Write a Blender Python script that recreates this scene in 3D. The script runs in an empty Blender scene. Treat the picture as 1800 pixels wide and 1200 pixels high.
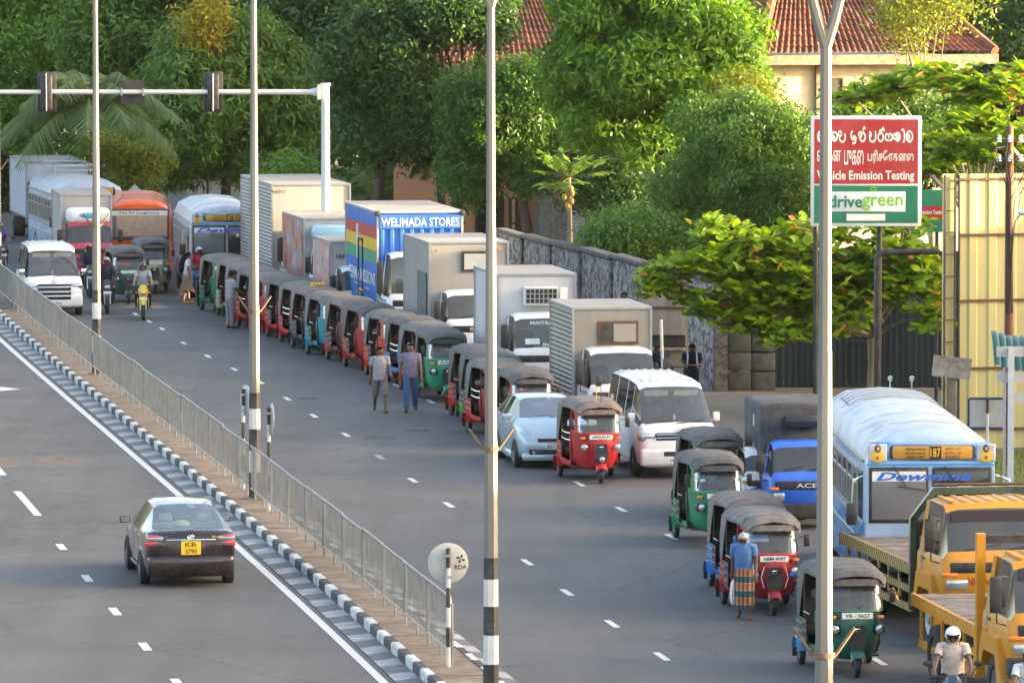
import bpy, bmesh, math, random
import numpy as np
from mathutils import Vector, Matrix
R = math.radians
random.seed(7); rng = np.random.default_rng(11)
sc = bpy.context.scene
COL = sc.collection
# ------------------------------------------------------------------ camera
FPX, CAMH = 11500.0, 12.5            # focal length in photo pixels (1800 wide), eye height in metres
PITCH = math.atan(770.0 / FPX)
cam = bpy.data.objects.new('camera', bpy.data.cameras.new('camera'))
COL.objects.link(cam); sc.camera = cam
cam.location = (0, 0, CAMH); cam.rotation_euler = (math.pi/2 - PITCH, 0, 0)
cam.data.sensor_width = 36.0; cam.data.lens = FPX/1800.0*36.0
cam.data.clip_start = 1.0; cam.data.clip_end = 5000.0
# ------------------------------------------------------------------ sky, sun, exposure
SUN_EL, SUN_AZ = 8.5, 92.0          # azimuth clockwise from +Y (the view direction)
w = bpy.data.worlds.new('World'); sc.world = w; w.use_nodes = True
nt = w.node_tree; bg = nt.nodes['Background']
sky = nt.nodes.new('ShaderNodeTexSky'); sky.sky_type = 'NISHITA'; sky.sun_disc = False
sky.sun_elevation = R(SUN_EL); sky.sun_rotation = R(SUN_AZ); sky.air_density = 0.7; sky.dust_density = 5.0; sky.ozone_density = 0.0
nt.links.new(sky.outputs[0], bg.inputs[0]); bg.inputs[1].default_value = 0.15
sd = bpy.data.lights.new('sun', 'SUN'); sun = bpy.data.objects.new('sun', sd); COL.objects.link(sun)
sd.energy = 3.0; sd.angle = R(0.6); sd.color = (1.0, 0.80, 0.50)
sdir = Vector((math.sin(R(SUN_AZ))*math.cos(R(SUN_EL)), math.cos(R(SUN_AZ))*math.cos(R(SUN_EL)), math.sin(R(SUN_EL))))
sun.rotation_euler = (-sdir).to_track_quat('-Z', 'Y').to_euler()
sc.view_settings.view_transform = 'Standard'; sc.view_settings.look = 'None'
sc.view_settings.exposure = 3.0; sc.view_settings.gamma = 1.0
sc.cycles.max_bounces = 6; sc.cycles.transparent_max_bounces = 24; sc.cycles.glossy_bounces = 3
sc.cycles.caustics_reflective = False; sc.cycles.caustics_refractive = False
# ------------------------------------------------------------------ photo pixel -> place
CP, SP = math.cos(PITCH), math.sin(PITCH)
def ray(px, py):
    dx, dy = (px-900.0)/FPX, -(py-600.0)/FPX
    return Vector((dx, CP+dy*SP, -SP+dy*CP))
def gz(px, py, z=0.0):                # the point of the level z under a pixel
    r = ray(px, py); t = (z-CAMH)/r.z
    return Vector((r.x*t, r.y*t, z))
def gd(px, py, Y):                    # the point at distance Y under a pixel
    r = ray(px, py); t = Y/r.y
    return Vector((r.x*t, Y, CAMH+r.z*t))
# ------------------------------------------------------------------ materials
MATS = {}
def mat(name, col, rough=.6, metal=0., var=.12, scale=6., bump=0., coat=0., spec=.5, dirt=None, sheen=0., streak=False, emis=None):
    if name in MATS: return MATS[name]
    m = bpy.data.materials.new(name); m.use_nodes = True; MATS[name] = m
    t = m.node_tree; N = t.nodes; L = t.links; b = N['Principled BSDF']
    b.inputs['Roughness'].default_value = rough; b.inputs['Metallic'].default_value = metal
    b.inputs['Specular IOR Level'].default_value = spec
    b.inputs['Coat Weight'].default_value = coat; b.inputs['Coat Roughness'].default_value = .08
    tc = N.new('ShaderNodeTexCoord'); src = tc.outputs['Object']
    mp = N.new('ShaderNodeMapping'); L.new(src, mp.inputs[0])
    if streak: mp.inputs['Scale'].default_value = (1, 1, .12 if streak is True else streak)
    no = N.new('ShaderNodeTexNoise'); no.inputs['Scale'].default_value = scale; no.inputs['Detail'].default_value = 5; no.inputs['Roughness'].default_value = .6
    L.new(mp.outputs[0], no.inputs['Vector'])
    mr = N.new('ShaderNodeMapRange'); L.new(no.outputs[0], mr.inputs[0])
    mr.inputs[1].default_value = .3; mr.inputs[2].default_value = .7
    mr.inputs[3].default_value = 1-var*1.6; mr.inputs[4].default_value = 1+var*1.2
    mx = N.new('ShaderNodeMix'); mx.data_type = 'RGBA'; mx.blend_type = 'MULTIPLY'; mx.inputs[0].default_value = 1
    mx.inputs[6].default_value = (*col, 1); L.new(mr.outputs[0], mx.inputs[7])
    out = mx.outputs[2]
    if dirt:
        dc, amt, ds = dirt[:3]; lo_, hi_ = dirt[3:] if len(dirt) > 3 else (.42, .68)
        n2 = N.new('ShaderNodeTexNoise'); n2.inputs['Scale'].default_value = ds; n2.inputs['Detail'].default_value = 8; n2.inputs['Roughness'].default_value = .7
        L.new(mp.outputs[0], n2.inputs['Vector'])
        r2 = N.new('ShaderNodeMapRange'); L.new(n2.outputs[0], r2.inputs[0])
        r2.inputs[1].default_value = lo_; r2.inputs[2].default_value = hi_; r2.inputs[4].default_value = amt
        m2 = N.new('ShaderNodeMix'); m2.data_type = 'RGBA'; L.new(r2.outputs[0], m2.inputs[0]); L.new(out, m2.inputs[6]); m2.inputs[7].default_value = (*dc, 1)
        out = m2.outputs[2]
        if coat or rough < .45:
            r3 = N.new('ShaderNodeMapRange'); L.new(r2.outputs[0], r3.inputs[0]); r3.inputs[2].default_value = max(amt, .01); r3.inputs[3].default_value = rough; r3.inputs[4].default_value = min(1, rough+.3)
            L.new(r3.outputs[0], b.inputs['Roughness'])
    L.new(out, b.inputs['Base Color'])
    if bump:
        bp = N.new('ShaderNodeBump'); bp.inputs['Strength'].default_value = bump; bp.inputs['Distance'].default_value = .02
        L.new(no.outputs[0], bp.inputs['Height']); L.new(bp.outputs[0], b.inputs['Normal'])
    if emis:
        b.inputs['Emission Color'].default_value = (*emis[0], 1); b.inputs['Emission Strength'].default_value = emis[1]
    return m
DUST = (.26, .23, .19)
def paint(name, col, dirt=.28, metal=0., rough=.28, coat=.5):
    return mat('paint_'+name, col, rough, metal, .06, 3., coat=coat, dirt=(DUST, dirt, 2.2))
def glass(name, tint, refl=.1, haze=(.01, .08)):
    if name in MATS: return MATS[name]
    m = bpy.data.materials.new(name); m.use_nodes = True; MATS[name] = m
    t = m.node_tree; N = t.nodes; L = t.links; N.remove(N['Principled BSDF'])
    tr = N.new('ShaderNodeBsdfTransparent'); tr.inputs[0].default_value = (*tint, 1)
    gl = N.new('ShaderNodeBsdfGlossy'); gl.inputs[0].default_value = (.95, .97, 1, 1); gl.inputs['Roughness'].default_value = .04
    df = N.new('ShaderNodeBsdfDiffuse'); df.inputs[0].default_value = (.42, .43, .41, 1)
    no = N.new('ShaderNodeTexNoise'); no.inputs['Scale'].default_value = 3; tc = N.new('ShaderNodeTexCoord'); L.new(tc.outputs['Object'], no.inputs['Vector'])
    mr = N.new('ShaderNodeMapRange'); L.new(no.outputs[0], mr.inputs[0]); mr.inputs[3].default_value = haze[0]; mr.inputs[4].default_value = haze[1]
    m0 = N.new('ShaderNodeMixShader'); L.new(mr.outputs[0], m0.inputs[0]); L.new(tr.outputs[0], m0.inputs[1]); L.new(df.outputs[0], m0.inputs[2])
    fr = N.new('ShaderNodeFresnel'); fr.inputs[0].default_value = 1.33
    ad = N.new('ShaderNodeMath'); ad.operation = 'ADD'; ad.use_clamp = True; L.new(fr.outputs[0], ad.inputs[0]); ad.inputs[1].default_value = refl
    mn = N.new('ShaderNodeMath'); mn.operation = 'MINIMUM'; mn.inputs[1].default_value = .3; L.new(ad.outputs[0], mn.inputs[0]); ad = mn
    m1 = N.new('ShaderNodeMixShader'); L.new(ad.outputs[0], m1.inputs[0]); L.new(m0.outputs[0], m1.inputs[1]); L.new(gl.outputs[0], m1.inputs[2])
    L.new(m1.outputs[0], N['Material Output'].inputs[0])
    return m
M_GLASS = glass('windscreen_glass', (.62, .68, .66), .025, (.05, .17))
M_DGLASS = glass('tinted_glass', (.16, .18, .19), .03)
M_CGLASS = glass('clear_glass', (.75, .8, .8), .02, (.06, .2))
M_TYRE = mat('tyre_rubber', (.022, .022, .023), .85, var=.25, dirt=((.11, .10, .09), .5, 4))
M_RIM = mat('wheel_rim_metal', (.45, .45, .46), .4, .8, dirt=((.1, .09, .08), .5, 9))
M_RIMD = mat('wheel_rim_dark', (.10, .10, .11), .5, .3, dirt=((.16, .14, .12), .5, 9))
M_BLACK = mat('black_plastic', (.018, .018, .02), .5, dirt=(DUST, .15, 6))
M_CHASSIS = mat('chassis_black', (.03, .029, .028), .75, var=.3, dirt=((.13, .11, .09), .4, 5))
M_CHROME = mat('chrome', (.75, .76, .78), .15, 1., var=.03)
M_STEEL = mat('bare_steel', (.5, .51, .52), .35, .9, var=.1)
M_WHITE = mat('white_plastic', (.72, .72, .70), .4, var=.04)
M_AMBER = mat('amber_lens', (.8, .22, .02), .25, coat=.6, var=.1, scale=30)
M_REDL = mat('red_lens', (.62, .02, .02), .22, coat=.7, var=.1, scale=30)
M_LAMP = mat('headlamp_lens', (.46, .47, .48), .14, .6, var=.15, scale=40, coat=.8)
M_PLATE = mat('number_plate_white', (.72, .71, .66), .5, var=.05, dirt=(DUST, .2, 9))
M_PLATEY = mat('number_plate_yellow', (.82, .50, .02), .45, var=.05)
M_INK = mat('black_ink', (.015, .015, .016), .6)
M_SEAT = mat('seat_vinyl', (.05, .045, .045), .55, var=.2)
M_INT = mat('cab_interior', (.09, .085, .08), .8, var=.3)
M_CREAMINT = mat('cream_interior', (.46, .41, .31), .8, var=.1)
# ------------------------------------------------------------------ lettering: every string is turned into outlines once
TX = {}
def prep_texts(strings):
    obs = []
    for s, bold, shear in strings:
        c = bpy.data.curves.new('t', 'FONT'); c.body = s; c.size = 1; c.resolution_u = 2; c.offset = bold; c.shear = shear
        o = bpy.data.objects.new('t', c); COL.objects.link(o); obs.append((s, o, c))
    dg = bpy.context.evaluated_depsgraph_get(); dg.update()
    for s, o, c in obs:
        me = bpy.data.meshes.new_from_object(o.evaluated_get(dg))
        v = np.array([p.co[:2] for p in me.vertices]); f = [tuple(p.vertices) for p in me.polygons]
        if len(v):
            lo, hi = v.min(0), v.max(0); v = (v-lo)/np.maximum(hi-lo, 1e-6)
        par = list(range(len(v)))
        def fnd(i):
            while par[i] != i: par[i] = par[par[i]]; i = par[i]
            return i
        for q in f:
            for i in q[1:]: par[fnd(i)] = fnd(q[0])
        isl = {}; off = [(isl.setdefault(fnd(i), len(isl)) % 6)*.0006 for i in range(len(v))]
        TX[s] = (v, f, off); bpy.data.meshes.remove(me); bpy.data.objects.remove(o); bpy.data.curves.remove(c)
# ------------------------------------------------------------------ mesh builder
class MB:
    def __init__(s): s.v = []; s.f = []; s.m = []; s.mats = []
    def mi(s, m):
        if m not in s.mats: s.mats.append(m)
        return s.mats.index(m)
    def add(s, vs, fs, m):
        o = len(s.v); s.v.extend([tuple(p) for p in vs]); k = s.mi(m)
        for f in fs: s.f.append(tuple(i+o for i in f)); s.m.append(k)
        return s
    def box(s, x0, x1, y0, y1, z0, z1, m, M=None):
        vs = [Vector((x, y, z)) for z in (z0, z1) for y in (y0, y1) for x in (x0, x1)]
        if M: vs = [M @ v for v in vs]
        return s.add(vs, [(0,2,3,1),(4,5,7,6),(0,1,5,4),(2,6,7,3),(0,4,6,2),(1,3,7,5)], m)
    def rbox(s, x0, x1, y0, y1, z0, z1, m, r=.03, seg=2, M=None):
        bm = bmesh.new(); bmesh.ops.create_cube(bm, size=1)
        for v in bm.verts: v.co = ((x0+x1)/2+v.co.x*(x1-x0), (y0+y1)/2+v.co.y*(y1-y0), (z0+z1)/2+v.co.z*(z1-z0))
        r = min(r, abs(x1-x0)*.49, abs(y1-y0)*.49, abs(z1-z0)*.49)
        bmesh.ops.bevel(bm, geom=bm.edges[:], offset=r, segments=seg, profile=.5, affect='EDGES')
        bm.verts.index_update()
        vs = [M @ v.co if M else v.co.copy() for v in bm.verts]; fs = [[v.index for v in f.verts] for f in bm.faces]; bm.free()
        return s.add(vs, fs, m)
    def cyl(s, p0, p1, r0, m, r1=None, n=10, caps=True):
        return s.tube([p0, p1], [r0, r0 if r1 is None else r1], m, n, caps)
    def tube(s, path, r, m, n=8, caps=True, squash=1.):
        P = [Vector(p) for p in path]; rr = r if isinstance(r, (list, tuple)) else [r]*len(P)
        vs = []; fs = []
        up = None
        for i, p in enumerate(P):
            d = (P[min(i+1, len(P)-1)]-P[max(i-1, 0)])
            d = d.normalized() if d.length > 1e-9 else Vector((0, 0, 1))
            if up is None:
                a = Vector((0, 0, 1)) if abs(d.z) < .9 else Vector((1, 0, 0))
                up = (a-d*a.dot(d)).normalized()
            else:
                up = up-d*up.dot(d); up = up.normalized() if up.length > 1e-6 else Vector((1, 0, 0))
            q = d.cross(up)
            for k in range(n):
                a = 2*math.pi*(k+.5)/n
                vs.append(p+(up*math.cos(a)+q*math.sin(a)*squash)*rr[i])
        for i in range(len(P)-1):
            for k in range(n):
                a = i*n+k; b = i*n+(k+1) % n
                fs.append((a, b, b+n, a+n))
        if caps: fs.append(tuple(range(n))[::-1]); fs.append(tuple(range((len(P)-1)*n, len(P)*n)))
        return s.add(vs, fs, m)
    def lathe(s, prof, c, axis, m, n=20):
        c = Vector(c); ax = Vector(axis).normalized()
        a = Vector((0, 0, 1)) if abs(ax.z) < .9 else Vector((1, 0, 0))
        u = (a-ax*a.dot(ax)).normalized(); q = ax.cross(u); vs = []; fs = []
        for r, h in prof:
            for k in range(n):
                t = 2*math.pi*k/n; vs.append(c+ax*h+(u*math.cos(t)+q*math.sin(t))*r)
        for i in range(len(prof)-1):
            for k in range(n):
                a_ = i*n+k; b_ = i*n+(k+1) % n; fs.append((a_, b_, b_+n, a_+n))
        fs.append(tuple(range(n))[::-1]); fs.append(tuple(range((len(prof)-1)*n, len(prof)*n)))
        return s.add(vs, fs, m)
    def grid(s, rows, m, closed=False, cap0=False, cap1=False):
        n = len(rows[0]); vs = [p for r in rows for p in r]; fs = []
        for i in range(len(rows)-1):
            for k in range(n if closed else n-1):
                a = i*n+k; b = i*n+(k+1) % n; fs.append((a, b, b+n, a+n))
        if cap0: fs.append(tuple(range(n))[::-1])
        if cap1: fs.append(tuple(range((len(rows)-1)*n, len(rows)*n)))
        return s.add(vs, fs, m)
    def prism(s, poly, a, b, m, axis='y'):
        def P(u, v, t): return {'y': (u, t, v), 'x': (t, u, v), 'z': (u, v, t)}[axis]
        n = len(poly); vs = [P(u, v, a) for u, v in poly]+[P(u, v, b) for u, v in poly]
        fs = [tuple(range(n))[::-1], tuple(range(n, 2*n))]+[(i, (i+1) % n, (i+1) % n+n, i+n) for i in range(n)]
        return s.add(vs, fs, m)
    def sphere(s, c, r, m, n=10, k=6, z0=-1., z1=1.):
        rx, ry, rz = r if isinstance(r, (tuple, list)) else (r, r, r); rows = []
        a0, a1 = math.asin(max(-1, z0)), math.asin(min(1, z1))
        for i in range(k+1):
            t = a0+(a1-a0)*i/k
            rows.append([(c[0]+rx*math.cos(t)*math.cos(2*math.pi*j/n), c[1]+ry*math.cos(t)*math.sin(2*math.pi*j/n), c[2]+rz*math.sin(t)) for j in range(n)])
        return s.grid(rows, m, True, z0 > -1, z1 < 1)
    def text(s, t, c, right, up, wd, ht, m):
        v, f, off = TX[t]; c = Vector(c); right = Vector(right); up = Vector(up); n = right.cross(up).normalized()
        return s.add([c+right*((p[0]-.5)*wd)+up*((p[1]-.5)*ht)+n*o for p, o in zip(v, off)], f, m)
    def build(s, name, parent=None, ang=38, tri=False):
        me = bpy.data.meshes.new(name); me.from_pydata(s.v, [], s.f)
        for m in s.mats: me.materials.append(m)
        if len(s.mats) > 1: me.polygons.foreach_set('material_index', s.m)
        if ang:
            me.polygons.foreach_set('use_smooth', [True]*len(me.polygons))
            me.set_sharp_from_angle(angle=R(ang))
        me.update()
        return link(name, me, parent)
def link(name, me, parent=None):
    o = bpy.data.objects.new(name, me); COL.objects.link(o)
    if parent: o.parent = parent
    return o
def tag(o, label=None, cat=None, group=None, kind=None):
    if label: o['label'] = label
    if cat: o['category'] = cat
    if group: o['group'] = group
    if kind: o['kind'] = kind
    return o
def thing(name, label, cat, loc=(0, 0, 0), rz=0., group=None):
    o = bpy.data.objects.new(name, None); COL.objects.link(o); o.empty_display_size = .2
    o.location = loc; o.rotation_euler = (0, 0, rz)
    return tag(o, label, cat, group)
def struct(name, mb_or_ob, **k):
    o = mb_or_ob.build(name, **k) if isinstance(mb_or_ob, MB) else mb_or_ob
    o['kind'] = 'structure'; return o
def quick_mesh(name, V, F, mats, parent=None, midx=None, smooth=False):
    """V (n,3) and F (m,k) arrays -> one mesh object"""
    me = bpy.data.meshes.new(name); k = F.shape[1]
    me.vertices.add(len(V)); me.vertices.foreach_set('co', V.astype(np.float32).ravel())
    me.loops.add(F.size); me.loops.foreach_set('vertex_index', F.astype(np.int32).ravel())
    me.polygons.add(len(F)); me.polygons.foreach_set('loop_start', np.arange(0, F.size, k, dtype=np.int32))
    if midx is not None: me.polygons.foreach_set('material_index', midx.astype(np.int32))
    for m in mats: me.materials.append(m)
    me.update(calc_edges=True)
    return link(name, me, parent)
def heading(a):                     # degrees to the right of "straight at the viewer"
    return R(-90+a)
def put(root, rz, local, world):     # move a thing so that its local point stands on a world point
    c, s = math.cos(rz), math.sin(rz)
    root.rotation_euler = (0, 0, rz)
    root.location = (world[0]-(c*local[0]-s*local[1]), world[1]-(s*local[0]+c*local[1]), 0)
def lerp(a, b, t): return a+(b-a)*t
prep_texts([(s, .012, 0) for s in ('RDA','KR','3790','ABQ 8127','AAS 2','ABM 4997','YB - 9627','PF 0335','KU 7412','WELIMADA STORES','PERMA MISSIONS','ISUZU',
    'JAC','AIRPORT','FORT','187','LANKA','LANKA ASHOK LEYLAND','LIFE','TAXI','HERO','2','MAITSAI BAR','Nirmicha','TURBO','PREMIO','Bhutan','TATA','ACE','Ns Ki Logistics')]
  + [(s, .02, 0) for s in ('Vehicle Emission Testing','drive','green','Emission Testing')] + [('Dewmina', .03, .35), ('FIN   SPORT', .02, .3), ('Dewmi', .03, .35)]
  + [(s, .012, 0) for s in ('வாகன', 'புகை', 'பரிசோதனை', 'கோட்டை', 'விமானம்')])
# ------------------------------------------------------------------ ground and road
def asphalt(name, col, scale):
    m = mat(name, col, .82, var=.10, scale=scale, spec=.35)
    t = m.node_tree; N = t.nodes; L = t.links; b = N['Principled BSDF']
    tc = N.new('ShaderNodeTexCoord'); base = b.inputs['Base Color'].links[0].from_socket
    fine = N.new('ShaderNodeTexNoise'); fine.inputs['Scale'].default_value = 9; fine.inputs['Detail'].default_value = 9; fine.inputs['Roughness'].default_value = .8
    L.new(tc.outputs['Object'], fine.inputs['Vector'])
    mp = N.new('ShaderNodeMapping'); mp.inputs['Scale'].default_value = (.55, .05, 1); mp.inputs['Rotation'].default_value = (0, 0, R(-9)); L.new(tc.outputs['Object'], mp.inputs[0])
    st = N.new('ShaderNodeTexNoise'); st.inputs['Scale'].default_value = 1.6; st.inputs['Detail'].default_value = 6; L.new(mp.outputs[0], st.inputs['Vector'])
    vo = N.new('ShaderNodeTexVoronoi'); vo.feature = 'DISTANCE_TO_EDGE'; vo.inputs['Scale'].default_value = .16
    wv = N.new('ShaderNodeTexNoise'); wv.inputs['Scale'].default_value = .9; wv.inputs['Detail'].default_value = 6; L.new(tc.outputs['Object'], wv.inputs['Vector'])
    va = N.new('ShaderNodeVectorMath'); va.operation = 'ADD'; L.new(tc.outputs['Object'], va.inputs[0]); L.new(wv.outputs['Color'], va.inputs[1]); L.new(va.outputs[0], vo.inputs['Vector'])
    def rng_(src, a, b_, c, d):
        r = N.new('ShaderNodeMapRange'); L.new(src, r.inputs[0]); r.inputs[1].default_value = a; r.inputs[2].default_value = b_; r.inputs[3].default_value = c; r.inputs[4].default_value = d; return r.outputs[0]
    def mul(a, b_):
        x = N.new('ShaderNodeMix'); x.data_type = 'RGBA'; x.blend_type = 'MULTIPLY'; x.inputs[0].default_value = 1; L.new(a, x.inputs[6]); L.new(b_, x.inputs[7]); return x.outputs[2]
    c = mul(base, rng_(fine.outputs[0], .3, .7, .78, 1.22)); c = mul(c, rng_(st.outputs[0], .3, .7, .86, 1.12)); c = mul(c, rng_(vo.outputs['Distance'], .0, .012, .72, 1.0))
    L.new(c, b.inputs['Base Color'])
    bp = N.new('ShaderNodeBump'); bp.inputs['Strength'].default_value = .25; bp.inputs['Distance'].default_value = .01; L.new(fine.outputs[0], bp.inputs['Height']); L.new(bp.outputs[0], b.inputs['Normal'])
    return m
M_ROAD = asphalt('road_asphalt', (.090, .088, .086), .35)
M_SOIL = mat('bare_ground', (.19, .155, .115), .95, var=.3, scale=1.2, bump=.4, dirt=((.09, .085, .06), .6, .6))
M_PAVE = mat('median_paving', (.20, .15, .105), .92, var=.28, scale=2.5, bump=.4, dirt=((.10, .085, .06), .5, 1.3))
M_LINE = mat('road_marking_white', (.62, .62, .60), .7, var=.1, scale=5, dirt=((.14, .14, .14), .45, 5))
M_LINEOLD = mat('road_marking_worn', (.34, .33, .31), .8, var=.2, scale=5, dirt=((.10, .10, .10), .8, 6))
M_KW = mat('kerb_white_paint', (.58, .58, .56), .8, var=.15, scale=5, dirt=((.16, .15, .13), .55, 4), bump=.2)
M_KB = mat('kerb_black_paint', (.035, .036, .038), .8, var=.3, scale=5, dirt=((.16, .15, .13), .35, 4), bump=.2)
M_GW = mat('gutter_pale_paint', (.36, .36, .355), .85, var=.2, scale=4, dirt=((.14, .14, .13), .6, 3))
M_GB = mat('gutter_dark_paint', (.12, .12, .122), .85, var=.2, scale=4, dirt=((.14, .14, .13), .5, 3))
struct('ground', MB().box(-900, 900, -200, 2200, -.5, -.004, M_SOIL), ang=0)
fb = [(9,564),(70,595),(119,625),(175,660),(238,707),(283,741),(331,777),(381,823),(430,861),(460,884),(505,930),(567,985),(636,1044),(707,1109),(748,1141),(790,1173)]
fp = [gz(x, y, .2) for x, y in fb]+[Vector((3.5, 73, 0)), Vector((-16.3, 209, 0))]
cf = np.polyfit([p.y for p in fp], [p.x for p in fp], 3)
def CX(Y): return float(np.polyval(cf, Y))
def CT(Y):
    d = float(np.polyval(np.polyder(cf), Y)); v = Vector((d, 1, 0)).normalized(); return v
def CL(Y, off, z=0.):                # a point 'off' metres to the right of the median's fence line
    t = CT(Y); n = Vector((t.y, -t.x, 0)); return Vector((CX(Y), Y, z))+n*off
def strip(mb, o0, o1, z0, z1, Y0, Y1, m, step=2.):
    n = max(1, int(abs(Y1-Y0)/step)); rows = []
    for i in range(n+1):
        Y = lerp(Y0, Y1, i/n); rows.append([CL(Y, o0, z0), CL(Y, o1, z1)])
    return mb.grid(rows, m)
rd = MB()
rows = []
for Y in np.linspace(20, 300, 90):
    rows.append([Vector((CX(Y)-16, Y, 0)), Vector((CX(Y)-5, Y, 0)), Vector((CX(Y)+5, Y, 0)), Vector((CX(Y)+(12.6 if Y < 150 else 11.6), Y, 0))])
rd.grid(rows, M_ROAD)
road = struct('road', rd, ang=0)
sr = MB(); sr.add([(4.6, 149, .0), (40, 150, .0), (40, 166.5, .0), (4.6, 166.5, .0)], [(0, 1, 2, 3)], asphalt('side_road_asphalt', (.10, .096, .09), .5))
for i in range(len(sr.v)): sr.v[i] = (sr.v[i][0], sr.v[i][1], .004)
struct('side_road', sr, ang=0)
# markings
def dash(px, py, ln, wd=.12, m=M_LINE, ang=None):
    p = gz(px, py); t = CT(p.y) if ang is None else Vector((math.sin(R(ang)), math.cos(R(ang)), 0)); n = Vector((t.y, -t.x, 0))
    mb = MB(); j = random.uniform(-.05, .05)
    mb.add([p-t*(ln/2+j)-n*wd/2, p-t*(ln/2+j)+n*wd/2, p+t*ln/2+n*wd/2, p+t*ln/2-n*wd/2], [(0, 1, 2, 3)], m)
    for i in range(4): mb.v[i] = (mb.v[i][0], mb.v[i][1], .004)
    mb.build('lane_dash', road, ang=0)
for x, y in [(285,578),(323,603),(365,626),(412,649),(458,672),(505,701),(552,731),(608,764),(726,844),(789,887),(927,988),(997,1041),(1076,1096),(1163,1153),(1258,1216),(262,565),(238,552)]:
    dash(x, y, 1.15)
dash(667, 803, 1.15, .14, M_LINEOLD)
for x, y in [(1180,943),(1092,895),(1018,850),(757,706),(697,677),(1545,1162),(610,634)]: dash(x, y, 1.1)
for x, y in [(108,961),(153,1016),(202,1074),(255,1136),(312,1200)]: dash(x, y, 1.2, .15)
dash(48, 884, 5.6, .16); dash(-4, 824, 3.2, .16)
for Y0, Y1, o, wd, m in ((60, 262, -1.16, .15, M_LINE), (60, 135, .72, .12, M_LINE)):
    s = MB(); strip(s, o-wd/2, o+wd/2, .004, .004, Y0, Y1, m); s.build('edge_line', road, ang=0)
for (ax, ay), (bx, by), wd in [((0, 690), (-60, 699), .5)]:
    pass
ar = MB(); q = [gz(36, 684), gz(-30, 690), gz(-30, 679), gz(8, 680.5)]
ar.add([(p.x, p.y, .004) for p in q], [(0, 1, 2, 3)], M_LINE).build('lane_arrow', road, ang=0)
for px0, px1 in ((-40, 42), (66, 140)):
    q = [gz(px0, 822), gz(px1+6, 822), gz(px1-12, 803), gz(px0-8, 803)]
    MB().add([(p.x, p.y, .003) for p in q], [(0, 1, 2, 3)], mat('worn_buff_marking', (.125, .10, .08), .9, var=.3, scale=3, dirt=((.083, .084, .087), .8, 1.5))).build('worn_patch', road, ang=0)
for px, py, rx in ((670, 770, .42), (820, 760, .4), (735, 757, .3), (540, 700, .3)):
    mh = MB(); c = gz(px, py); mh.lathe([(rx*1.0, 0), (rx*.98, .006), (rx*.86, .006), (rx*.84, .004), (.01, .004)], c, (0, 0, 1), mat('manhole_iron', (.05, .048, .046), .8, var=.3), 20).build('manhole_cover', road)
# median: paving, kerb stones, gutter slabs
med = MB(); YN, YF = 64., 258.
strip(med, -.42, .42, .2, .2, YN, YF, M_PAVE); median = struct('median', med, ang=0)
joint = mat('paving_joint', (.09, .07, .05), .95)
for k in range(int((YF-YN)/1.9)):
    Y = YN+k*1.9
    j = MB(); j.add([CL(Y, -.42, .204), CL(Y, .42, .204), CL(Y+.05, .42, .204), CL(Y+.05, -.42, .204)], [(0, 1, 2, 3)], joint); j.build('paving_joint', median, ang=0)
prof = [(0, -.1), (0, .19), (.03, .215), (.14, .215), (.14, -.1)]
for side in (-1, 1):
    Y = YN; k = 0; end = YF if side < 0 else 132
    while Y < end:
        ln = .93; j = random.uniform(-.006, .006)
        rows = []
        for yy in (Y+.008, Y+ln-.008):
            rows.append([CL(yy, side*(.56-a)+j, b+j) for a, b in prof])
        kb = MB(); kb.grid(rows, M_KW if k % 2 else M_KB, False, True, True).build('kerb_stone', median, ang=25)
        g = MB(); a0, a1 = (.57, .97)
        g.add([CL(Y+.01, side*a0, .055), CL(Y+.01, side*a1, .012), CL(Y+ln-.01, side*a1, .012), CL(Y+ln-.01, side*a0, .055)], [(0, 1, 2, 3) if side > 0 else (3, 2, 1, 0)], M_GB if k % 2 else M_GW)
        g.build('gutter_slab', median, ang=0)
        Y += ln; k += 1
# ------------------------------------------------------------------ railing on the median
M_RAIL = mat('galvanised_rail', (.30, .30, .29), .45, .55, var=.15, scale=3, dirt=((.20, .17, .13), .35, 2))
fence = thing('pedestrian_railing', 'long galvanised steel railing with thin upright bars along the kerbed median', 'railing')
Yend = gz(786, 1168, .2).y
Yg = [Yend]
while Yg[-1] < 250: Yg.append(Yg[-1]+2.9)
skip = []
for i in range(len(Yg)-1):
    Y0, Y1 = Yg[i]+.04, Yg[i+1]-.04
    pn = MB(); zt = 1.3+random.uniform(-.02, .02); zb = .42
    a0, a1 = CL(Y0, 0, 0), CL(Y1, 0, 0)
    def pp(t, z): p = a0.lerp(a1, t); p.z = z; return p
    bend = .05
    pn.tube([pp(0, zb), pp(0, zt-bend), pp(.012, zt), pp(.988, zt), pp(1, zt-bend), pp(1, zb)], .024, M_RAIL, 6)
    pn.tube([pp(0, zb), pp(1, zb)], .02, M_RAIL, 6)
    nb = 22
    for k in range(1, nb):
        p = pp(k/nb, zb); q = pp(k/nb, zt); pn.tube([p, q], .0085, M_RAIL, 4, False)
    pn.build('railing_panel', fence)
    for t in (.0, .5):
        ps = MB(); c = pp(t, 0); ps.tube([c+Vector((.03, 0, .19)), c+Vector((.03, 0, zb+.05 if t else zt-.1))], .026, M_RAIL, 6); ps.build('post', fence)
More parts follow.
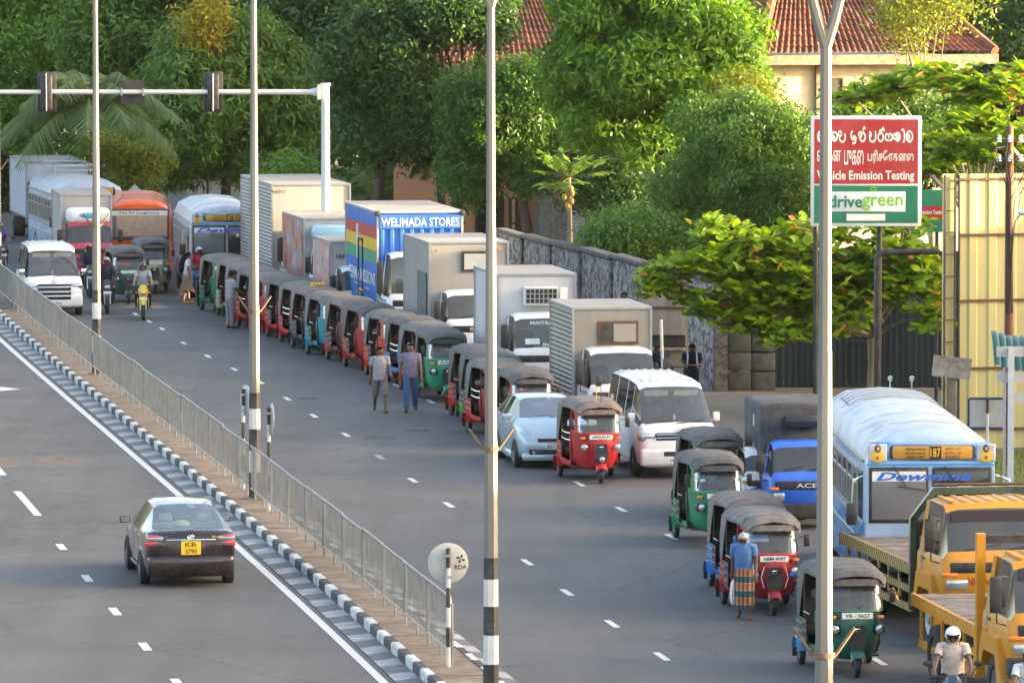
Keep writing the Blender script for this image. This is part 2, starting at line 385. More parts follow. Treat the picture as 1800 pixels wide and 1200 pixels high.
# ------------------------------------------------------------------ lamp posts
M_GALV = mat('galvanised_pole', (.20, .195, .175), .6, .15, var=.22, scale=1.5, dirt=((.13, .10, .06), .5, .9), streak=True)
M_PB = mat('pole_black_paint', (.02, .02, .022), .55, var=.3, dirt=((.2, .19, .17), .25, 3))
M_PW = mat('pole_white_paint', (.62, .61, .58), .6, var=.1, dirt=((.3, .27, .22), .35, 3))
M_RUST = mat('rusty_bracket', (.22, .16, .10), .8, var=.3, dirt=((.12, .05, .02), .5, 8))
def lamp_post(base, label, arms_dir):
    t = thing('lamp_post', label, 'lamp post', base, group='tall tapering lamp posts along the median')
    def rad(z): return .128-.0053*z
    sh = MB(); zs = [.9*2.0, 4.1, 4.12, 7.4, 7.42, 10.8]
    sh.tube([(0, 0, z) for z in (2.2, 4.0, 4.05, 7.3, 7.32, 10.9)], [rad(2.2), rad(4), rad(4)*.94, rad(7.3)*.94, rad(7.3)*.88, .065], M_GALV, 8).build('shaft', t, ang=20)
    for k, (z0, z1, m) in enumerate(((0.0, .55, M_PB), (.55, 1.0, M_PW), (1.0, 1.45, M_PB), (1.45, 1.87, M_PW), (1.87, 2.2, M_PB))):
        MB().tube([(0, 0, z0), (0, 0, z1)], [rad(z0)+.004, rad(z1)+.004], m, 8).build('painted_band', t, ang=20)
    MB().box(-.22, .22, -.22, .22, -.01, .03, M_RUST).build('base_plate', t)
    br = MB(); br.tube([(0, 0, 3.86), (0, 0, 3.92)], rad(3.9)+.02, M_RUST, 12); br.build('clamp', t)
    ca, sa = math.cos(arms_dir), math.sin(arms_dir)
    for s in (-1, 1):
        b = MB(); b.tube([(s*.12*ca, s*.12*sa, 3.88), (s*.34*ca, s*.34*sa, 4.2)], .022, M_RUST, 5); b.build('bracket_arm', t)
        a = MB(); pts = [(s*x*ca, s*x*sa, z) for x, z in ((.0, 10.7), (.09, 11.0), (.17, 11.3), (.27, 11.65), (.45, 12.1), (.8, 12.5), (1.5, 12.8), (2.1, 12.9))]
        a.tube(pts, [.07, .066, .06, .056, .052, .048, .044, .04], M_GALV, 8); a.build('lamp_arm', t, ang=20)
        h = MB(); h.rbox(s*2.1*ca-.36, s*2.1*ca+.36, s*2.1*sa-.14, s*2.1*sa+.14, 12.84, 13.0, M_GALV, .05); h.build('lamp_head', t)
    return t
for bp, lb in ((Vector((3.5, 73, .2)), 'tall galvanised lamp post forking into two arms, in front of the bus and the sign'),
               (gz(863, 1228, .2), 'tall lamp post with black and white bands beyond the end of the railing'),
               (gz(448, 876, .2), 'tall weathered lamp post between two round signs on the median'),
               (gz(170, 657, .2), 'tall lamp post with banded foot beside the oncoming white van'),
               (Vector((-16.33, 207.5, .2)), 'far lamp post on the median where the road bends away')):
    t = lamp_post(bp, lb, R(0))
# round sign backs on banded posts
M_SIGNB = mat('sign_back_grey', (.50, .50, .47), .5, .3, var=.1, dirt=((.3, .26, .2), .3, 3))
def round_sign(base, label, rz, h, rdisc, rda=False):
    t = thing('round_traffic_sign', label, 'traffic sign', base, rz, 'round signs turned away on banded posts')
    n = 6; z = 0
    for k in range(n):
        MB().tube([(0, 0, z), (0, 0, z+h/n)], .038, M_PW if k % 2 == 0 else M_PB, 8).build('post_band', t); z += h/n
    d = MB(); d.lathe([(rdisc, 0), (rdisc, .012), (rdisc-.02, .02), (.01, .02)], (.07, 0, h-rdisc*.75), (-1, 0, 0), M_SIGNB, 32); dd = d.build('disc', t)
    c = MB()
    for zz in (h-.12, h-rdisc*1.4): c.box(-.045, .06, -.05, .05, zz-.02, zz+.02, M_STEEL)
    c.build('clip', t)
    if rda:
        l = MB(); zc = h-rdisc*.75
        l.text('RDA', (.045, -rdisc*.62, zc-.06), (0, -1, 0), (0, 0, 1), .2, .07, M_INK)
        for a in range(4):
            ca, sa = math.cos(a*math.pi/2), math.sin(a*math.pi/2)
            l.add([(.045, -rdisc*.62+ca*x-sa*y, zc+.07+sa*x+ca*y) for x, y in ((.005, .005), (.06, .0), (.07, .03), (.03, .035))], [(0, 1, 2, 3)], M_INK)
        l.build('lettering', dd, ang=0)
round_sign(gz(788, 1171, .2), 'round sign seen from behind on a banded post where the railing ends', R(94), 1.92, .33, True)
round_sign(gz(473, 897, .2), 'thin edge-on round sign on a banded post just right of the weathered lamp post', R(10), 2.1, .32)
round_sign(gz(428, 858, .2), 'tilted edge-on round sign standing before the weathered lamp post', R(24), 2.1, .32)
# ------------------------------------------------------------------ traffic signal gantry
M_GANT = mat('gantry_grey_paint', (.60, .61, .60), .45, .1, var=.06, dirt=((.35, .33, .3), .25, 2))
Yg0 = 199.
base = gd(573, 700, Yg0); ps = 575-0; top = gd(573, 150, Yg0).z; armz = gd(573, 162, Yg0).z
gan = thing('signal_gantry', 'white steel gantry with a long arm carrying traffic signals across the road', 'gantry', (base.x, Yg0, 0))
MB().tube([(0, 0, 0), (0, 0, top)], [.15, .125], M_GANT, 12).build('column', gan)
ax0 = gd(-40, 162, Yg0).x-base.x
MB().tube([(-.08, 0, armz), (ax0*.48, 0, armz), (ax0, 0, armz)], [.085, .075, .07], M_GANT, 10).build('arm', gan)
fl = MB(); fl.box(-.24, -.12, -.2, .2, armz-.22, armz+.22, M_GANT); fl.cyl((-.45, 0, armz), (-.2, 0, armz), .09, M_GANT, .16); fl.build('flange', gan)
MB().tube([(0, 0, top), (0, 0, top+.06)], .17, M_GANT, 12).build('cap', gan)
for px, w_, h_ in ((82, .46, 1.15), (375, .46, 1.15)):
    x = gd(px, 162, Yg0).x-base.x
    s = MB(); s.rbox(x-w_*.62, x+w_*.62, .12, .16, armz-h_*.53, armz+h_*.53, M_BLACK, .03); sb = s.build('signal_backboard', gan)
    s = MB(); s.rbox(x-.17, x+.17, -.12, .10, armz-h_*.46, armz+h_*.46, M_BLACK, .05); sb2 = s.build('signal_head', gan)
    s = MB(); s.tube([(x, -.15, armz-h_*.5), (x, -.15, armz+h_*.5)], .013, M_GANT, 6); s.build('bracket', gan)
x = gd(233, 162, Yg0).x-base.x
s = MB(); s.box(x-.36, x+.36, .1, .13, armz-.36, armz+.34, M_BLACK); s.build('sign_plate', gan)
s = MB(); [s.box(x+k-.02, x+k+.02, -.1, .1, armz-.12, armz+.12, M_STEEL) for k in (-.33, .33)]; s.build('clamp', gan)
# ------------------------------------------------------------------ roadside wall, gate, hoarding
def stain_wall(name, col, streakc, sc_=1.2):
    return mat(name, col, .92, var=.3, scale=sc_, dirt=(streakc, .9, 3.2, .46, .58), bump=.4, streak=1.6)
M_WALL = stain_wall('grimy_plaster', (.30, .29, .275), (.035, .033, .03), 5)
M_WPIL = stain_wall('dark_plaster', (.15, .14, .13), (.035, .032, .03))
M_COPE = mat('mossy_coping', (.10, .095, .085), .95, var=.4, scale=3, bump=.5)
W0, W1 = Vector((5.35, 167.6, 0)), Vector((-.4, 202, 0))
wdir = (W1-W0).normalized(); wn = Vector((wdir.y, -wdir.x, 0)); wl = (W1-W0).length
wall = thing('compound_wall', 'tall streaky grey plaster boundary wall with pillars behind the parked trucks', 'wall', W0, math.atan2(wdir.y, wdir.x))
npan = 7
for i in range(npan):
    a, b = wl*i/npan, wl*(i+1)/npan; h = 2.72-.45*(a/wl)
    p = MB(); p.box(a+.16, b-.16, -.1, .1, -.1, h, M_WALL); p.build('wall_panel', wall)
    p = MB(); p.box(a-.16, a+.16, -.16, .16, -.1, h+.04, M_WPIL); p.build('pillar', wall)
    p = MB(); p.rbox(a-.16, b-.17, -.21, .21, h+.045, h+.17, M_COPE, .03); p.build('coping', wall)
# end of wall: broken grey blocks and pillar
blk = thing('block_wall', 'short wall of grey concrete blocks between the plaster wall and the metal gate', 'wall', (5.35, 167.9, 0))
for i in range(2):
    for k in range(4):
        MB().rbox(.2+.62*i, .8+.62*i, -.1+random.uniform(-.02, .02), .12, .5*k, .5*k+.47, mat('concrete_block', (.11, .105, .09), .95, var=.3, scale=3, dirt=((.05, .06, .04), .6, 2), bump=.5), .03).build('block', blk)
pst = MB(); pst.rbox(-.09, .09, -.09, .09, 0, 1.5, mat('whitewashed_concrete', (.34, .33, .30), .9, var=.2, dirt=((.12, .12, .11), .5, 4)), .02)
cp = pst.build('concrete_post'); cp.location = gz(1291, 683); tag(cp, 'short whitewashed concrete post beside the dark metal gate', 'post')
# dark corrugated gate
M_GATE = mat('dark_green_sheet', (.018, .032, .030), .55, .2, var=.3, scale=2, dirt=((.05, .05, .045), .4, 2), streak=True)
GY = 168.0; gx0 = gd(1322, 690, GY).x; gx1 = gd(1655, 690, GY).x; gh = 2.45
gate = thing('sheet_metal_gate', 'dark green corrugated metal gate across the side entrance under the almond tree', 'gate', (gx0, GY, 0))
def corr_sheet(mb, x0, x1, y, z0, z1, m, pitch=.1, dep=.02, flat=.5):
    n = max(1, int(round((x1-x0)/pitch))); pts = []
    for i in range(n):
        a = lerp(x0, x1, i/n); p = (x1-x0)/n
        pts += [(a, y), (a+p*flat, y), (a+p*(flat+.1), y-dep), (a+p*.9, y-dep)]
    pts.append((x1, y))
    mb.grid([[(x, yy, z0) for x, yy in pts], [(x, yy, z1) for x, yy in pts]], m)
ns = 6
for i in range(ns):
    a, b = (gx1-gx0)*i/ns, (gx1-gx0)*(i+1)/ns
    s = MB(); corr_sheet(s, a+.005, b-.005, 0 if i != 3 else .12, .08, gh, M_GATE, .17, .03); s.build('sheet', gate, ang=20)
for z in (.1, 1.25, 2.4):
    MB().box(0, gx1-gx0, .03, .08, z-.04, z+.04, M_GATE).build('rail', gate)
for i in range(0, ns+1, 2):
    a = (gx1-gx0)*i/ns; MB().box(a-.05, a+.05, -.07, -.035, 0, gh+.1, M_BLACK).build('post', gate)
bgp = thing('black_sheet_fence', 'high black sheet fence standing behind the dark green gate', 'fence', (gx0+.4, GY+3.5, 0))
for i in range(6):
    s = MB(); corr_sheet(s, i*.95, i*.95+.94, 0, 0, 3.4, mat('black_sheet', (.012, .016, .015), .6, var=.2), .2, .03); s.build('sheet', bgp, ang=20)
# yellow hoarding
M_YEL = mat('yellow_sheet', (.50, .44, .19), .5, .05, var=.10, scale=1.5, dirt=((.33, .28, .13), .4, 1.2), streak=True)
M_FRAME = mat('rusty_frame', (.12, .06, .035), .8, var=.3, dirt=((.05, .045, .04), .5, 5))
HY = 149.; hx0 = gd(1656, 700, HY).x; hz = gd(1700, 306, HY).z
ho = thing('yellow_hoarding', 'tall pale yellow corrugated sheet hoarding on a rusty frame', 'hoarding', (hx0, HY, 0), R(16))
for i in range(6):
    s = MB(); corr_sheet(s, .38+i*.95, .38+i*.95+.945, 0, .05, hz, M_YEL, .475, .035, .45); s.build('sheet', ho, ang=20)
s = MB(); s.box(0, .30, .02, .04, .05, hz, M_YEL); s.build('sheet', ho)
for z in (.5, 1.9, 3.45, 4.95, hz-.12):
    MB().box(.36, 6.2, -.075, -.04, z-.025, z+.025, M_FRAME).build('rail', ho)
for x in (0.02, .27, .37): MB().box(x-.018, x+.018, -.1, -.045, 0, hz-.02, M_CHASSIS).build('post', ho)
ld = MB()
for k in range(12): ld.box(.03, .27, -.085, -.06, .5+k*.5, .525+k*.5, M_CHASSIS)
ld.build('rung', ho)
# ------------------------------------------------------------------ emission sign and its posts
M_SRED = mat('sign_red', (.33, .012, .018), .5, var=.06, dirt=((.5, .3, .25), .12, 2)); M_SGRN = mat('sign_green', (.012, .16, .085), .5, var=.06)
M_SWHT = mat('sign_white', (.70, .69, .64), .5, var=.05); M_SGL = mat('sign_light_green', (.16, .42, .06), .5)
SY = 157.5
c0, c1 = gd(1425, 398, SY), gd(1620, 204, SY); sw, sh = c1.x-c0.x, c1.z-c0.z
sg = thing('emission_test_sign', 'large red and green vehicle emission testing sign board with white border', 'sign', (c0.x, SY, 0), R(0))
z0 = c0.z
bd = MB(); bd.rbox(0, sw, 0, .12, z0, z0+sh, M_SWHT, .02); board = bd.build('board', sg)
MB().box(.08, sw-.08, -.006, 0.01, z0+sh*.385, z0+sh-.08, M_SRED).build('red_panel', board)
MB().box(.08, sw-.08, -.006, 0.01, z0+.08, z0+sh*.37, M_SGRN).build('green_panel', board)
lt = MB()
def U(px, py): p = gd(px, py, SY); return Vector((p.x-c0.x, -.009, p.z))
RX, UPZ = Vector((1, 0, 0)), Vector((0, 0, 1))
def ttext(mb, s, x0, y0, x1, y1, m, dy=0.):
    a, b = U(x0, y1), U(x1, y0); c = (a+b)/2; c.y = -.009-dy; mb.text(s, c, RX, UPZ, b.x-a.x, b.z-a.z, m)
ttext(lt, 'Vehicle Emission Testing', 1436, 300, 1607, 321, M_SWHT)
ttext(lt, 'வாகன', 1436, 264, 1478, 284, M_SWHT); ttext(lt, 'புகை', 1484, 264, 1518, 290, M_SWHT); ttext(lt, 'பரிசோதனை', 1525, 264, 1606, 290, M_SWHT)
# Sinhala line drawn as strokes
def arc(cx, cy, r, a0, a1, n=9, ry=None):
    return [(cx+r*math.cos(R(lerp(a0, a1, i/n))), cy+(ry or r)*math.sin(R(lerp(a0, a1, i/n)))) for i in range(n+1)]
SIN = {
 'va': [arc(.5, .45, .42, 200, -150), arc(.36, .42, .16, -200, 150)], 'aa': [[(.1, .95), (.3, 1.0), (.42, .8), (.42, .1), (.25, .02)]],
 'ha': [arc(.3, .6, .22, 30, 330), arc(.62, .45, .36, 160, -170), arc(.55, .3, .14, 0, 340)], 'na': [arc(.28, .68, .2, 20, 340), arc(.58, .4, .38, 170, 400)],
 'da': [arc(.5, .55, .36, 120, 330), arc(.55, .35, .14, 0, 330), [(.8, .3), (.7, -.05), (.35, -.1)]], 'ma': [arc(.3, .6, .2, 0, 340), arc(.6, .42, .36, 140, -160), [(.7, 1.0), (.8, 1.2), (.95, 1.1)]],
 'pa': [arc(.5, .42, .4, 160, 380), [(.12, .8), (.3, .7), (.3, .45)], [(.88, .5), (.88, .85)]], 'ra': [arc(.5, .4, .34, 100, 400), arc(.5, .82, .14, 0, 360), [(.64, .95), (.8, 1.15), (.95, .9)]],
 'ka': [arc(.3, .4, .26, 60, 330), arc(.7, .4, .26, 120, -150), [(.5, .55), (.5, .2)]], 'sha': [arc(.25, .45, .2, 0, 340), arc(.6, .42, .33, 160, -160), arc(.62, .4, .12, 0, 340)]}
def stroke(mb, pts, th, f0, m):
    for k in range(len(pts)-1):
        e_ = Vector((0, .0003*(k % 11), 0)); f = lambda v, e_=e_: f0(v)-e_
        a, b = Vector(pts[k]), Vector(pts[k+1]); d = (b-a)
        if d.length < 1e-6: continue
        d.normalize(); n = Vector((-d.y, d.x))*th/2; a = a-d*th*.3; b = b+d*th*.3
        mb.add([f(a+n), f(a-n), f(b-n), f(b+n)], [(0, 1, 2, 3)], m)
def sinhala(mb, word, x0, y0, x1, y1, m, th=.17):
    n = sum(.55 if g == 'aa' else 1. for g in word); wpx = (x1-x0)/n; x = x0
    for q, g in enumerate(word):
        ww = .55*wpx if g == 'aa' else wpx
        for pl in SIN[g]: stroke(mb, pl, th, lambda v, x=x: U(lerp(x, x+wpx, v.x*.96), lerp(y1, y0, v.y)), m)
        x += ww
sinhala(lt, ['va', 'aa', 'ha', 'na'], 1436, 228, 1487, 250, M_SWHT); sinhala(lt, ['da', 'ma'], 1494, 228, 1522, 250, M_SWHT); sinhala(lt, ['pa', 'ra', 'ka', 'sha', 'aa', 'va'], 1527, 228, 1606, 250, M_SWHT)
lt.build('lettering', board, ang=0)
lg = MB(); a, b = U(1448, 372), U(1591, 337)
lg.rbox(a.x, b.x, -.012, 0, a.z, b.z, M_SWHT, .08, 3); lgp = lg.build('logo_panel', board)
l2 = MB(); ttext(l2, 'drive', 1457, 343, 1516, 365, M_SGRN, .006); ttext(l2, 'green', 1515, 345, 1587, 370, M_SGL, .0068)
cc = U(1535, 333)
for k in range(12):
    t = k*math.pi/6; d = Vector((math.cos(t), 0, math.sin(t))); n = Vector((-d.z, 0, d.x))*.012
    l2.add([cc+d*.03+n, cc+d*.03-n, cc+d*(.16 if k % 2 else .11)], [(0, 1, 2)], M_SGL)
for i in range(len(l2.v)): l2.v[i] = (l2.v[i][0], l2.v[i][1]-.008, l2.v[i][2])
l2.build('logo', lgp, ang=0)
a, b = U(1488, 388), U(1556, 376); MB().box(a.x, b.x, -.011, 0, a.z, b.z, M_SWHT).build('strip_panel', board)
for px in (1433, 1545):
    x = gd(px, 690, SY+.3).x-c0.x
    MB().tube([(x, .3, 0), (x, .3, z0+sh*.8)], .06, M_BLACK, 10).build('post', sg)
s = MB(); s.box(.1, sw-.1, .12, .27, z0+.4, z0+.5, M_BLACK); s.box(.1, sw-.1, .12, .27, z0+sh-.6, z0+sh-.5, M_BLACK); s.build('cross_beam', sg)
# black pipe frame
pf = thing('black_pipe_frame', 'thick black pipe arch bending from the ground to the yellow hoarding', 'frame', (gd(1541, 690, 155.5).x, 155.5, 0))
zt = gd(1541, 444, 155.5).z
MB().tube([(0, 0, 0), (0, 0, zt-.12), (.05, 0, zt-.03), (.14, 0, zt), (1.45, 0, zt+.03)], .075, M_BLACK, 10).build('pipe', pf)
# second sign behind
s2 = thing('green_red_sign', 'smaller green and red sign board half hidden behind the yellow hoarding', 'sign', (gd(1612, 360, 163).x, 163, 0))
p0, p1 = gd(1612, 408, 163), gd(1672, 334, 163); ww = p1.x-p0.x
MB().box(0, ww, 0, .08, p0.z, p1.z, M_SGRN).build('board', s2); MB().box(.0, ww, -.006, .0, lerp(p0.z, p1.z, .30), lerp(p0.z, p1.z, .62), M_SRED).build('red_panel', s2)
l3 = MB(); l3.text('Emission Testing', (ww*.42, -.012, lerp(p0.z, p1.z, .46)), RX, UPZ, ww*.75, .13, M_SWHT); l3.text('කක' if 'කක' in TX else '187', (ww*.6, -.012, lerp(p0.z, p1.z, .78)), RX, UPZ, .3, .2, M_SWHT) if False else None
l3.build('lettering', s2, ang=0)
MB().tube([(ww*.6, .15, 0), (ww*.6, .15, p1.z)], .05, M_BLACK, 8).build('post', s2)
# ------------------------------------------------------------------ utility pole
M_UP = mat('rusty_pole', (.20, .085, .05), .75, .2, var=.3, scale=2, dirt=((.1, .05, .03), .6, 2), streak=True)
M_PORC = mat('porcelain', (.75, .75, .72), .25, coat=.4, var=.05); M_WIRE = mat('black_cable', (.02, .02, .02), .6)
b0 = gz(1772, 818); uh = gd(1771, 222, b0.y).z
up = thing('utility_pole', 'rusty brown steel utility pole with white insulators and tangled wires', 'utility pole', b0)
MB().tube([(0, 0, 0), (0, 0, uh*.5), (0, 0, uh)], [.11, .10, .085], M_UP, 10).build('pole', up)
for z in (uh-.32, uh-.75):
    MB().box(-.26, .26, -.03, .03, z-.03, z+.03, M_UP).build('cross_arm', up)
    for x in (-.24, 0, .24):
        i = MB(); i.lathe([(.03, -.08), (.06, -.06), (.035, -.02), (.06, .0), (.035, .04), (.05, .07), (.02, .09)], (x, -.12, z+.04), (0, 0, 1), M_PORC, 10); i.build('insulator', up)
for k in range(9):
    w_ = MB(); x0 = random.uniform(-.2, .2); z0_ = uh-random.uniform(.4, 1.2)
    pts = [(x0, -.1, z0_), (x0+random.uniform(-.4, .5), -.25, z0_-random.uniform(0, .5)), (x0*.5, -.13, z0_-random.uniform(.6, 1.2)), (random.uniform(-.12, .12), -.12, uh*.45)]
    pp_ = []
    for q in range(12):
        t = q/11*3; i = min(2, int(t)); f = t-i; pp_.append([lerp(pts[i][c], pts[i+1][c], f*f*(3-2*f)) for c in range(3)])
    w_.tube(pp_, .011, M_WIRE, 4, False); w_.build('wire', up)
w_ = MB(); w_.tube([(.05, 0, uh-.5), (.5, .2, uh-1.0), (1.2, .4, uh-2.0), (2.2, .8, uh-4)], .06, mat('timber_stay', (.30, .24, .16), .9, var=.3), 8); w_.build('stay', up)
lm = MB(); lm.tube([(.06, -.08, uh-2.5), (.12, -.2, uh-2.1), (.22, -.3, uh-1.95)], .018, M_STEEL, 6); lm.sphere((.32, -.34, uh-1.9), (.17, .13, .08), M_WHITE); lm.build('street_light', up)
for k, (dx, zz) in enumerate(((-.24, -.3), (0, -.3), (.24, -.3))):
    pass
# grey steel post with sign backs, blue framed board, tilted old board, green awning
pp2 = gz(1776, 880); st = thing('sign_post', 'grey square steel post carrying blank white sign backs by the hoarding', 'sign post', pp2)
hh = gd(1776, 612, pp2.y).z
MB().box(-.06, .06, -.06, .06, 0, hh, M_GANT).build('post', st)
for px0, py0, px1, py1 in ((1752, 609, 1800, 627), (1752, 655, 1800, 673), (1774, 690, 1810, 708)):
    a, b = gd(px0, py1, pp2.y), gd(px1, py0, pp2.y); MB().box(a.x-pp2.x, b.x-pp2.x, .065, .085, a.z, b.z, M_SIGNB).build('sign_plate', st)
fb_ = thing('blue_framed_board', 'grey board with a dark blue frame on a banded post behind the bus', 'sign', Vector((gd(1735, 800, 141).x, 141, 0)))
a, b = gd(1702, 752, 141), gd(1768, 700, 141); cx = gd(1735, 700, 141).x; cx0 = cx
MB().box(a.x-cx0, b.x-cx0, .0, .03, a.z, b.z, M_SIGNB).build('board', fb_)
fr = MB(); M_BLU = mat('dark_blue_paint', (.015, .025, .11), .5)
for q in ((a.x-cx0-.02, a.x-cx0+.02, a.z, b.z), (b.x-cx0-.02, b.x-cx0+.02, a.z, b.z), (a.x-cx0+.021, b.x-cx0-.021, b.z-.02, b.z+.02), (a.x-cx0+.021, b.x-cx0-.021, a.z-.02, a.z+.02)): fr.box(q[0], q[1], -.02, .05, q[2], q[3], M_BLU)
fr.build('frame', fb_)
MB().tube([(0, -.06, 0), (0, -.06, lerp(a.z, b.z, .5))], .035, M_PW, 8).build('post', fb_); MB().tube([(0, -.06, lerp(a.z, b.z, .501)), (0, -.06, b.z)], .035, M_PB, 8).build('post_band', fb_)
ob = thing('old_tilted_board', 'faded grey notice board tilted on a mossy concrete post', 'sign', Vector((gd(1672, 800, 147.2).x, 147.2, 0)))
M_OLD = mat('faded_board', (.22, .20, .17), .9, var=.25, scale=3, dirt=((.45, .43, .4), .4, 6)); a, b = gd(1638, 663, 147.2), gd(1706, 626, 147.2); oc = gd(1672, 645, 147.2)
MB().box(-(b.x-a.x)/2, (b.x-a.x)/2, -.1, -.06, -(b.z-a.z)/2, (b.z-a.z)/2, M_OLD, Matrix.Translation((0, 0, oc.z)) @ Matrix.Rotation(R(6), 4, 'Y')).build('board', ob)
MB().rbox(-.1, .1, -.05, .12, 0, oc.z+.15, mat('mossy_concrete', (.15, .13, .10), .95, var=.3, scale=3, bump=.4), .02).build('post', ob)
aw = thing('green_awning', 'dark green corrugated awning of a roadside shelter', 'awning', Vector((gd(1748, 655, 138).x, 138, 0)))
M_AWN = mat('green_awning_sheet', (.012, .075, .06), .4, var=.15, coat=.2); az = gd(1748, 655, 138).z; at_ = gd(1800, 608, 138).z
for k in range(16):
    x = k*.15; rows = []; in_ = max(0, .28-.12*k)
    for j in range(8):
        t = j/7; rows.append([(x+xx, 1.15*t, az+.02+in_*.4+(at_-az)*1.15*math.sin(t*1.5)+zz) for xx, zz in ((0, 0), (.03, .03), (.075, .042), (.12, .03), (.15, 0))])
    MB().grid(rows, M_AWN).build('awning_rib', aw)
for y in (1.1,):
    for x in (.3, 2.0): MB().tube([(x, y, 0), (x, y, at_+.05)], .035, M_STEEL, 8).build('post', aw)
# white bus stop post near the corrugated truck, and the shack behind
bs = gd(1166, 645, 158.); sp = thing('stop_post', 'thin white post with a dark foot standing by the corrugated lorry', 'post', Vector((bs.x, 158, 0)))
zt = gd(1161, 562, 158).z
MB().tube([(0, 0, 0), (0, 0, zt*.36)], .042, M_PB, 8).build('foot', sp); MB().tube([(0, 0, zt*.36), (-.06, 0, zt)], .042, M_PW, 8).build('post', sp)
sk = thing('tin_kiosk', 'patched tin kiosk with open shelves against the streaky wall', 'kiosk', Vector((gd(1128, 600, 165.).x, 165, 0)), R(-6))
M_TIN = mat('patched_tin', (.33, .31, .27), .6, .2, var=.2, scale=2, dirt=((.16, .07, .04), .5, 2.5), streak=True); ktop = gd(1140, 498, 165).z
for k, (z0_, z1_) in enumerate(((0, .8), (.83, 1.25), (1.62, 2.3), (2.33, ktop))):
    MB().box(0, 1.05+(.02*k), .0, .06, z0_, z1_, M_TIN).build('tin_sheet', sk)
MB().box(-.03, 1.2, -.05, 1.0, ktop, ktop+.06, M_FRAME).build('roof', sk); MB().box(0, 1.1, -.28, .0, 1.25, 1.3, M_TIN).build('shelf', sk); MB().box(0, 1.1, .061, .9, .02, ktop-.01, M_CHASSIS).build('body', sk)
MB().box(-.02, 1.12, -.03, .0, 2.28, 2.34, M_FRAME).build('trim', sk)
# ------------------------------------------------------------------ tiled house (right) and peach building (centre)
M_TILE = mat('clay_roof_tile', (.25, .085, .045), .85, var=.35, scale=1.6, dirt=((.09, .05, .035), .7, 1.1), bump=.2)
M_FASC = mat('weathered_fascia', (.33, .27, .19), .9, var=.3, dirt=((.12, .09, .06), .6, 2))
M_CREAM = mat('cream_plaster', (.60, .53, .39), .9, var=.12, scale=1.5, dirt=((.3, .25, .17), .4, 1.0), streak=True)
def tiled_slope(parent, p00, p10, p01, p11, nu, nv, name='roof_tiles'):
    """tiles over the quad p00-p10 (eaves) to p01-p11 (ridge): half-round tile rows laid in overlapping courses"""
    V = []; F = []; prof_ = [(0, 0), (.2, .05), (.42, .085), (.64, .05), (.84, .0), (1, -.02)]
    nrm = ((p10-p00).cross(p01-p00)).normalized()
    if nrm.z < 0: nrm = -nrm
    for v in range(nv):
        for u in range(nu):
            o = len(V); jit = random.uniform(-.012, .012)
            for dv, lift in ((0, .045), (1.12, 0)):
                for a, h in prof_:
                    s_, t_ = (u+a)/nu, min(1, (v+dv)/nv)
                    p = (p00.lerp(p10, s_)).lerp(p01.lerp(p11, s_), t_); V.append(p+nrm*(h+lift+jit))
            for k in range(5): F.append((o+k, o+k+1, o+k+7, o+k+6))
    ob_ = quick_mesh(name, np.array([tuple(p) for p in V]), np.array(F), [M_TILE], parent); ob_['kind'] = 'stuff'; return ob_
HD = 212.; e0 = gd(1336, 96, HD); e1 = gd(1752, 96, HD); ez = e0.z; hw = e1.x-e0.x
hs = thing('tiled_house', 'old cream house with a steep red clay tile roof behind the almond tree', 'house', (e0.x, HD, 0), R(14))
MB().box(.25, hw-.3, .45, 9.5, 0, ez-.12, M_CREAM).build('wall', hs)
sl = 4.2; rz_ = ez+2.7
tiled_slope(hs, Vector((-.1, -.25, ez)), Vector((hw+.25, -.25, ez)), Vector((1.9, sl, rz_)), Vector((hw-1.9, sl, rz_)), 38, 16)
tiled_slope(hs, Vector((-.1, 9.9, ez)), Vector((-.1, -.25, ez)), Vector((1.9, 5.6, rz_)), Vector((1.9, sl, rz_)), 44, 16)
tiled_slope(hs, Vector((hw+.25, -.25, ez)), Vector((hw+.25, 9.9, ez)), Vector((hw-1.9, sl, rz_)), Vector((hw-1.9, 5.6, rz_)), 44, 16)
for a, b in (((-.1, -.25, ez+.08), (1.9, sl, rz_+.1)), ((hw+.25, -.25, ez+.08), (hw-1.9, sl, rz_+.1)), ((1.9, sl, rz_+.1), (hw-1.9, sl, rz_+.1))):
    h_ = MB()
    for k in range(14):
        p, q = Vector(a).lerp(Vector(b), k/14), Vector(a).lerp(Vector(b), (k+.96)/14); h_.tube([p, q], .17, M_TILE, 8)
    h_.build('hip_tiles', hs)
MB().box(-.2, hw+.35, -.32, -.24, ez-.34, ez-.02, M_FASC).build('fascia', hs); MB().box(-.2, -.12, -.23, 9.8, ez-.34, ez-.02, M_FASC).build('fascia', hs)
MB().box(-.1, hw+.25, -.22, .9, ez-.2, ez-.15, M_FASC).build('soffit', hs)
for x0, x1 in ((2.1, 2.9), (4.2, 5.0), (6.2, 7.0)):
    w_ = MB(); w_.box(x0, x1, .40, .445, ez-2.0, ez-.8, mat('dark_shutter', (.09, .07, .05), .7)); wo = w_.build('window', hs)
    f_ = MB(); [f_.box(*q, M_FASC) for q in ((x0-.07, x0, .36, .44, ez-2.07, ez-.73), (x1, x1+.07, .36, .44, ez-2.07, ez-.73), (x0+.001, x1-.001, .36, .44, ez-.8, ez-.73), (x0+.001, x1-.001, .36, .44, ez-2.07, ez-2.0))]; f_.build('frame', wo)
for k in range(5):
    z = ez-.5-k*.42; MB().box(.24, 1.9, .435, .449, z, z+.36, M_CREAM).build('wall_board', hs)
MB().box(2.0, 2.18, .3, .45, 0, ez-.2, M_FASC).build('pilaster', hs)
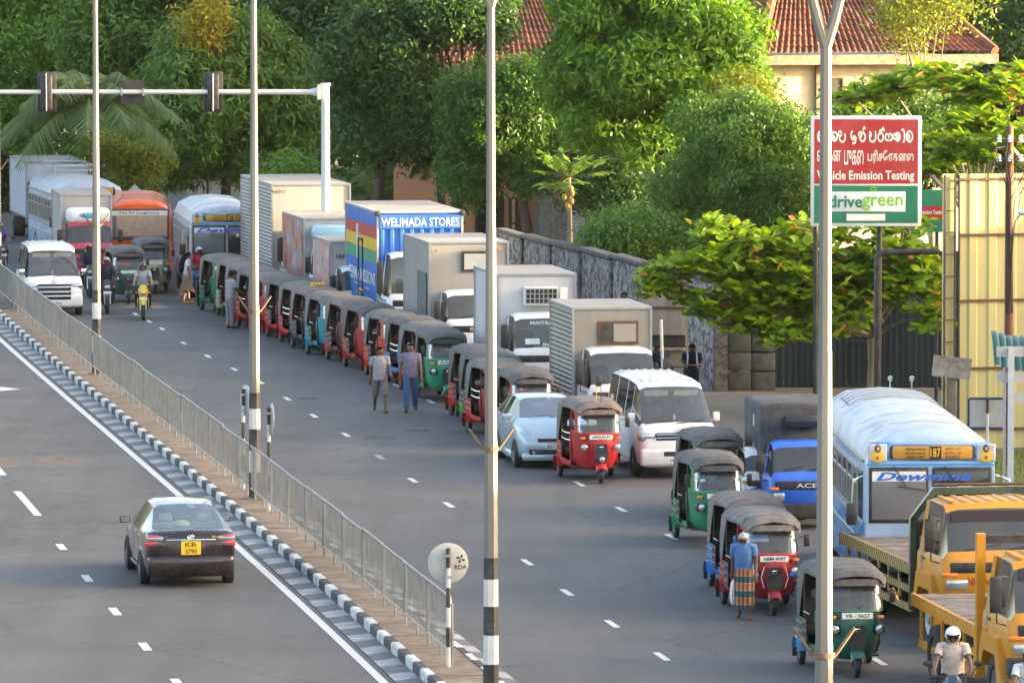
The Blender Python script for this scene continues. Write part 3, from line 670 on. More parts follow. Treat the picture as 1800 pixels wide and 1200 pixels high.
# peach building
M_PEACH = mat('peach_plaster', (.52, .27, .15), .9, var=.12, scale=1.2, dirt=((.3, .17, .1), .4, 1.2), streak=True)
PD = 222.; b0_ = gd(692, 430, PD); b1_ = gd(1000, 430, PD); pw_ = b1_.x-b0_.x; pez = gd(880, 105, PD).z
pb = thing('peach_building', 'peach plastered building with brown framed windows and old tile roof among trees', 'building', (b0_.x, PD, 0))
MB().box(0, pw_, 0, 8, 0, pez, M_PEACH).build('wall', pb)
tiled_slope(pb, Vector((-.6, -.7, pez-.15)), Vector((pw_+.6, -.7, pez-.15)), Vector((1.5, 4, pez+2.6)), Vector((pw_-1, 4, pez+2.6)), 34, 14)
tiled_slope(pb, Vector((-.6, 8.6, pez-.15)), Vector((-.6, -.7, pez-.15)), Vector((1.5, 4.5, pez+2.6)), Vector((1.5, 4, pez+2.6)), 40, 14)
MB().box(-.6, pw_+.6, -.78, -.71, pez-.4, pez-.12, M_FASC).build('fascia', pb)
M_WOOD = mat('dark_brown_timber', (.045, .025, .015), .7)
def pgx(px): return gd(px, 400, PD).x-b0_.x
for px0, px1 in ((838, 858), (866, 884), (897, 908), (915, 925)):
    x0, x1 = pgx(px0), pgx(px1); za, zb_ = gd(0, 438, PD).z, gd(0, 348, PD).z
    wo = MB().box(x0, x1, -.02, .0, za, zb_, M_DGLASS).build('window', pb)
    MB().box(x0+.03, x1-.03, .001, .0, za, zb_, M_INT)
    f_ = MB()
    for xx in (x0, x1): f_.box(xx-.05, xx+.05, -.06, -.021, za, zb_, M_WOOD)
    for zz in (za, lerp(za, zb_, .5), zb_): f_.box(x0+.051, x1-.051, -.06, -.021, zz-.04, zz+.04, M_WOOD)
    f_.build('frame', wo)
cl = MB(); x0 = pgx(962); cl.tube([(x0, -.9, 0), (x0, -.9, pez-.2)], .26, mat('grey_concrete_column', (.24, .235, .22), .9, var=.2), 14); cl.build('column', pb)
MB().box(pgx(940), pgx(1002), -.03, -.001, 0, gd(0, 350, PD).z, mat('grey_render', (.27, .26, .24), .9, var=.2)).build('rendered_wall', pb)
# ------------------------------------------------------------------ unseen blocks added on the sunny side to shade the street and far trees
def shade_building(name, label, x0, x1, y0, y1, h):
    t = thing(name, label, 'building', (x0, y0, 0))
    MB().box(0, x1-x0, 0, y1-y0, 0, h, M_CREAM).build('wall', t); MB().box(-.3, x1-x0+.3, -.3, y1-y0+.3, h+.002, h+.35, M_FASC).build('roof', t)
    for k in range(int((y1-y0)/4)):
        for z in range(int(h/3.4)):
            MB().box(-.05, -.003, 1+k*4, 2.6+k*4, 1.1+z*3.4, 2.5+z*3.4, M_DGLASS).build('window', t)
    return t
shade_building('street_shade_block', 'long unseen cream block added to shade the road', 34, 46, 20, 196, 8.2)
shade_building('tree_shade_block', 'tall unseen cream block added to shade the far trees', 30, 46, 224, 300, 30)
dgn = thing('diamond_sign', 'grey diamond shaped sign turned away behind the orange bus', 'traffic sign', (gd(237, 345, 226).x, 226, 0))
dz_ = gd(237, 345, 226).z
MB().prism([(-.42, dz_), (0, dz_-.42), (.42, dz_), (0, dz_+.42)], -.01, .01, M_SIGNB).build('plate', dgn); MB().tube([(0, .05, 0), (0, .05, dz_+.35)], .04, M_GANT, 8).build('post', dgn)
# ------------------------------------------------------------------ shared vehicle pieces
def wheel(par, x, y, r, w_, out, rim=M_RIM, name='wheel', rimr=.62):
    s = 1 if out > 0 else -1
    t = MB(); t.lathe([(r*rimr*.9, -w_/2), (r*.93, -w_/2), (r, -w_*.32), (r, w_*.32), (r*.93, w_/2), (r*rimr, w_/2), (r*rimr*.95, w_*.3)], (x, y, r), (0, s, 0), M_TYRE, 20)
    o = t.build(name, par, ang=30)
    m = MB(); m.lathe([(r*rimr*1.0, w_*.30), (r*rimr*.92, w_*.42), (r*rimr*.8, w_*.36), (r*.2, w_*.30), (r*.16, w_*.48), (.005, w_*.48)], (x, y, r), (0, s, 0), rim, 16)
    m.build('rim', o, ang=30); return o
def plate(par, c, right, up, w_, h_, lines, m=M_PLATE, nrm=None):
    c = Vector(c); right = Vector(right).normalized(); up = Vector(up).normalized(); n = right.cross(up)
    b = MB(); vs = [c+right*a*w_/2+up*b_*h_/2+n*d for d in (0, .012) for b_ in (-1, 1) for a in (-1, 1)]
    b.add(vs, [(0,2,3,1),(4,5,7,6),(0,1,5,4),(2,6,7,3),(0,4,6,2),(1,3,7,5)], m); o = b.build('number_plate', par)
    l = MB(); k = len(lines)
    for i, s in enumerate(lines):
        if s not in TX: continue
        l.text(s, c+n*.016+up*(h_*((k-1)/2-i)/k), right, up, w_*(.82 if k == 1 else .6), h_*(.62 if k == 1 else .36), M_INK)
    if l.v: l.build('lettering', o, ang=0)
    return o
def loopsec(x, half):                # closed section from a half section (y,z) bottom centre -> top centre
    L_ = [(x, y, z) for y, z in half]; Rr = [(x, -y, z) for y, z in half[1:-1]][::-1]
    return L_+Rr
def shell(st, tagf, mats, root, order=('body',), ang=42):
    """loft of closed sections st=[(x, half)]; tagf(i, j, right) names the part a face belongs to"""
    n = len(st[0][1]); tot = 2*n-2; S = [loopsec(x, h) for x, h in st]; P = {}
    for i in range(len(S)-1):
        for k in range(tot):
            j = k if k < n-1 else tot-1-k
            nm = tagf(i, j, k >= n-1)
            if nm is None: continue
            mb = P.setdefault(nm, MB()); k2 = (k+1) % tot
            mb.add([S[i][k], S[i][k2], S[i+1][k2], S[i+1][k]], [(0, 1, 2, 3)], mats[nm.split('#')[0]])
    b = P.setdefault('body', MB())
    b.add(S[0], [tuple(range(tot))], mats['body']); b.add(S[-1], [tuple(range(tot))[::-1]], mats['body'])
    out = {}
    for nm, mb in P.items():
        bm = bmesh.new()
        me = bpy.data.meshes.new('tmp'); me.from_pydata(mb.v, [], mb.f); bm.from_mesh(me); bpy.data.meshes.remove(me)
        bmesh.ops.remove_doubles(bm, verts=bm.verts[:], dist=.0005)
        if nm == 'body': bmesh.ops.recalc_face_normals(bm, faces=bm.faces[:])
        bm.verts.index_update(); q = MB(); q.add([v.co.copy() for v in bm.verts], [[v.index for v in f.verts] for f in bm.faces], mb.mats[0]); bm.free()
        out[nm] = q.build(nm.split('#')[0], root, ang)
    return out
def carsec(zb, w_, zbelt, wr, zr):
    return [(0, zb), (.8*w_, zb), (.965*w_, zb+.1), (w_, zb+.45*(zbelt-zb)), (.99*w_, zbelt-.1*(zbelt-zb)), (.955*w_, zbelt), (wr, zr-.06 if zr-zbelt > .2 else zr-.012), (wr*.8, zr-.006), (0, zr+.012)]
def arch(par, x, y, r, s):
    m = MB(); m.lathe([(r, -.12), (r, .012), (r*.9, .014), (r*.5, .005), (.01, .005)], (x, y, r*.86), (0, s, 0), M_CHASSIS, 20); m.build('wheel_arch', par)
def mirror(par, x, y, z, s, m, sz=(.1, .2, .14)):
    b = MB(); b.rbox(x-sz[0]/2, x+sz[0]/2, min(y, y+s*sz[1]), max(y, y+s*sz[1]), z, z+sz[2], m, .03); o = b.build('wing_mirror', par)
    MB().box(x-sz[0]/2-.006, x-sz[0]/2-.001, min(y+s*.02, y+s*(sz[1]-.02)), max(y+s*.02, y+s*(sz[1]-.02)), z+.02, z+sz[2]-.02, M_CHROME).build('mirror_glass', o)
# ------------------------------------------------------------------ dark saloon seen from behind
def saloon(label, loc, rz):
    t = thing('saloon_car', label, 'car', loc, rz); P_ = mat('paint_dark_plum', (.022, .012, .016), .18, .55, .05, 3, coat=1., dirt=(DUST, .06, 2))
    st = [(2.30, carsec(.32, .6, .52, .48, .6)), (2.18, carsec(.22, .76, .66, .62, .7)), (1.75, carsec(.2, .83, .8, .72, .83)), (1.1, carsec(.2, .845, .92, .74, .95)),
          (.36, carsec(.2, .85, .95, .575, 1.41)), (-.02, carsec(.2, .85, .955, .585, 1.465)), (-.06, carsec(.2, .85, .955, .585, 1.467)), (-.6, carsec(.2, .85, .96, .58, 1.465)), (-1.02, carsec(.2, .85, .97, .57, 1.42)),
          (-1.72, carsec(.22, .845, 1.0, .66, 1.045)), (-2.0, carsec(.25, .835, 1.0, .68, 1.05)), (-2.16, carsec(.28, .82, .98, .66, 1.03)), (-2.26, carsec(.3, .79, .93, .62, .96)), (-2.3, carsec(.34, .75, .8, .6, .82))]
    def tg(i, j, r):
        if j in (6, 7) and i == 3: return 'windscreen'
        if j in (6, 7) and i == 8: return 'rear_window'
        if j == 5 and i in (4, 6): return 'side_window#%d%d' % (i, r)
        if j == 5 and i == 7: return 'side_window#%d%d' % (6, r)
        return 'body'
    mm = {'body': P_, 'windscreen': M_GLASS, 'rear_window': glass('rear_glass', (.45, .62, .55), .0), 'side_window': M_DGLASS}
    shell(st, tg, mm, t)
    for s in (-1, 1):
        for x in (1.38, -1.32): arch(t, x, s*.845, .335, s); wheel(t, x, s*.775, .305, .19, s)
        mirror(t, .72, s*.84, .93, s, P_)
        # lamps: wrap the rear corner
        l = MB(); l.rbox(-2.295, -2.05, min(s*.42, s*.82), max(s*.42, s*.82), .75, .86, M_REDL, .03); lo = l.build('tail_light', t)
        l = MB(); l.rbox(-2.29, -2.04, min(s*.5, s*.815), max(s*.5, s*.815), .862, .95, M_LAMP, .03); l.build('reversing_lens', lo)
        l = MB(); l.rbox(-2.30, -2.1, min(s*.6, s*.795), max(s*.6, s*.795), .935, .965, M_REDL, .01); l.build('upper_lens', lo)
        l = MB(); l.rbox(2.05, 2.26, min(s*.45, s*.76), max(s*.45, s*.76), .56, .7, M_LAMP, .04); l.build('headlight', t)
        d = MB(); d.box(-.75, .5, s*.852-.004, s*.852+.004, .26, .31, M_CHROME); d.build('sill_trim', t)
        for x in (-.25, -1.12): MB().rbox(x, x+.16, s*.835-.015, s*.835+.015, .86, .885, M_CHROME, .008).build('door_handle', t)
    b = MB(); b.rbox(-2.35, -1.95, -.8, .8, .2, .6, P_, .09, 3); b.build('rear_bumper', t)
    b = MB(); b.rbox(-2.31, -2.27, -.46, .46, .865, .895, M_CHROME, .01); b.build('chrome_strip', t)
    plate(t, (-2.32, 0, .735), (0, -1, 0), (0, 0, 1), .36, .25, ['KR', '3790'], M_PLATEY)
    e = MB(); e.tube([(-2.30, .06*math.cos(a), .935+.036*math.sin(a)) for a in np.linspace(0, 2*math.pi, 17)], .005, M_CHROME, 5); e.tube([(-2.30, .022*math.cos(a), .937+.034*math.sin(a)) for a in np.linspace(0, 2*math.pi, 13)], .004, M_CHROME, 5); e.tube([(-2.30, .042*math.cos(a), .95+.015*math.sin(a)) for a in np.linspace(0, 2*math.pi, 13)], .004, M_CHROME, 5); e.build('emblem', t)
    e = MB(); e.text('PREMIO', (-2.298, .52, .935), (0, -1, 0), (0, 0, 1), .2, .03, M_CHROME); e.text('Bhutan', (-2.298, -.5, .935), (0, -1, 0), (0, 0, 1), .22, .035, M_PLATEY); e.build('badge', t, ang=0)
    f = MB(); f.box(-1.9, 1.0, -.72, .72, .3, .9, M_INT); f.build('interior', t)
    for y, x in ((.36, .0), (-.36, .0), (.36, -.95), (-.36, -.95)):
        q = MB(); q.rbox(x-.1, x+.08, y-.24, y+.24, .8, 1.1, M_CREAMINT, .05); q.rbox(x-.12, x-.02, y-.13, y+.13, 1.1, 1.26, M_CREAMINT, .04); q.build('seat', t)
    MB().sphere((-1.42, .1, 1.08), (.14, .18, .09), mat('tissue_box', (.6, .6, .36), .8)).build('parcel', t)
    return t
# ------------------------------------------------------------------ silver-blue hatchback, front three-quarter
def hatch(label, loc, rz):
    t = thing('hatchback_car', label, 'car', loc, rz); P_ = mat('paint_ice_blue', (.33, .45, .52), .25, .2, .02, 3, coat=.8)
    st = [(1.98, carsec(.3, .56, .56, .45, .6)), (1.92, carsec(.2, .7, .66, .56, .7)), (1.7, carsec(.17, .8, .8, .64, .84)), (1.3, carsec(.17, .84, .95, .68, 1.0)), (.98, carsec(.17, .845, 1.0, .68, 1.08)),
          (.25, carsec(.17, .85, 1.0, .57, 1.46)), (-.1, carsec(.17, .85, 1.01, .575, 1.515)), (-.15, carsec(.17, .85, 1.01, .575, 1.517)), (-.75, carsec(.17, .85, 1.03, .57, 1.5)), (-.82, carsec(.17, .85, 1.03, .57, 1.497)), (-1.4, carsec(.18, .845, 1.07, .56, 1.45)), (-1.7, carsec(.2, .83, 1.06, .55, 1.38)), (-1.9, carsec(.25, .8, .95, .6, 1.0)), (-1.95, carsec(.3, .76, .85, .55, .88))]
    def tg(i, j, r):
        if j in (6, 7) and i == 4: return 'windscreen'
        if j in (6, 7) and i == 11: return 'rear_window'
        if j == 5 and i in (4, 5, 7, 9): return 'side_window#%d%d' % (i, r)
        return 'body'
    shell(st, tg, {'body': P_, 'windscreen': M_GLASS, 'rear_window': M_DGLASS, 'side_window': M_DGLASS}, t)
    for s in (-1, 1):
        for x in (1.25, -1.25): arch(t, x, s*.845, .34, s); wheel(t, x, s*.775, .30, .19, s)
        mirror(t, .72, s*.83, 1.0, s, P_, (.12, .2, .15))
        l = MB(); rows = []
        for k, (x, y, z0, z1) in enumerate(((1.9, .5, .66, .74), (1.8, .62, .69, .83), (1.66, .74, .72, .93), (1.42, .825, .82, .99))): rows.append([(x+.03, s*y, z0), (x+.0, s*(y+.012), (z0+z1)/2), (x-.07, s*(y-.015), z1)])
        l.grid(rows, M_LAMP); l.build('headlight', t)
        f = MB(); f.lathe([(.06, 0), (.06, .02), (.04, .03), (.01, .032)], (1.955, s*.5, .36), (1, 0, 0), M_LAMP, 12); f.build('fog_light', t)
        MB().rbox(-.1, .06, s*.848-.012, s*.848+.012, .9, .925, P_, .008).build('door_handle', t); MB().rbox(-.98, -.82, s*.848-.012, s*.848+.012, .93, .955, P_, .008).build('door_handle', t)
        MB().rbox(-1.0, 1.0, min(s*.8, s*.87), max(s*.8, s*.87), .17, .3, P_, .03).build('sill_skirt', t)
    b = MB(); b.rbox(1.72, 2.0, -.76, .76, .18, .36, P_, .07); b.build('front_bumper', t)
    MB().rbox(1.9, 1.985, -.62, .62, .28, .46, M_BLACK, .03).build('lower_grille', t)
    g = MB(); g.rbox(1.88, 1.985, -.42, .42, .60, .68, M_BLACK, .02); go = g.build('grille', t); MB().box(1.986, 1.992, -.42, .42, .66, .68, M_CHROME).build('chrome_strip', go)
    plate(t, (1.99, 0, .5), (0, 1, 0), (0, 0, 1), .5, .12, ['KU 7412'])
    MB().box(-1.7, .9, -.7, .7, .3, .92, M_INT).build('interior', t)
    for y in (.36, -.36): q = MB(); q.rbox(-.25, -.05, y-.24, y+.24, .8, 1.12, M_SEAT, .05); q.rbox(-.22, -.1, y-.12, y+.12, 1.12, 1.3, M_SEAT, .04); q.build('seat', t)
    w_ = MB()
    for y0, y1 in ((-.5, .05), (.0, .55)): w_.tube([(1.03, y0, 1.085), (.98, y1, 1.125)], .009, M_BLACK, 4)
    w_.build('wiper', t)
    return t
# ------------------------------------------------------------------ passenger van
def van(label, loc, rz, col, nose='plain', group=None):
    t = thing('passenger_van', label, 'van', loc, rz, group); P_ = paint('van_'+nose, col, .10)
    st = [(2.42, carsec(.34, .68, .62, .6, .7)), (2.38, carsec(.26, .8, .8, .7, .88)), (2.26, carsec(.24, .86, 1.0, .76, 1.07)), (2.08, carsec(.24, .87, 1.13, .77, 1.2)),
          (1.35, carsec(.24, .875, 1.2, .70, 1.93)), (1.0, carsec(.24, .875, 1.2, .71, 2.03)), (.95, carsec(.24, .875, 1.2, .71, 2.035)), (.15, carsec(.24, .875, 1.2, .71, 2.07)), (.08, carsec(.24, .875, 1.2, .71, 2.07)), (-1.1, carsec(.24, .875, 1.2, .71, 2.07)), (-1.17, carsec(.24, .875, 1.2, .71, 2.07)), (-2.2, carsec(.24, .87, 1.2, .71, 2.05)), (-2.38, carsec(.26, .86, 1.2, .69, 1.98)), (-2.44, carsec(.34, .8, 1.15, .62, 1.85))]
    def tg(i, j, r):
        if j in (6, 7) and i == 3: return 'windscreen'
        if j == 5 and i in (3, 4, 6, 8, 10): return 'side_window#%d%d' % (i if i > 4 else 4, r)
        return 'body'
    shell(st, tg, {'body': P_, 'windscreen': M_GLASS, 'side_window': M_DGLASS}, t)
    for k in range(7):
        y = -.54+k*.18; MB().rbox(-2.1, 1.0, y-.03, y+.03, 2.045, 2.086-.02*abs(y), P_, .012).build('roof_rib', t)
    for s in (-1, 1):
        for x in (1.55, -1.5): arch(t, x, s*.87, .36, s); wheel(t, x, s*.79, .32, .2, s, M_RIM if nose == 'plain' else M_RIMD)
        mirror(t, 1.72, s*.86, 1.2, s, M_CHROME if nose != 'plain' else P_, (.1, .16, .2))
        l = MB(); l.rbox(2.16, 2.375, min(s*.5, s*.84), max(s*.5, s*.84), .80, 1.0, M_LAMP, .05); lo = l.build('headlight', t)
        l = MB(); l.rbox(2.1, 2.3, min(s*.8, s*.875), max(s*.8, s*.875), .82, .96, M_AMBER if nose == 'plain' else M_LAMP, .03); l.build('indicator', lo)
        MB().rbox(.98, 1.14, s*.878-.012, s*.878+.012, 1.05, 1.08, P_, .008).build('door_handle', t)
        MB().rbox(2.3, 2.455, min(s*.5, s*.8), max(s*.5, s*.8), .42, .52, M_BLACK, .02).build('fog_lamp_recess', t)
    g = MB(); g.rbox(2.3, 2.41 if nose == 'plain' else 2.485, -.5, .5, .50 if nose != 'plain' else .84, 1.0 if nose == 'plain' else .97, M_BLACK, .02); go = g.build('grille', t)
    for z in ((.58, .71, .85) if nose != 'plain' else (.88, .95)): MB().rbox(2.40, 2.432 if nose == 'plain' else 2.51, -.5, .5, z, z+.028 if nose == 'plain' else z+.05, M_CHROME, .008).build('grille_bar', go)
    b = MB(); b.rbox(2.2, 2.47, -.86, .86, .27, .66, P_, .08, 3); bo = b.build('front_bumper', t)
    MB().box(2.471, 2.476, -.34, .34, .5, .6, M_CHASSIS).build('intake', bo)
    plate(t, (2.472, 0, .4), (0, 1, 0), (0, 0, 1), .5, .12, ['PF 0335'])
    e = MB(); e.tube([(2.33, .075*math.cos(a), 1.045+.045*math.sin(a)) for a in np.linspace(0, 2*math.pi, 17)], .008, M_CHROME, 5); e.tube([(2.33, .03*math.cos(a), 1.045+.04*math.sin(a)) for a in np.linspace(0, 2*math.pi, 13)], .006, M_CHROME, 5); e.build('emblem', t)
    MB().box(-2.2, 1.9, -.72, .72, .4, 1.1, M_INT).build('interior', t)
    for x in (.9, -.2, -1.2):
        for y in (.38, -.38): q = MB(); q.rbox(x-.1, x+.06, y-.25, y+.25, 1.05, 1.5, M_SEAT, .05); q.rbox(x-.08, x+.04, y-.13, y+.13, 1.5, 1.68, M_SEAT, .04); q.build('seat', t)
    q = MB(); q.tube([(1.62+.05*math.sin(a), -.38+.19*math.cos(a), 1.25+.17*math.sin(a)) for a in np.linspace(0, 2*math.pi, 17)], .016, M_BLACK, 5); q.build('steering_wheel', t)
    for y in (.33, -.33): MB().box(1.36, 1.38, y-.26, y+.26, 1.74, 1.86, M_CREAMINT).build('sun_visor', t)
    w_ = MB()
    for y0, y1 in ((-.7, -.1), (-.02, .6)): w_.tube([(2.13, y0, 1.185), (2.06, y1, 1.25)], .011, M_BLACK, 4)
    w_.build('wiper', t); MB().sphere((1.9, -.02, 1.3), (.03, .03, .08), M_WHITE).build('dashboard_figure', t)
    return t
# ------------------------------------------------------------------ truck cab used by the box lorries
def truck_cab(t, P_, x1, ln, w_, z0, zbelt, zr, style='small', brand=None, visor=None):
    """cab from x1-ln to x1; returns parts under t"""
    xb = x1-ln; hw = w_/2
    def sec(zb, ww, zbl, wr, zt): return carsec(zb, ww, zbl, wr, zt)
    st = [(x1, sec(z0+.04, hw*.93, z0+.5, hw*.8, zbelt-.08)), (x1-.03, sec(z0, hw*.98, zbelt-.12, hw*.86, zbelt)), (x1-.1, sec(z0, hw, zbelt-.02, hw*.88, zbelt+.1)),
          (x1-.33, sec(z0, hw, zbelt, hw*.86, zr-.1)), (x1-.42, sec(z0, hw, zbelt, hw*.86, zr-.03)), (x1-.5, sec(z0, hw, zbelt, hw*.86, zr)), (xb+.35, sec(z0, hw, zbelt, hw*.86, zr+.015)), (xb+.02, sec(z0, hw, zbelt, hw*.84, zr-.02)), (xb, sec(z0+.03, hw*.96, zbelt, hw*.8, zr-.08))]
    def tg(i, j, r):
        if j in (6, 7) and i == 2: return 'windscreen'
        if j == 5 and i in (2, 3, 4, 5): return 'side_window#%d' % r
        return 'body'
    shell(st, tg, {'body': P_, 'windscreen': M_GLASS, 'side_window': M_DGLASS}, t)
    g = MB(); g.rbox(x1-.06, x1+.012, -hw*.86, hw*.86, zbelt-.26, zbelt-.08, M_BLACK, .02); go = g.build('front_panel', t)
    if brand: l = MB(); l.text(brand, (x1+.018, .0 if brand != 'JAC' else 0, zbelt-.17), (0, 1, 0), (0, 0, 1), .42, .09, M_WHITE); l.build('lettering', go, ang=0)
    b = MB(); b.rbox(x1-.15, x1+.1, -hw, hw, z0-.16, z0+.14, P_ if style != 'dark' else M_CHASSIS, .05); b.build('bumper', t)
    for s in (-1, 1):
        l = MB(); l.rbox(x1-.12, x1+.03, min(s*hw*.58, s*hw*.93), max(s*hw*.58, s*hw*.93), z0+.18, z0+.36, M_LAMP, .04); lo = l.build('headlight', t)
        l = MB(); l.rbox(x1-.14, x1+.02, min(s*hw*.74, s*hw*.985), max(s*hw*.74, s*hw*.985), z0+.40, z0+.47, M_AMBER, .02); l.build('indicator', lo)
        m = MB(); m.tube([(x1-.22, s*hw*.97, zr-.25), (x1-.06, s*(hw+.16), zr-.2), (x1-.06, s*(hw+.16), zbelt-.05), (x1-.2, s*hw, zbelt-.1)], .014, M_BLACK, 5); mo = m.build('mirror_arm', t)
        m = MB(); m.rbox(x1-.1, x1-.03, s*(hw+.18)-.09, s*(hw+.18)+.09, zbelt+.1, zr-.22, M_BLACK, .03); m.build('mirror', mo)
        MB().rbox(xb+.45, xb+.6, s*hw-.012, s*hw+.012, zbelt-.14, zbelt-.1, M_BLACK, .008).build('door_handle', t)
    w_s = MB()
    for y0, y1 in ((-.62, -.05), (.05, .62)): w_s.tube([(x1-.09, y0*hw, zbelt+.12), (x1-.14, y1*hw, zbelt+.2)], .012, M_BLACK, 4)
    w_s.build('wiper', t)
    MB().box(xb+.15, x1-.3, -hw*.8, hw*.8, z0+.1, zbelt-.1, M_INT).build('interior', t)
    for y in (.45, -.45): q = MB(); q.rbox(xb+.3, xb+.45, y*hw-.22, y*hw+.22, zbelt-.2, zbelt+.45, M_SEAT, .05); q.build('seat', t)
    if visor: MB().rbox(x1-.36, x1-.2, -hw*.8, hw*.8, zr-.1, zr+.02, visor, .02).build('sun_visor', t)
def chassis(t, x0, x1, wheels, w_, r):
    MB().box(x0, x1, -.42, .42, r*.95, r*.95+.2, M_CHASSIS).build('chassis', t)
    for x, dual in wheels:
        for s in (-1, 1): wheel(t, x, s*(w_/2-.15), r, .24 if not dual else .42, s, M_RIM if random.random() < .4 else M_RIMD)
        MB().cyl((x, -w_/2+.2, r), (x, w_/2-.2, r), .06, M_CHASSIS).build('axle', t)
def box_body(t, x0, x1, w_, z0, z1, m, side='flat', frame=None, roofm=None, front=None):
    hw = w_/2; frame = frame or M_STEEL; e = .035
    MB().box(x0+e, x1-e, -hw+.04, hw-.04, z0, z1-.02, m).build('box_body', t)
    fr = MB()
    for y in (-hw, hw-.05):
        fr.box(x0, x1, y, y+.05, z1-.055, z1, frame); fr.box(x0, x1, y, y+.05, z0-.005, z0+.06, frame)
        for x in (x0, x1-.05): fr.box(x-.002, x+.052, y-.002, y+.052, z0-.001, z1-.056, frame)
    for x in (x0, x1-.05): fr.box(x, x+.05, -hw+.0505, hw-.0505, z1-.055, z1, frame)
    fr.build('edge_frame', t)
    rf = MB(); rf.box(x0+.051, x1-.051, -hw+.051, hw-.051, z1-.019, z1-.004, roofm or mat('dusty_roof_sheet', (.27, .25, .23), .65, .05, var=.15, scale=1, dirt=((.22, .19, .16), .5, 1.2))); ro = rf.build('roof', t)
    if side == 'corr':
        for s in (-1, 1):
            for k in range(int((x1-x0)/1.0)):
                a = x0+.055+k*(x1-x0-.11)/int((x1-x0)/1.0); b = a+(x1-x0-.11)/int((x1-x0)/1.0)-.004
                n = int((z1-z0-.12)/.11); rows = []
                for i in range(n):
                    z = z0+.062+i*.11
                    for dz, d in ((0, .0), (.055, .03), (.075, .03), (.1, .0)): rows.append([(a, s*(hw-.035+d), z+dz), (b, s*(hw-.035+d), z+dz)])
                q = MB(); q.grid(rows, m); q.build('corrugated_panel', t, ang=20)
    elif side == 'rib':
        for s in (-1, 1):
            n = int((x1-x0)/.6)
            for k in range(n):
                a = x0+.06+(x1-x0-.12)*k/n; b = x0+.06+(x1-x0-.12)*(k+1)/n-.006
                MB().box(a, b, min(s*(hw-.04), s*(hw-.02)), max(s*(hw-.04), s*(hw-.02)), z0+.061, z1-.056, m).build('side_panel', t)
    return ro
# ------------------------------------------------------------------ box lorries standing in the second row
def place_front(t, px, py, a, xf, yl):      # vehicle's front corner (local xf, yl) over the ground pixel
    put(t, heading(a), (xf, yl), gz(px, py))
def lorry(name, label, px, Yf, a, cabcol, boxcol, w_, ztop, blen, side='flat', cabw=1.75, cabz=(.55, 1.28, 2.1), z0=.75, brand=None, overhang=0., group=None, style='small', frame=None, dirt=.2, noroof=None):
    """px: pixel column of the box's front left (image) corner; Yf: distance of the cab front"""
    t = thing(name, label, 'lorry', group=group); rz = heading(a)
    L_ = blen+1.55; xf = L_/2; P_ = paint('cab_'+name+str(int(px)), cabcol, .14); B_ = mat('box_'+name+str(int(px)), tuple(c*.8 for c in boxcol), .5, .15, var=.08, scale=1.2, dirt=((.2, .17, .14), dirt, 1.4), streak=True)
    truck_cab(t, P_, xf, 1.5, cabw, *cabz, brand=brand, style=style)
    chassis(t, -xf+.2, xf-.3, ((xf-.75, False), (-xf+1.1, True)), w_*.92, .37)
    xb1 = xf-1.55+overhang; box_body(t, -xf, xb1, w_, z0, ztop, B_, side, frame)
    wx = gd(px, 600, Yf+(xf-xb1)).x
    put(t, rz, (xb1, -w_/2), (wx, Yf+(xf-xb1), 0)); t['_x'] = xb1
    return t, xf, xb1, B_, P_
TR = 'box lorries waiting in the second row'
# corrugated grey lorry (nearest)
t, xf, xb, B_, P_ = lorry('box_lorry', 'weathered corrugated grey box lorry with a small front hatch behind the white van', 1006, 151.5, 9, (.70, .70, .68), (.40, .36, .30), 1.9, 3.05, 3.3, 'corr', 1.7, (.5, 1.25, 2.15), .8, group=TR, dirt=.45)
h = MB(); h.box(xb-.0, xb+.02, -.35, .62, 2.18, 2.72, M_FRAME); ho_ = h.build('front_hatch', t)
MB().box(xb+.021, xb+.028, -.28, .02, 2.24, 2.66, M_CHASSIS).build('opening', ho_); MB().box(xb+.021, xb+.032, .03, .56, 2.24, 2.66, B_).build('sliding_panel', ho_)
# white refrigerated lorry
t, xf, xb, B_, P_ = lorry('refrigerated_lorry', 'white refrigerated lorry with a cooling unit above its cab', 874, 161.0, 9, (.74, .74, .73), (.66, .67, .68), 2.0, 3.3, 3.9, 'flat', 1.75, (.55, 1.45, 2.35), .85, style='dark', group=TR, dirt=.12)
u = MB(); u.rbox(xb, xb+.26, -.36, .5, 2.52, 2.98, M_WHITE, .03); uo = u.build('cooling_unit', t)
MB().box(xb+.261, xb+.268, -.32, .46, 2.56, 2.94, M_CHASSIS).build('vent_backing', uo)
for k in range(8): MB().box(xb+.269, xb+.285, -.33+k*.112, -.31+k*.112, 2.55, 2.95, M_STEEL).build('vent_slat', uo)
for k in range(4): MB().box(xb+.2855, xb+.296, -.33, .47, 2.56+k*.12, 2.58+k*.12, M_STEEL).build('vent_slat', uo)
MB().rbox(xb, xb+.14, .55, .75, 2.2, 2.95, M_WHITE, .02).build('pipe_cover', t)
l = MB(); nrm = Vector((.63, 0, .23)).normalized(); upv = Vector((-.23, 0, .75)).normalized()
def ws_pt(y, f): return Vector((xf-.1+.02-.23*f, y, 1.55+.7*f))
l.text('MAITSAI BAR', ws_pt(.1, .86), (0, 1, 0), upv, .95, .09, M_WHITE); l.text('FIN   SPORT', ws_pt(.2, .1), (0, 1, 0), upv, .6, .09, M_WHITE)
l.add([ws_pt(-.52, .12), ws_pt(-.16, .12), ws_pt(-.16, .32), ws_pt(-.52, .32)], [(0, 1, 2, 3)], mat('windscreen_card', (.55, .68, .6), .6)); l.build('windscreen_sticker', t, ang=0)
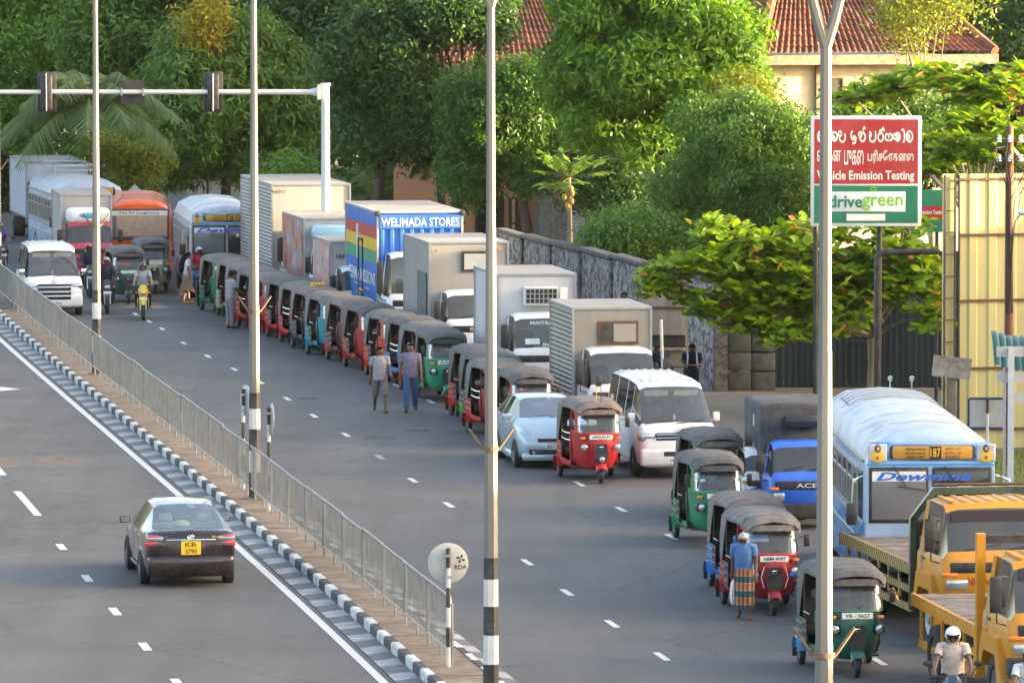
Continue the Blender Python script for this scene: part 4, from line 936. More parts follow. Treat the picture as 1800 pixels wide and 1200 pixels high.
# silver-grey lorry
t, xf, xb, B_, P_ = lorry('box_lorry', 'plain silver grey box lorry with a square flap on its front panel', 754, 171.5, 9.5, (.72, .72, .70), (.36, .35, .335), 2.15, 3.55, 4.6, 'rib', 1.8, (.55, 1.5, 2.3), .85, brand='ISUZU', style='dark', group=TR, dirt=.25)
f = MB(); f.box(xb, xb+.02, -.2, .52, 2.75, 3.3, M_BLACK); fo = f.build('flap', t); MB().box(xb+.021, xb+.034, -.13, .45, 2.82, 3.23, M_SIGNB).build('flap_panel', fo)
s = MB(); s.box(-xf+2.6, xb-.4, -1.09, -1.075, 1.3, 2.7, mat('grey_tarpaulin', (.11, .115, .12), .7, var=.2)); s.build('side_flap', t)
for y in (-.85, .85): MB().rbox(xb, xb+.02, y-.04, y+.04, 3.3, 3.36, M_AMBER, .01).build('marker_lamp', t)
# container lorry
t, xf, xb, B_, P_ = lorry('container_lorry', 'white cabbed lorry carrying a blue shipping container with red yellow and green bands', 663, 181., 9.5, (.74, .75, .76), (.02, .16, .55), 2.44, 3.92, 6.4, 'none', 2.35, (.65, 1.6, 2.8), 1.2, group=TR, frame=mat('container_frame_cream', (.55, .50, .44), .6, var=.1, dirt=((.3, .2, .13), .4, 2)), dirt=.12)
hw = 1.22; x0c, x1c, za, zc = -xf+.06, xb-.06, 1.26, 3.86
bands = [(za, 2.42, (.02, .15, .52)), (2.42, 2.78, (.05, .30, .16)), (2.78, 3.12, (.72, .46, .03)), (3.12, 3.46, (.50, .06, .05)), (3.46, zc, (.02, .15, .52))]
nk = 22
for s in (-1, 1):
    for k, (z0_, z1_, c) in enumerate(bands):
        q = MB(); pts = []
        for i in range(nk):
            a = lerp(x0c, x1c, i/nk); p = (x1c-x0c)/nk; pts += [(a, 0), (a+p*.35, 0), (a+p*.5, .036), (a+p*.85, .036)]
        pts.append((x1c, 0))
        q.grid([[(x, s*(hw-.04+d), z) for x, d in pts] for z in (z0_, z1_)], paint('band%d' % k, c, .15, rough=.5)); q.build('corrugated_panel', t, ang=20)
cp = bpy.data.objects['box_body.003'] if 'box_body.003' in bpy.data.objects else None
q = MB(); pts = []
for i in range(8):
    a = lerp(-1.12, 1.12, i/8); p = 2.24/8; pts += [(a, .0), (a+p*.3, 0), (a+p*.42, -.05), (a+p*.88, -.05)]
pts.append((1.12, 0)); q.grid([[(xb+.0+d, y, z) for y, d in pts] for z in (za, 3.42)], paint('band0', bands[0][2], .15), False); q.build('corrugated_panel', t, ang=20)
pn = MB(); pn.box(xb-.03, xb+.025, -1.15, 1.15, 3.43, 3.80, paint('band0', bands[0][2])); pno = pn.build('name_panel', t)
l = MB(); l.text('WELIMADA STORES', (xb+.03, 0, 3.61), (0, 1, 0), (0, 0, 1), 2.2, .24, M_WHITE); l.build('lettering', pno, ang=0)
l = MB(); l.text('PERMA MISSIONS', (x0c+(x1c-x0c)*.55, -hw-.012, 1.98), (1, 0, 0), (0, 0, 1), 5.2, .36, M_WHITE)
for k, (xx, zz, ww_) in enumerate(((.3, 1.66, 1.0), (.4, 1.52, 1.2), (.62, 1.62, 1.1), (.35, 1.4, .9))):
    l.box(x0c+(x1c-x0c)*xx, x0c+(x1c-x0c)*xx+ww_, -hw-.012, -hw-.008, zz, zz+.07, (M_PLATEY if k == 1 else M_LINEOLD))
l.build('side_lettering', t, ang=0)
d = MB(); cxm = x0c+(x1c-x0c)*.5
for xx in (-.42, .42): d.box(cxm+xx-.03, cxm+xx+.03, -hw-.03, -hw-.001, za, 3.0, M_CHASSIS)
d.box(cxm-.39, cxm+.39, -hw-.03, -hw-.001, 2.95, 3.02, M_CHASSIS); d.build('side_door_frame', t)
MB().rbox(cxm-.62, cxm-.5, -hw-.04, -hw+.02, 2.4, 3.4, M_WHITE, .05).build('side_emblem', t)
for y in (-1.2, 1.2):
    for z in (3.84,): MB().rbox(xb-.12, xb+.03, y-.07, y+.07, z-.07, z+.085, M_CHASSIS, .02).build('corner_casting', t)
MB().box(xf-.02, xf+.014, -.7, .7, 1.1, 1.16, paint('stripe_blue', (.03, .12, .55))).build('cab_stripe', t)
for y in (-1.051, 1.051): MB().box(xf-1.3, xf-.2, min(y, y*.995), max(y, y*.995)+.001, 1.18, 1.26, M_PLATEY).build('cab_stripe', t)
# mural lorries
def mural(name, cols, scale):
    m = mat(name, cols[0], .5, var=.1, scale=2)
    N, L = m.node_tree.nodes, m.node_tree.links; b = N['Principled BSDF']; tc = N.new('ShaderNodeTexCoord')
    no = N.new('ShaderNodeTexNoise'); no.inputs['Scale'].default_value = scale; no.inputs['Detail'].default_value = 2; L.new(tc.outputs['Object'], no.inputs['Vector'])
    cr = N.new('ShaderNodeValToRGB'); L.new(no.outputs[0], cr.inputs[0]); e = cr.color_ramp.elements
    e[0].position = .3; e[0].color = (*cols[0], 1); e[1].position = .7; e[1].color = (*cols[-1], 1)
    for k, c in enumerate(cols[1:-1]): x = e.new(.3+.4*(k+1)/(len(cols)-1)); x.color = (*c, 1)
    L.new(cr.outputs[0], b.inputs['Base Color']); return m
t, xf, xb, B_, P_ = lorry('box_lorry', 'small box lorry with a red and brown printed side picture', 534, 193., 10, (.70, .72, .74), (.42, .44, .46), 2.0, 3.15, 4.6, 'flat', 1.8, (.55, 1.5, 2.3), .85, group=TR)
MB().box(-xf+.1, xb-.1, -1.012, -.999, .95, 3.05, mural('printed_side_a', [(.10, .03, .03), (.32, .10, .08), (.38, .22, .16), (.20, .20, .30), (.45, .38, .3)], 1.1)).build('printed_panel', t)
MB().rbox(xb-.02, xb+.6, -.8, .8, 2.45, 2.95, paint('roof_spoiler_blue', (.25, .48, .62)), .15).build('roof_spoiler', t)
t, xf, xb, B_, P_ = lorry('box_lorry', 'low box lorry with a pink and grey printed side beside the container', 580, 187.5, 10, (.72, .72, .72), (.60, .58, .55), 1.7, 2.75, 3.4, 'flat', 1.6, (.5, 1.3, 2.05), .8, group=TR)
MB().box(-xf+.1, xb-.1, -.862, -.849, .9, 2.65, mural('printed_side_b', [(.10, .04, .04), (.45, .36, .34), (.5, .2, .2), (.55, .5, .46)], 1.4)).build('printed_panel', t)
l = MB(); l.text('HERO', (xb+.005, -.45, 2.3), (0, 1, 0), (0, 0, 1), .42, .13, M_INK); l.build('lettering', t, ang=0)
t, xf, xb, B_, P_ = lorry('box_lorry', 'big tall grey box lorry with finely corrugated sides in front of the blue bus', 478, 198., 10, (.70, .71, .72), (.44, .425, .39), 2.45, 3.95, 7.2, 'corr', 2.0, (.65, 1.55, 2.6), 1.0, group=TR, dirt=.2)
l = MB(); l.text('HERO', (xb+.005, -1.0, 3.72), (0, 1, 0), (0, 0, 1), .42, .1, M_FRAME); l.build('lettering', t, ang=0)
# far left lorries
t, xf, xb, B_, P_ = lorry('box_lorry', 'grey box lorry with a white topped crimson cab beside the lamp post', 108, 212., 8, (.45, .02, .05), (.45, .44, .41), 1.68, 3.02, 4.4, 'flat', 1.6, (.55, 1.4, 2.15), .9, brand='JAC')
wt = MB(); wt.rbox(xf-1.4, xf-.38, -.7, .7, 2.1, 2.6, M_WHITE, .16, 3); wto = wt.build('roof_fairing', t); MB().sphere((xf-.38, 0, 2.38), (.02, .35, .1), paint('oval_blue', (.10, .35, .6))).build('oval_emblem', wto)
t, xf, xb, B_, P_ = lorry('box_lorry', 'pale blue white box lorry at the far end of the queue', 46, 240, 10, (.6, .62, .66), (.50, .56, .66), 2.3, 2.98, 6.0, 'flat', 1.9, (.6, 1.5, 2.5), .9)
# small blue pickup lorry with black canvas box
t = thing('canvas_box_lorry', 'small bright blue lorry with a tall black padded canvas box beside the bus', 'lorry'); P_ = paint('bright_blue', (.02, .13, .62), .1)
truck_cab(t, P_, 2.0, 1.25, 1.5, .38, 1.05, 1.72, brand='ACE', style='dark'); chassis(t, -1.9, 1.7, ((1.35, False), (-1.1, True)), 1.4, .29)
M_CANV = mat('black_canvas', (.035, .036, .04), .75, var=.2, scale=3, bump=.3, dirt=(DUST, .25, 1.5))
MB().rbox(-1.95, .68, -.78, .78, .62, 2.42, M_CANV, .1, 3).build('canvas_box', t)
for x, z in ((-.4, 1.9), (-.45, 1.45), (-.42, 1.3)): MB().box(x, x+.22, -.79, -.781, z, z+.24 if z > 1.5 else z+.1, M_SIGNB).build('label_panel', t)
tp = MB(); tp.rbox(-.02+.68, .98, -.3, .5, 1.95, 2.2, mat('black_tarp', (.02, .02, .022), .35), .08); tp.build('rolled_tarp', t)
put(t, heading(5), (1.95, -.75), gz(1352, 930))
# white pickup bed hidden behind tuks
t = thing('white_pickup', 'white pickup truck half hidden behind the three-wheelers', 'pickup truck'); P_ = paint('white_pickup', (.68, .68, .66), .15)
truck_cab(t, P_, 2.2, 1.5, 1.5, .4, .95, 1.45); chassis(t, -2.2, 2.0, ((1.5, False), (-1.3, False)), 1.45, .3)
MB().box(-2.25, .66, -.78, .78, .5, 1.0, P_).build('cargo_bed', t); MB().box(-2.2, .6, -.72, .72, 1.001, 1.02, M_SIGNB).build('bed_cover', t)
put(t, heading(7), (-.6, -.75), gd(1268, 700, 134.5).xy.to_3d())
# ------------------------------------------------------------------ cars and vans
t = saloon('dark plum saloon car with yellow number plate KR 3790 driving away', (0, 0, 0), 0); put(t, R(98.5), (-1.32, .775), gz(253, 1024))
t = hatch('pale silver blue hatchback car beside the shiny red three-wheeler', (0, 0, 0), 0); put(t, heading(8.5), (1.25, -.775), gz(909, 820))
t = van('white high roofed passenger van parked beside the shiny red three-wheeler', (0, 0, 0), 0, (.72, .72, .70)); put(t, heading(8.5), (1.55, -.79), gz(1119, 836))
t = van('white passenger van with chrome grille driving along the far lane', (0, 0, 0), 0, (.74, .74, .73), 'grille'); put(t, heading(8), (1.55, .79), gz(138, 552))
# ------------------------------------------------------------------ buses
M_BROOF = mat('bus_roof_aluminium', (.50, .53, .57), .32, .75, var=.08, scale=1.5, dirt=((.34, .33, .32), .35, 1.2))
M_BGLASS = mat('bus_windscreen_dark', (.03, .032, .035), .08, var=.2, scale=1, coat=.5)
M_BGLASSG = mat('bus_windscreen_hazy', (.17, .17, .175), .25, var=.08, scale=1, coat=.3)
def livery(name, a, b, c):
    m = mat(name, a, .35, var=.05, scale=2, coat=.4)
    N, L = m.node_tree.nodes, m.node_tree.links; bs = N['Principled BSDF']; tc = N.new('ShaderNodeTexCoord'); mp = N.new('ShaderNodeMapping'); mp.inputs['Scale'].default_value = (1.6, 1, 5); L.new(tc.outputs['Object'], mp.inputs[0])
    no = N.new('ShaderNodeTexVoronoi'); no.inputs['Scale'].default_value = 1.3; L.new(mp.outputs[0], no.inputs['Vector'])
    cr = N.new('ShaderNodeValToRGB'); L.new(no.outputs['Distance'], cr.inputs[0]); e = cr.color_ramp.elements; e[0].position = .25; e[0].color = (*a, 1); e[1].position = .75; e[1].color = (*c, 1); x = e.new(.5); x.color = (*b, 1)
    n2 = N.new('ShaderNodeTexNoise'); n2.inputs['Scale'].default_value = 2.5; n2.inputs['Detail'].default_value = 6; L.new(tc.outputs['Object'], n2.inputs['Vector'])
    mr = N.new('ShaderNodeMapRange'); L.new(n2.outputs[0], mr.inputs[0]); mr.inputs[1].default_value = .45; mr.inputs[2].default_value = .7; mr.inputs[4].default_value = .4
    mx = N.new('ShaderNodeMix'); mx.data_type = 'RGBA'; L.new(mr.outputs[0], mx.inputs[0]); L.new(cr.outputs[0], mx.inputs[6]); mx.inputs[7].default_value = (.30, .31, .33, 1)
    L.new(mx.outputs[2], bs.inputs['Base Color']); return m
M_LIV = livery('blue_wave_livery', (.02, .14, .42), (.06, .30, .62), (.30, .48, .70))
M_LIV2 = livery('pale_blue_livery', (.10, .26, .50), (.40, .52, .68), (.52, .60, .70))
def bus(label, front_px, front_Y, a, ln, w_, h, cols, title=None, rack=False, rooftrim=None, deck='destination', big=True):
    t = thing('bus', label, 'bus'); xf = ln/2; hw = w_/2; k_ = h/3.0
    mmain, mlow, mroof = cols
    def sec(w2, zr, zb=.36):
        return [(0, zb), (w2*.93, zb), (w2, zb+.1), (w2, 1.05*k_), (w2, 1.42*k_), (w2*.995, 2.2*k_), (w2*.98, 2.42*k_), (w2*.88, 2.42*k_+(zr-2.42*k_)*.55), (w2*.55, 2.42*k_+(zr-2.42*k_)*.9), (0, zr)]
    st = [(xf, sec(hw*.97, 2.78*k_, .5)), (xf-.06, sec(hw*.99, 2.85*k_, .42)), (xf-.25, sec(hw, 2.94*k_)), (xf-.8, sec(hw, 2.99*k_)), (0, sec(hw, h)), (-xf+.5, sec(hw, 2.98*k_)), (-xf+.1, sec(hw*.98, 2.88*k_)), (-xf, sec(hw*.95, 2.75*k_, .5))]
    def tg(i, j, r):
        if j >= 6 and i >= 2: return 'roof'
        if j in (1, 2, 3) and i >= 1: return 'lower_panel'
        return 'body'
    shell(st, tg, {'body': mmain, 'lower_panel': mlow, 'roof': mroof}, t)
    # side windows
    nw = 8; xw0, xw1 = -xf+.5, xf-1.25
    for s in (-1, 1):
        for k in range(nw):
            a0 = lerp(xw0, xw1, k/nw)+.04; a1 = lerp(xw0, xw1, (k+1)/nw)-.04; y = s*(hw+.001)
            p = MB(); p.box(a0, a1, min(y, y+s*.008), max(y, y+s*.008), 1.5*k_, 2.2*k_, M_BGLASS); po = p.build('side_window', t)
            f = MB()
            for q in ((a0-.03, a0, 1.46, 2.24), (a1, a1+.03, 1.46, 2.24), (a0+.001, a1-.001, 1.46, 1.5), (a0+.001, a1-.001, 1.95, 1.985), (a0+.001, a1-.001, 2.2, 2.24), ((a0+a1)/2-.014, (a0+a1)/2+.014, 1.501, 1.949)): f.box(q[0], q[1], min(y, y+s*.025), max(y, y+s*.025), q[2]*k_, q[3]*k_, M_STEEL)
            f.build('frame', po)
        for z in (1.05, 1.36, 2.4): MB().box(-xf+.3, xf-.3, min(s*hw, s*(hw+.02)), max(s*hw, s*(hw+.02)), z*k_, z*k_+.045, M_STEEL).build('trim_rail', t)
        for x in (xf-1.05+.0, -xf+2.3):
            arch(t, x, s*(hw-.01), .55, s); wheel(t, x, s*(hw-.14), .47, .26, s, M_RIMD)
        # driver window
        MB().box(xf-1.1, xf-.3, min(s*hw, s*(hw+.01)), max(s*hw, s*(hw+.01)), 1.46*k_, 2.25*k_, M_BGLASS).build('side_window', t)
        m = MB(); m.tube([(xf-.1, s*hw, 2.2*k_), (xf+.25, s*(hw+.22), 2.15*k_), (xf+.25, s*(hw+.24), 1.75*k_)], .015, M_CHROME, 5); mo = m.build('mirror_arm', t)
        m = MB(); m.rbox(xf+.2, xf+.28, s*(hw+.24)-.1, s*(hw+.24)+.1, 1.42*k_, 1.78*k_, M_BLACK, .04); m.build('mirror', mo)
        hl = MB(); hl.lathe([(.12, 0), (.12, .03), (.09, .05), (.01, .055)], (xf+.0, s*hw*.75, .82*k_), (1, 0, 0), M_LAMP, 14); hl.build('headlight', t)
    # windscreens
    if big:
        spl = ((-hw*.93, -.03, M_BGLASSG), (.03, hw*.93, M_BGLASS)) if title else ((-hw*.93, -.03, M_BGLASSG), (.03, hw*.93, M_BGLASSG))
        for y0, y1, gm in spl:
            g = MB(); g.rbox(xf-.03, xf+.02, y0, y1, 1.42*k_, 2.34*k_, M_BLACK, .12, 3); go = g.build('windscreen_gasket', t)
            g = MB(); g.rbox(xf-.02, xf+.028, y0+.045, y1-.045, 1.47*k_, 2.29*k_, gm, .1, 3); g.build('windscreen', go)
    # grille and bumper
    g = MB(); g.rbox(xf-.02, xf+.03, -hw*.62, hw*.62, .72*k_, 1.05*k_, M_BLACK, .08); go = g.build('grille', t)
    for k in range(5): MB().box(xf+.031, xf+.045, -hw*.58, hw*.58, (.76+k*.055)*k_, (.775+k*.055)*k_, M_CHASSIS).build('grille_bar', go)
    b = MB(); b.rbox(xf-.1, xf+.16, -hw, hw, .38, .62, mmain, .06); b.build('bumper', t)
    if title: MB().box(xf+.001, xf+.008, -hw*.96, hw*.96, 2.36*k_, 2.40*k_, paint('gutter_blue', (.04, .32, .70))).build('gutter_band', t); MB().rbox(xf-.1, xf+.012, -hw*.93, hw*.93, 2.41*k_, 2.75*k_, M_LIV, .1).build('front_cap_panel', t)
    if deck:
        d = MB(); d.rbox(xf-.16, xf+.025, -hw*.66, hw*.72, 2.42*k_, 2.74*k_, M_BLACK, .1, 3); do = d.build('destination_box', t)
        d = MB(); d.rbox(xf-.1, xf+.032, -hw*.6, hw*.66, 2.46*k_, 2.7*k_, mat('destination_board', (.62, .30, .04), .5, var=.12, scale=3, dirt=((.3, .16, .04), .4, 4)), .05); db = d.build('destination_board', do)
        if title:
            l = MB(); xx = xf+.037; R3 = (0, 1, 0); U3 = (0, 0, 1)
            l.box(xx-.004, xx, -.02, .19, 2.48*k_, 2.68*k_, M_INK); l.text('187', (xx+.004, .085, 2.58*k_), R3, U3, .18, .16, M_PLATEY)
            l.text('AIRPORT', (xx, -.27, 2.505*k_), R3, U3, .34, .055, M_INK); l.text('FORT', (xx, .4, 2.505*k_), R3, U3, .26, .055, M_INK); l.text('கோட்டை', (xx, .4, 2.58*k_), R3, U3, .3, .05, M_INK); l.text('விமானம்', (xx, -.27, 2.575*k_), R3, U3, .36, .05, M_INK)
            l.text('கோட்டை', (xx, .4, 2.65*k_), R3, U3, .28, .05, M_INK); l.text('விமானம்', (xx, -.27, 2.645*k_), R3, U3, .36, .055, M_INK); l.build('lettering', db, ang=0)
        for y, c in ((-hw*.8, (.75, .5, .1)), (hw*.84, (.75, .5, .1))):
            if not title: continue
            e = MB(); e.rbox(xf-.03, xf+.03, y-.17, y+.17, 2.43*k_, 2.72*k_, mat('picture_pale', (.5, .48, .52), .5), .1, 3); eo = e.build('picture_panel', t)
            e = MB(); e.sphere((xf+.03, y, 2.52*k_), (.015, .13, .12), mat('picture_yellow', (.7, .45, .06), .6)); e.sphere((xf+.042, y, 2.5*k_), (.008, .025, .035), M_SRED); e.sphere((xf+.035, y, 2.645*k_), (.02, .06, .075), mat('picture_brown', (.09, .04, .02), .6)); e.sphere((xf+.05, y, 2.64*k_), (.01, .03, .04), mat('picture_skin', (.45, .26, .18), .6)); e.build('figure', eo)
    if title:
        l = MB(); l.box(xf+.029, xf+.032, -hw*.88, -.08, 2.11*k_, 2.27*k_, M_WHITE)
        ls = l.build('windscreen_banner', t)
        l = MB(); bl = paint('title_blue', (.02, .13, .62)); lb = paint('title_cyan', (.03, .42, .80)); l.text(title, (xf+.036, -.12, 2.19*k_), (0, 1, 0), (0, 0, 1), w_*.72, .15, bl); l.build('lettering', ls, ang=0)
        l = MB(); l.text('LANKA ASHOK LEYLAND', (xf+.01, .25, 1.12*k_), (0, 1, 0), (0, 0, 1), 1.2, .055, M_WHITE); l.build('maker_lettering', t, ang=0)
        for y in (-.45, .45):
            w_s = MB(); w_s.tube([(xf+.03, y-.2, 2.36*k_), (xf+.06, y+.02, 2.02*k_)], .012, M_BLACK, 4); w_s.tube([(xf+.05, y-.12, 2.03*k_), (xf+.05, y+.42, 1.96*k_)], .01, M_BLACK, 4); w_s.build('wiper', t)
        MB().sphere((xf+.035, .35, 2.02*k_), (.004, .06, .06), M_WHITE).build('windscreen_sticker', t); MB().box(xf+.03, xf+.034, .48, .75, 1.98*k_, 2.06*k_, M_WHITE).build('windscreen_sticker', t)
    RS = sec(hw, h)[6:]
    def roofz(y):
        y = abs(y)
        for (ya, za), (yb, zb_) in zip(RS[:-1], RS[1:]):
            if yb <= y <= ya: return lerp(zb_, za, (y-yb)/max(1e-6, ya-yb))
        return h
    def roof_strip(x0, x1, ym, lift, m, nm, par=None):
        q = MB(); ys = np.linspace(-ym, ym, 13)
        q.grid([[(x, y, roofz(y)+dz) for y in ys] for x, dz in ((x0, -.02), (x0, lift), (x1, lift), (x1, -.02))], m); return q.build(nm, par or t, 25)
    if rooftrim:
        for k in range(4): roof_strip(-xf+1.6+k*.5, -xf+1.75+k*.5, hw*.72, .05, M_BROOF, 'roof_slat')
        for x, y in ((-xf+.5, .2), (-xf+.5, .62)): MB().lathe([(.015, 0), (.015, .14), (.05, .16), (.05, .22), (.01, .24)], (x, y, h-.05), (0, 0, 1), M_CHROME, 8).build('roof_knob', t)
    for k in range(int(ln/2.0)): roof_strip(-xf+.9+k*2.0, -xf+.92+k*2.0, hw*.95, .006, M_STEEL, 'roof_seam')
    if rack:
        r = MB()
        for z in (.12, .3): r.tube([(-xf+1, -.7, h+z), (-xf+4.5, -.7, h+z), (-xf+4.5, .7, h+z), (-xf+1, .7, h+z), (-xf+1, -.7, h+z)], .02, M_STEEL, 5)
        for x in np.linspace(-xf+1, -xf+4.5, 6):
            for y in (-.7, .7): r.tube([(x, y, h-.1), (x, y, h+.3)], .018, M_STEEL, 5)
        r.build('roof_rack', t)
    put(t, heading(a), (xf, -hw), (gd(front_px, 600, front_Y).x, front_Y, 0))
    return t
M_BWHITE = paint('bus_pale_blue', (.36, .48, .66), .12); M_BMET = mat('bus_dull_metal', (.42, .46, .50), .4, .4, var=.1, dirt=((.3, .28, .26), .3, 2))
bus('pale blue bus with aluminium roof and orange destination board beside the yellow flatbeds', 1520, 115.5, 2.0, 10.4, 2.35, 3.25, (M_BWHITE, M_LIV, M_BROOF), 'Dewmina', rooftrim=True)
bus('blue and silver bus standing in front of the woman in the brown skirt', 334, 206.5, 6.5, 8.5, 2.35, 3.0, (M_BMET, M_LIV2, M_BROOF), 'Dewmi')
OR = paint('bus_orange', (.80, .12, .008), .05)
ob_ = bus('bright orange bus with a pale sunscreen behind its windscreen', 190, 216, 3.5, 7.0, 2.1, 2.78, (OR, OR, OR), None, deck=None, big=False)
xf = 3.5; hw = 1.05
g = MB(); g.rbox(xf-.03, xf+.02, -hw*.93, hw*.93, 1.4, 2.42, M_BLACK, .1, 3); go = g.build('windscreen_gasket', ob_)
g = MB(); g.rbox(xf-.02, xf+.028, -hw*.9, hw*.9, 1.44, 2.38, M_BGLASSG, .08, 3); wo = g.build('windscreen', go)
MB().box(xf+.029, xf+.032, -hw*.88, hw*.88, 2.2, 2.36, M_WHITE).build('windscreen_banner', ob_); l = MB(); l.text('Ns Ki Logistics', (xf+.036, 0, 2.28), (0, 1, 0), (0, 0, 1), 1.3, .1, M_SRED); l.build('lettering', ob_, ang=0)
MB().box(xf+.029, xf+.033, -hw*.72, hw*.86, 1.52, 2.195, mat('sunscreen_cream', (.50, .36, .26), .8)).build('sunscreen', ob_)
for z in (.95, 1.12): MB().rbox(xf, xf+.03, -hw*.9, hw*.9, z, z+.06, M_LINEOLD, .02).build('front_trim', ob_)
bus('pale bus with a roof rack and blue chequered sides at the back of the queue', 104, 223, 11, 9.0, 2.3, 3.1, (M_BMET, M_LIV2, M_BMET), None, rack=True)
# ------------------------------------------------------------------ yellow flatbed lorries
def striped(name, a, b, sc_):
    m = mat(name, a, .6, var=.1, dirt=((.2, .17, .12), .4, 2)); N, L = m.node_tree.nodes, m.node_tree.links; bs = N['Principled BSDF']; base = bs.inputs['Base Color'].links[0].from_socket
    tc = N.new('ShaderNodeTexCoord'); mp = N.new('ShaderNodeMapping'); mp.inputs['Rotation'].default_value = (0, R(40), 0); L.new(tc.outputs['Object'], mp.inputs[0])
    wv = N.new('ShaderNodeTexWave'); wv.inputs['Scale'].default_value = sc_; L.new(mp.outputs[0], wv.inputs['Vector'])
    gt = N.new('ShaderNodeMath'); gt.operation = 'GREATER_THAN'; gt.inputs[1].default_value = .5; L.new(wv.outputs['Fac'], gt.inputs[0])
    mx = N.new('ShaderNodeMix'); mx.data_type = 'RGBA'; L.new(gt.outputs[0], mx.inputs[0]); L.new(base, mx.inputs[6]); mx.inputs[7].default_value = (*b, 1); L.new(mx.outputs[2], bs.inputs['Base Color']); return m
M_YTR = paint('truck_yellow', (.60, .25, .004), .10, rough=.4, coat=.2); M_STR = striped('hazard_stripes', (.52, .32, .04), (.05, .065, .055), 2.4)
M_PLANK = mat('deck_planks', (.20, .165, .13), .9, var=.35, scale=2.5, dirt=((.10, .05, .035), .6, 1.5), bump=.3)
def flatbed(label, rear_px, Yr, a, decklen, striped_rail, headboard, dz=1.3):
    t = thing('flatbed_lorry', label, 'lorry', group='yellow flatbed lorries'); L_ = decklen+2.2; xf = L_/2; xd = xf-2.1; hw = 1.18
    truck_cab(t, M_YTR, xf, 1.85, 2.25, .9, 1.62, 2.5, style='dark')
    chassis(t, -xf+.3, xf-.3, ((xf-1.0, False), (-xf+1.9, True)), 2.3, .5)
    n = 14
    for k in range(n):
        x0 = lerp(-xf, xd, k/n); x1 = lerp(-xf, xd, (k+1)/n)-.012
        MB().box(x0, x1, -hw+.06, hw-.06, dz-.06+random.uniform(-.006, .006), dz+random.uniform(-.004, .006), M_PLANK).build('deck_plank', t)
    rm = M_STR if striped_rail else M_YTR
    for s in (-1, 1):
        MB().box(-xf, xd, min(s*hw, s*(hw-.06)), max(s*hw, s*(hw-.06)), dz-.17, dz+.03, rm).build('side_rail', t)
        MB().box(-xf+.6, xd+.0, min(s*hw, s*(hw-.06)), max(s*hw, s*(hw-.06)), .5, .62, rm).build('under_guard', t)
        MB().box(-xf+2.9, xd, min(s*hw, s*(hw-.06)), max(s*hw, s*(hw-.06)), .82, .93, rm).build('under_guard', t)
        for x in np.linspace(-xf+.7, xd-.1, 7 if striped_rail else 6): MB().box(x-.04, x+.04, min(s*(hw-.01), s*(hw-.05)), max(s*(hw-.01), s*(hw-.05)), .621, dz-.171, rm).build('guard_upright', t)
        m = MB(); m.prism([(xf-1.75, .85), (xf-1.55, 1.28), (xf-.5, 1.28), (xf-.18, .75), (xf-.18, .45), (xf-.38, .45), (xf-.6, 1.02), (xf-1.4, 1.02), (xf-1.6, .75)], s*(hw-.27), s*(hw+.02), M_YTR); m.build('mudguard', t)
    MB().box(-xf-.04, -xf-.001, -hw, hw, dz-.2, dz, rm).build('rear_rail', t)
    if headboard == 'green':
        M_HB = paint('dark_green_headboard', (.012, .05, .035), .2)
        h = MB(); h.prism([(-hw-.02, .55), (-hw-.02, 2.1), (-hw+.38, 2.62), (hw-.38, 2.62), (hw+.02, 2.1), (hw+.02, .55), (hw-.08, .55), (hw-.08, 2.05), (hw-.42, 2.5), (-hw+.42, 2.5), (-hw+.08, 2.05), (-hw+.08, .55)], xd+.002, xd+.12, M_HB, 'x'); h.build('headboard_frame', t)
        MB().box(xd+.03, xd+.07, -hw+.085, hw-.085, dz, 2.04, M_CHASSIS).build('headboard', t); r = MB(); r.tube([(xd+.06, -hw+.4, 2.66), (xd+.06, hw-.4, 2.66)], .03, M_FRAME, 6); r.build('top_rail', t)
    else:
        MB().box(xd+.002, xd+.12, -hw, -hw+.14, .55, 2.75, M_YTR).build('headboard_post', t); MB().box(xd+.002, xd+.12, hw-.14, hw, .55, 2.75, M_YTR).build('headboard_post', t); MB().box(xd+.01, xd+.11, -hw+.141, hw-.141, 2.6, 2.72, M_CHASSIS).build('headboard_bar', t)
        MB().box(xd+.03, xd+.08, -hw+.141, hw-.141, dz-.3, 1.75, M_CHASSIS).build('headboard', t)
    for k in range(8): MB().rbox(xf-1.5, xf-.5, -.85+k*.22, -.77+k*.22, 2.48, 2.535, M_YTR, .012).build('roof_rib', t)
    l = MB(); l.text('LANKA', (xf+.02, .0, 1.45), (0, 1, 0), (0, 0, 1), .5, .08, M_WHITE); l.text('Nirmicha', (xf+.008, -.4, 1.22), (0, 1, 0), (0, 0, 1), .55, .13, M_SRED); l.build('lettering', t, ang=0)
    l = MB(); l.text('TURBO', (xf-1.5, -1.132, 1.5), (0, 0, 1), (-1, 0, 0), .7, .12, paint('turbo_blue', (.05, .3, .75))); l.build('door_lettering', t, ang=0)
    b = MB(); b.box(xf-.26, xf-.25, -.9, .93, 2.2, 2.38, mat('red_script_banner', (.05, .035, .04), .4)); b.build('windscreen_banner', t)
    put(t, heading(a), (-xf, -hw), (gd(rear_px, 600, Yr).x, Yr, 0)); return t, xf
flatbed('yellow flatbed lorry with green headboard and hazard striped deck rail beside the bus', 1476, 116.2, 9.3, 5.6, True, 'green')
flatbed('second yellow flatbed lorry with plain yellow deck rail and post headboard', 1603, 106.0, 8.2, 4.8, False, 'post', 1.28)
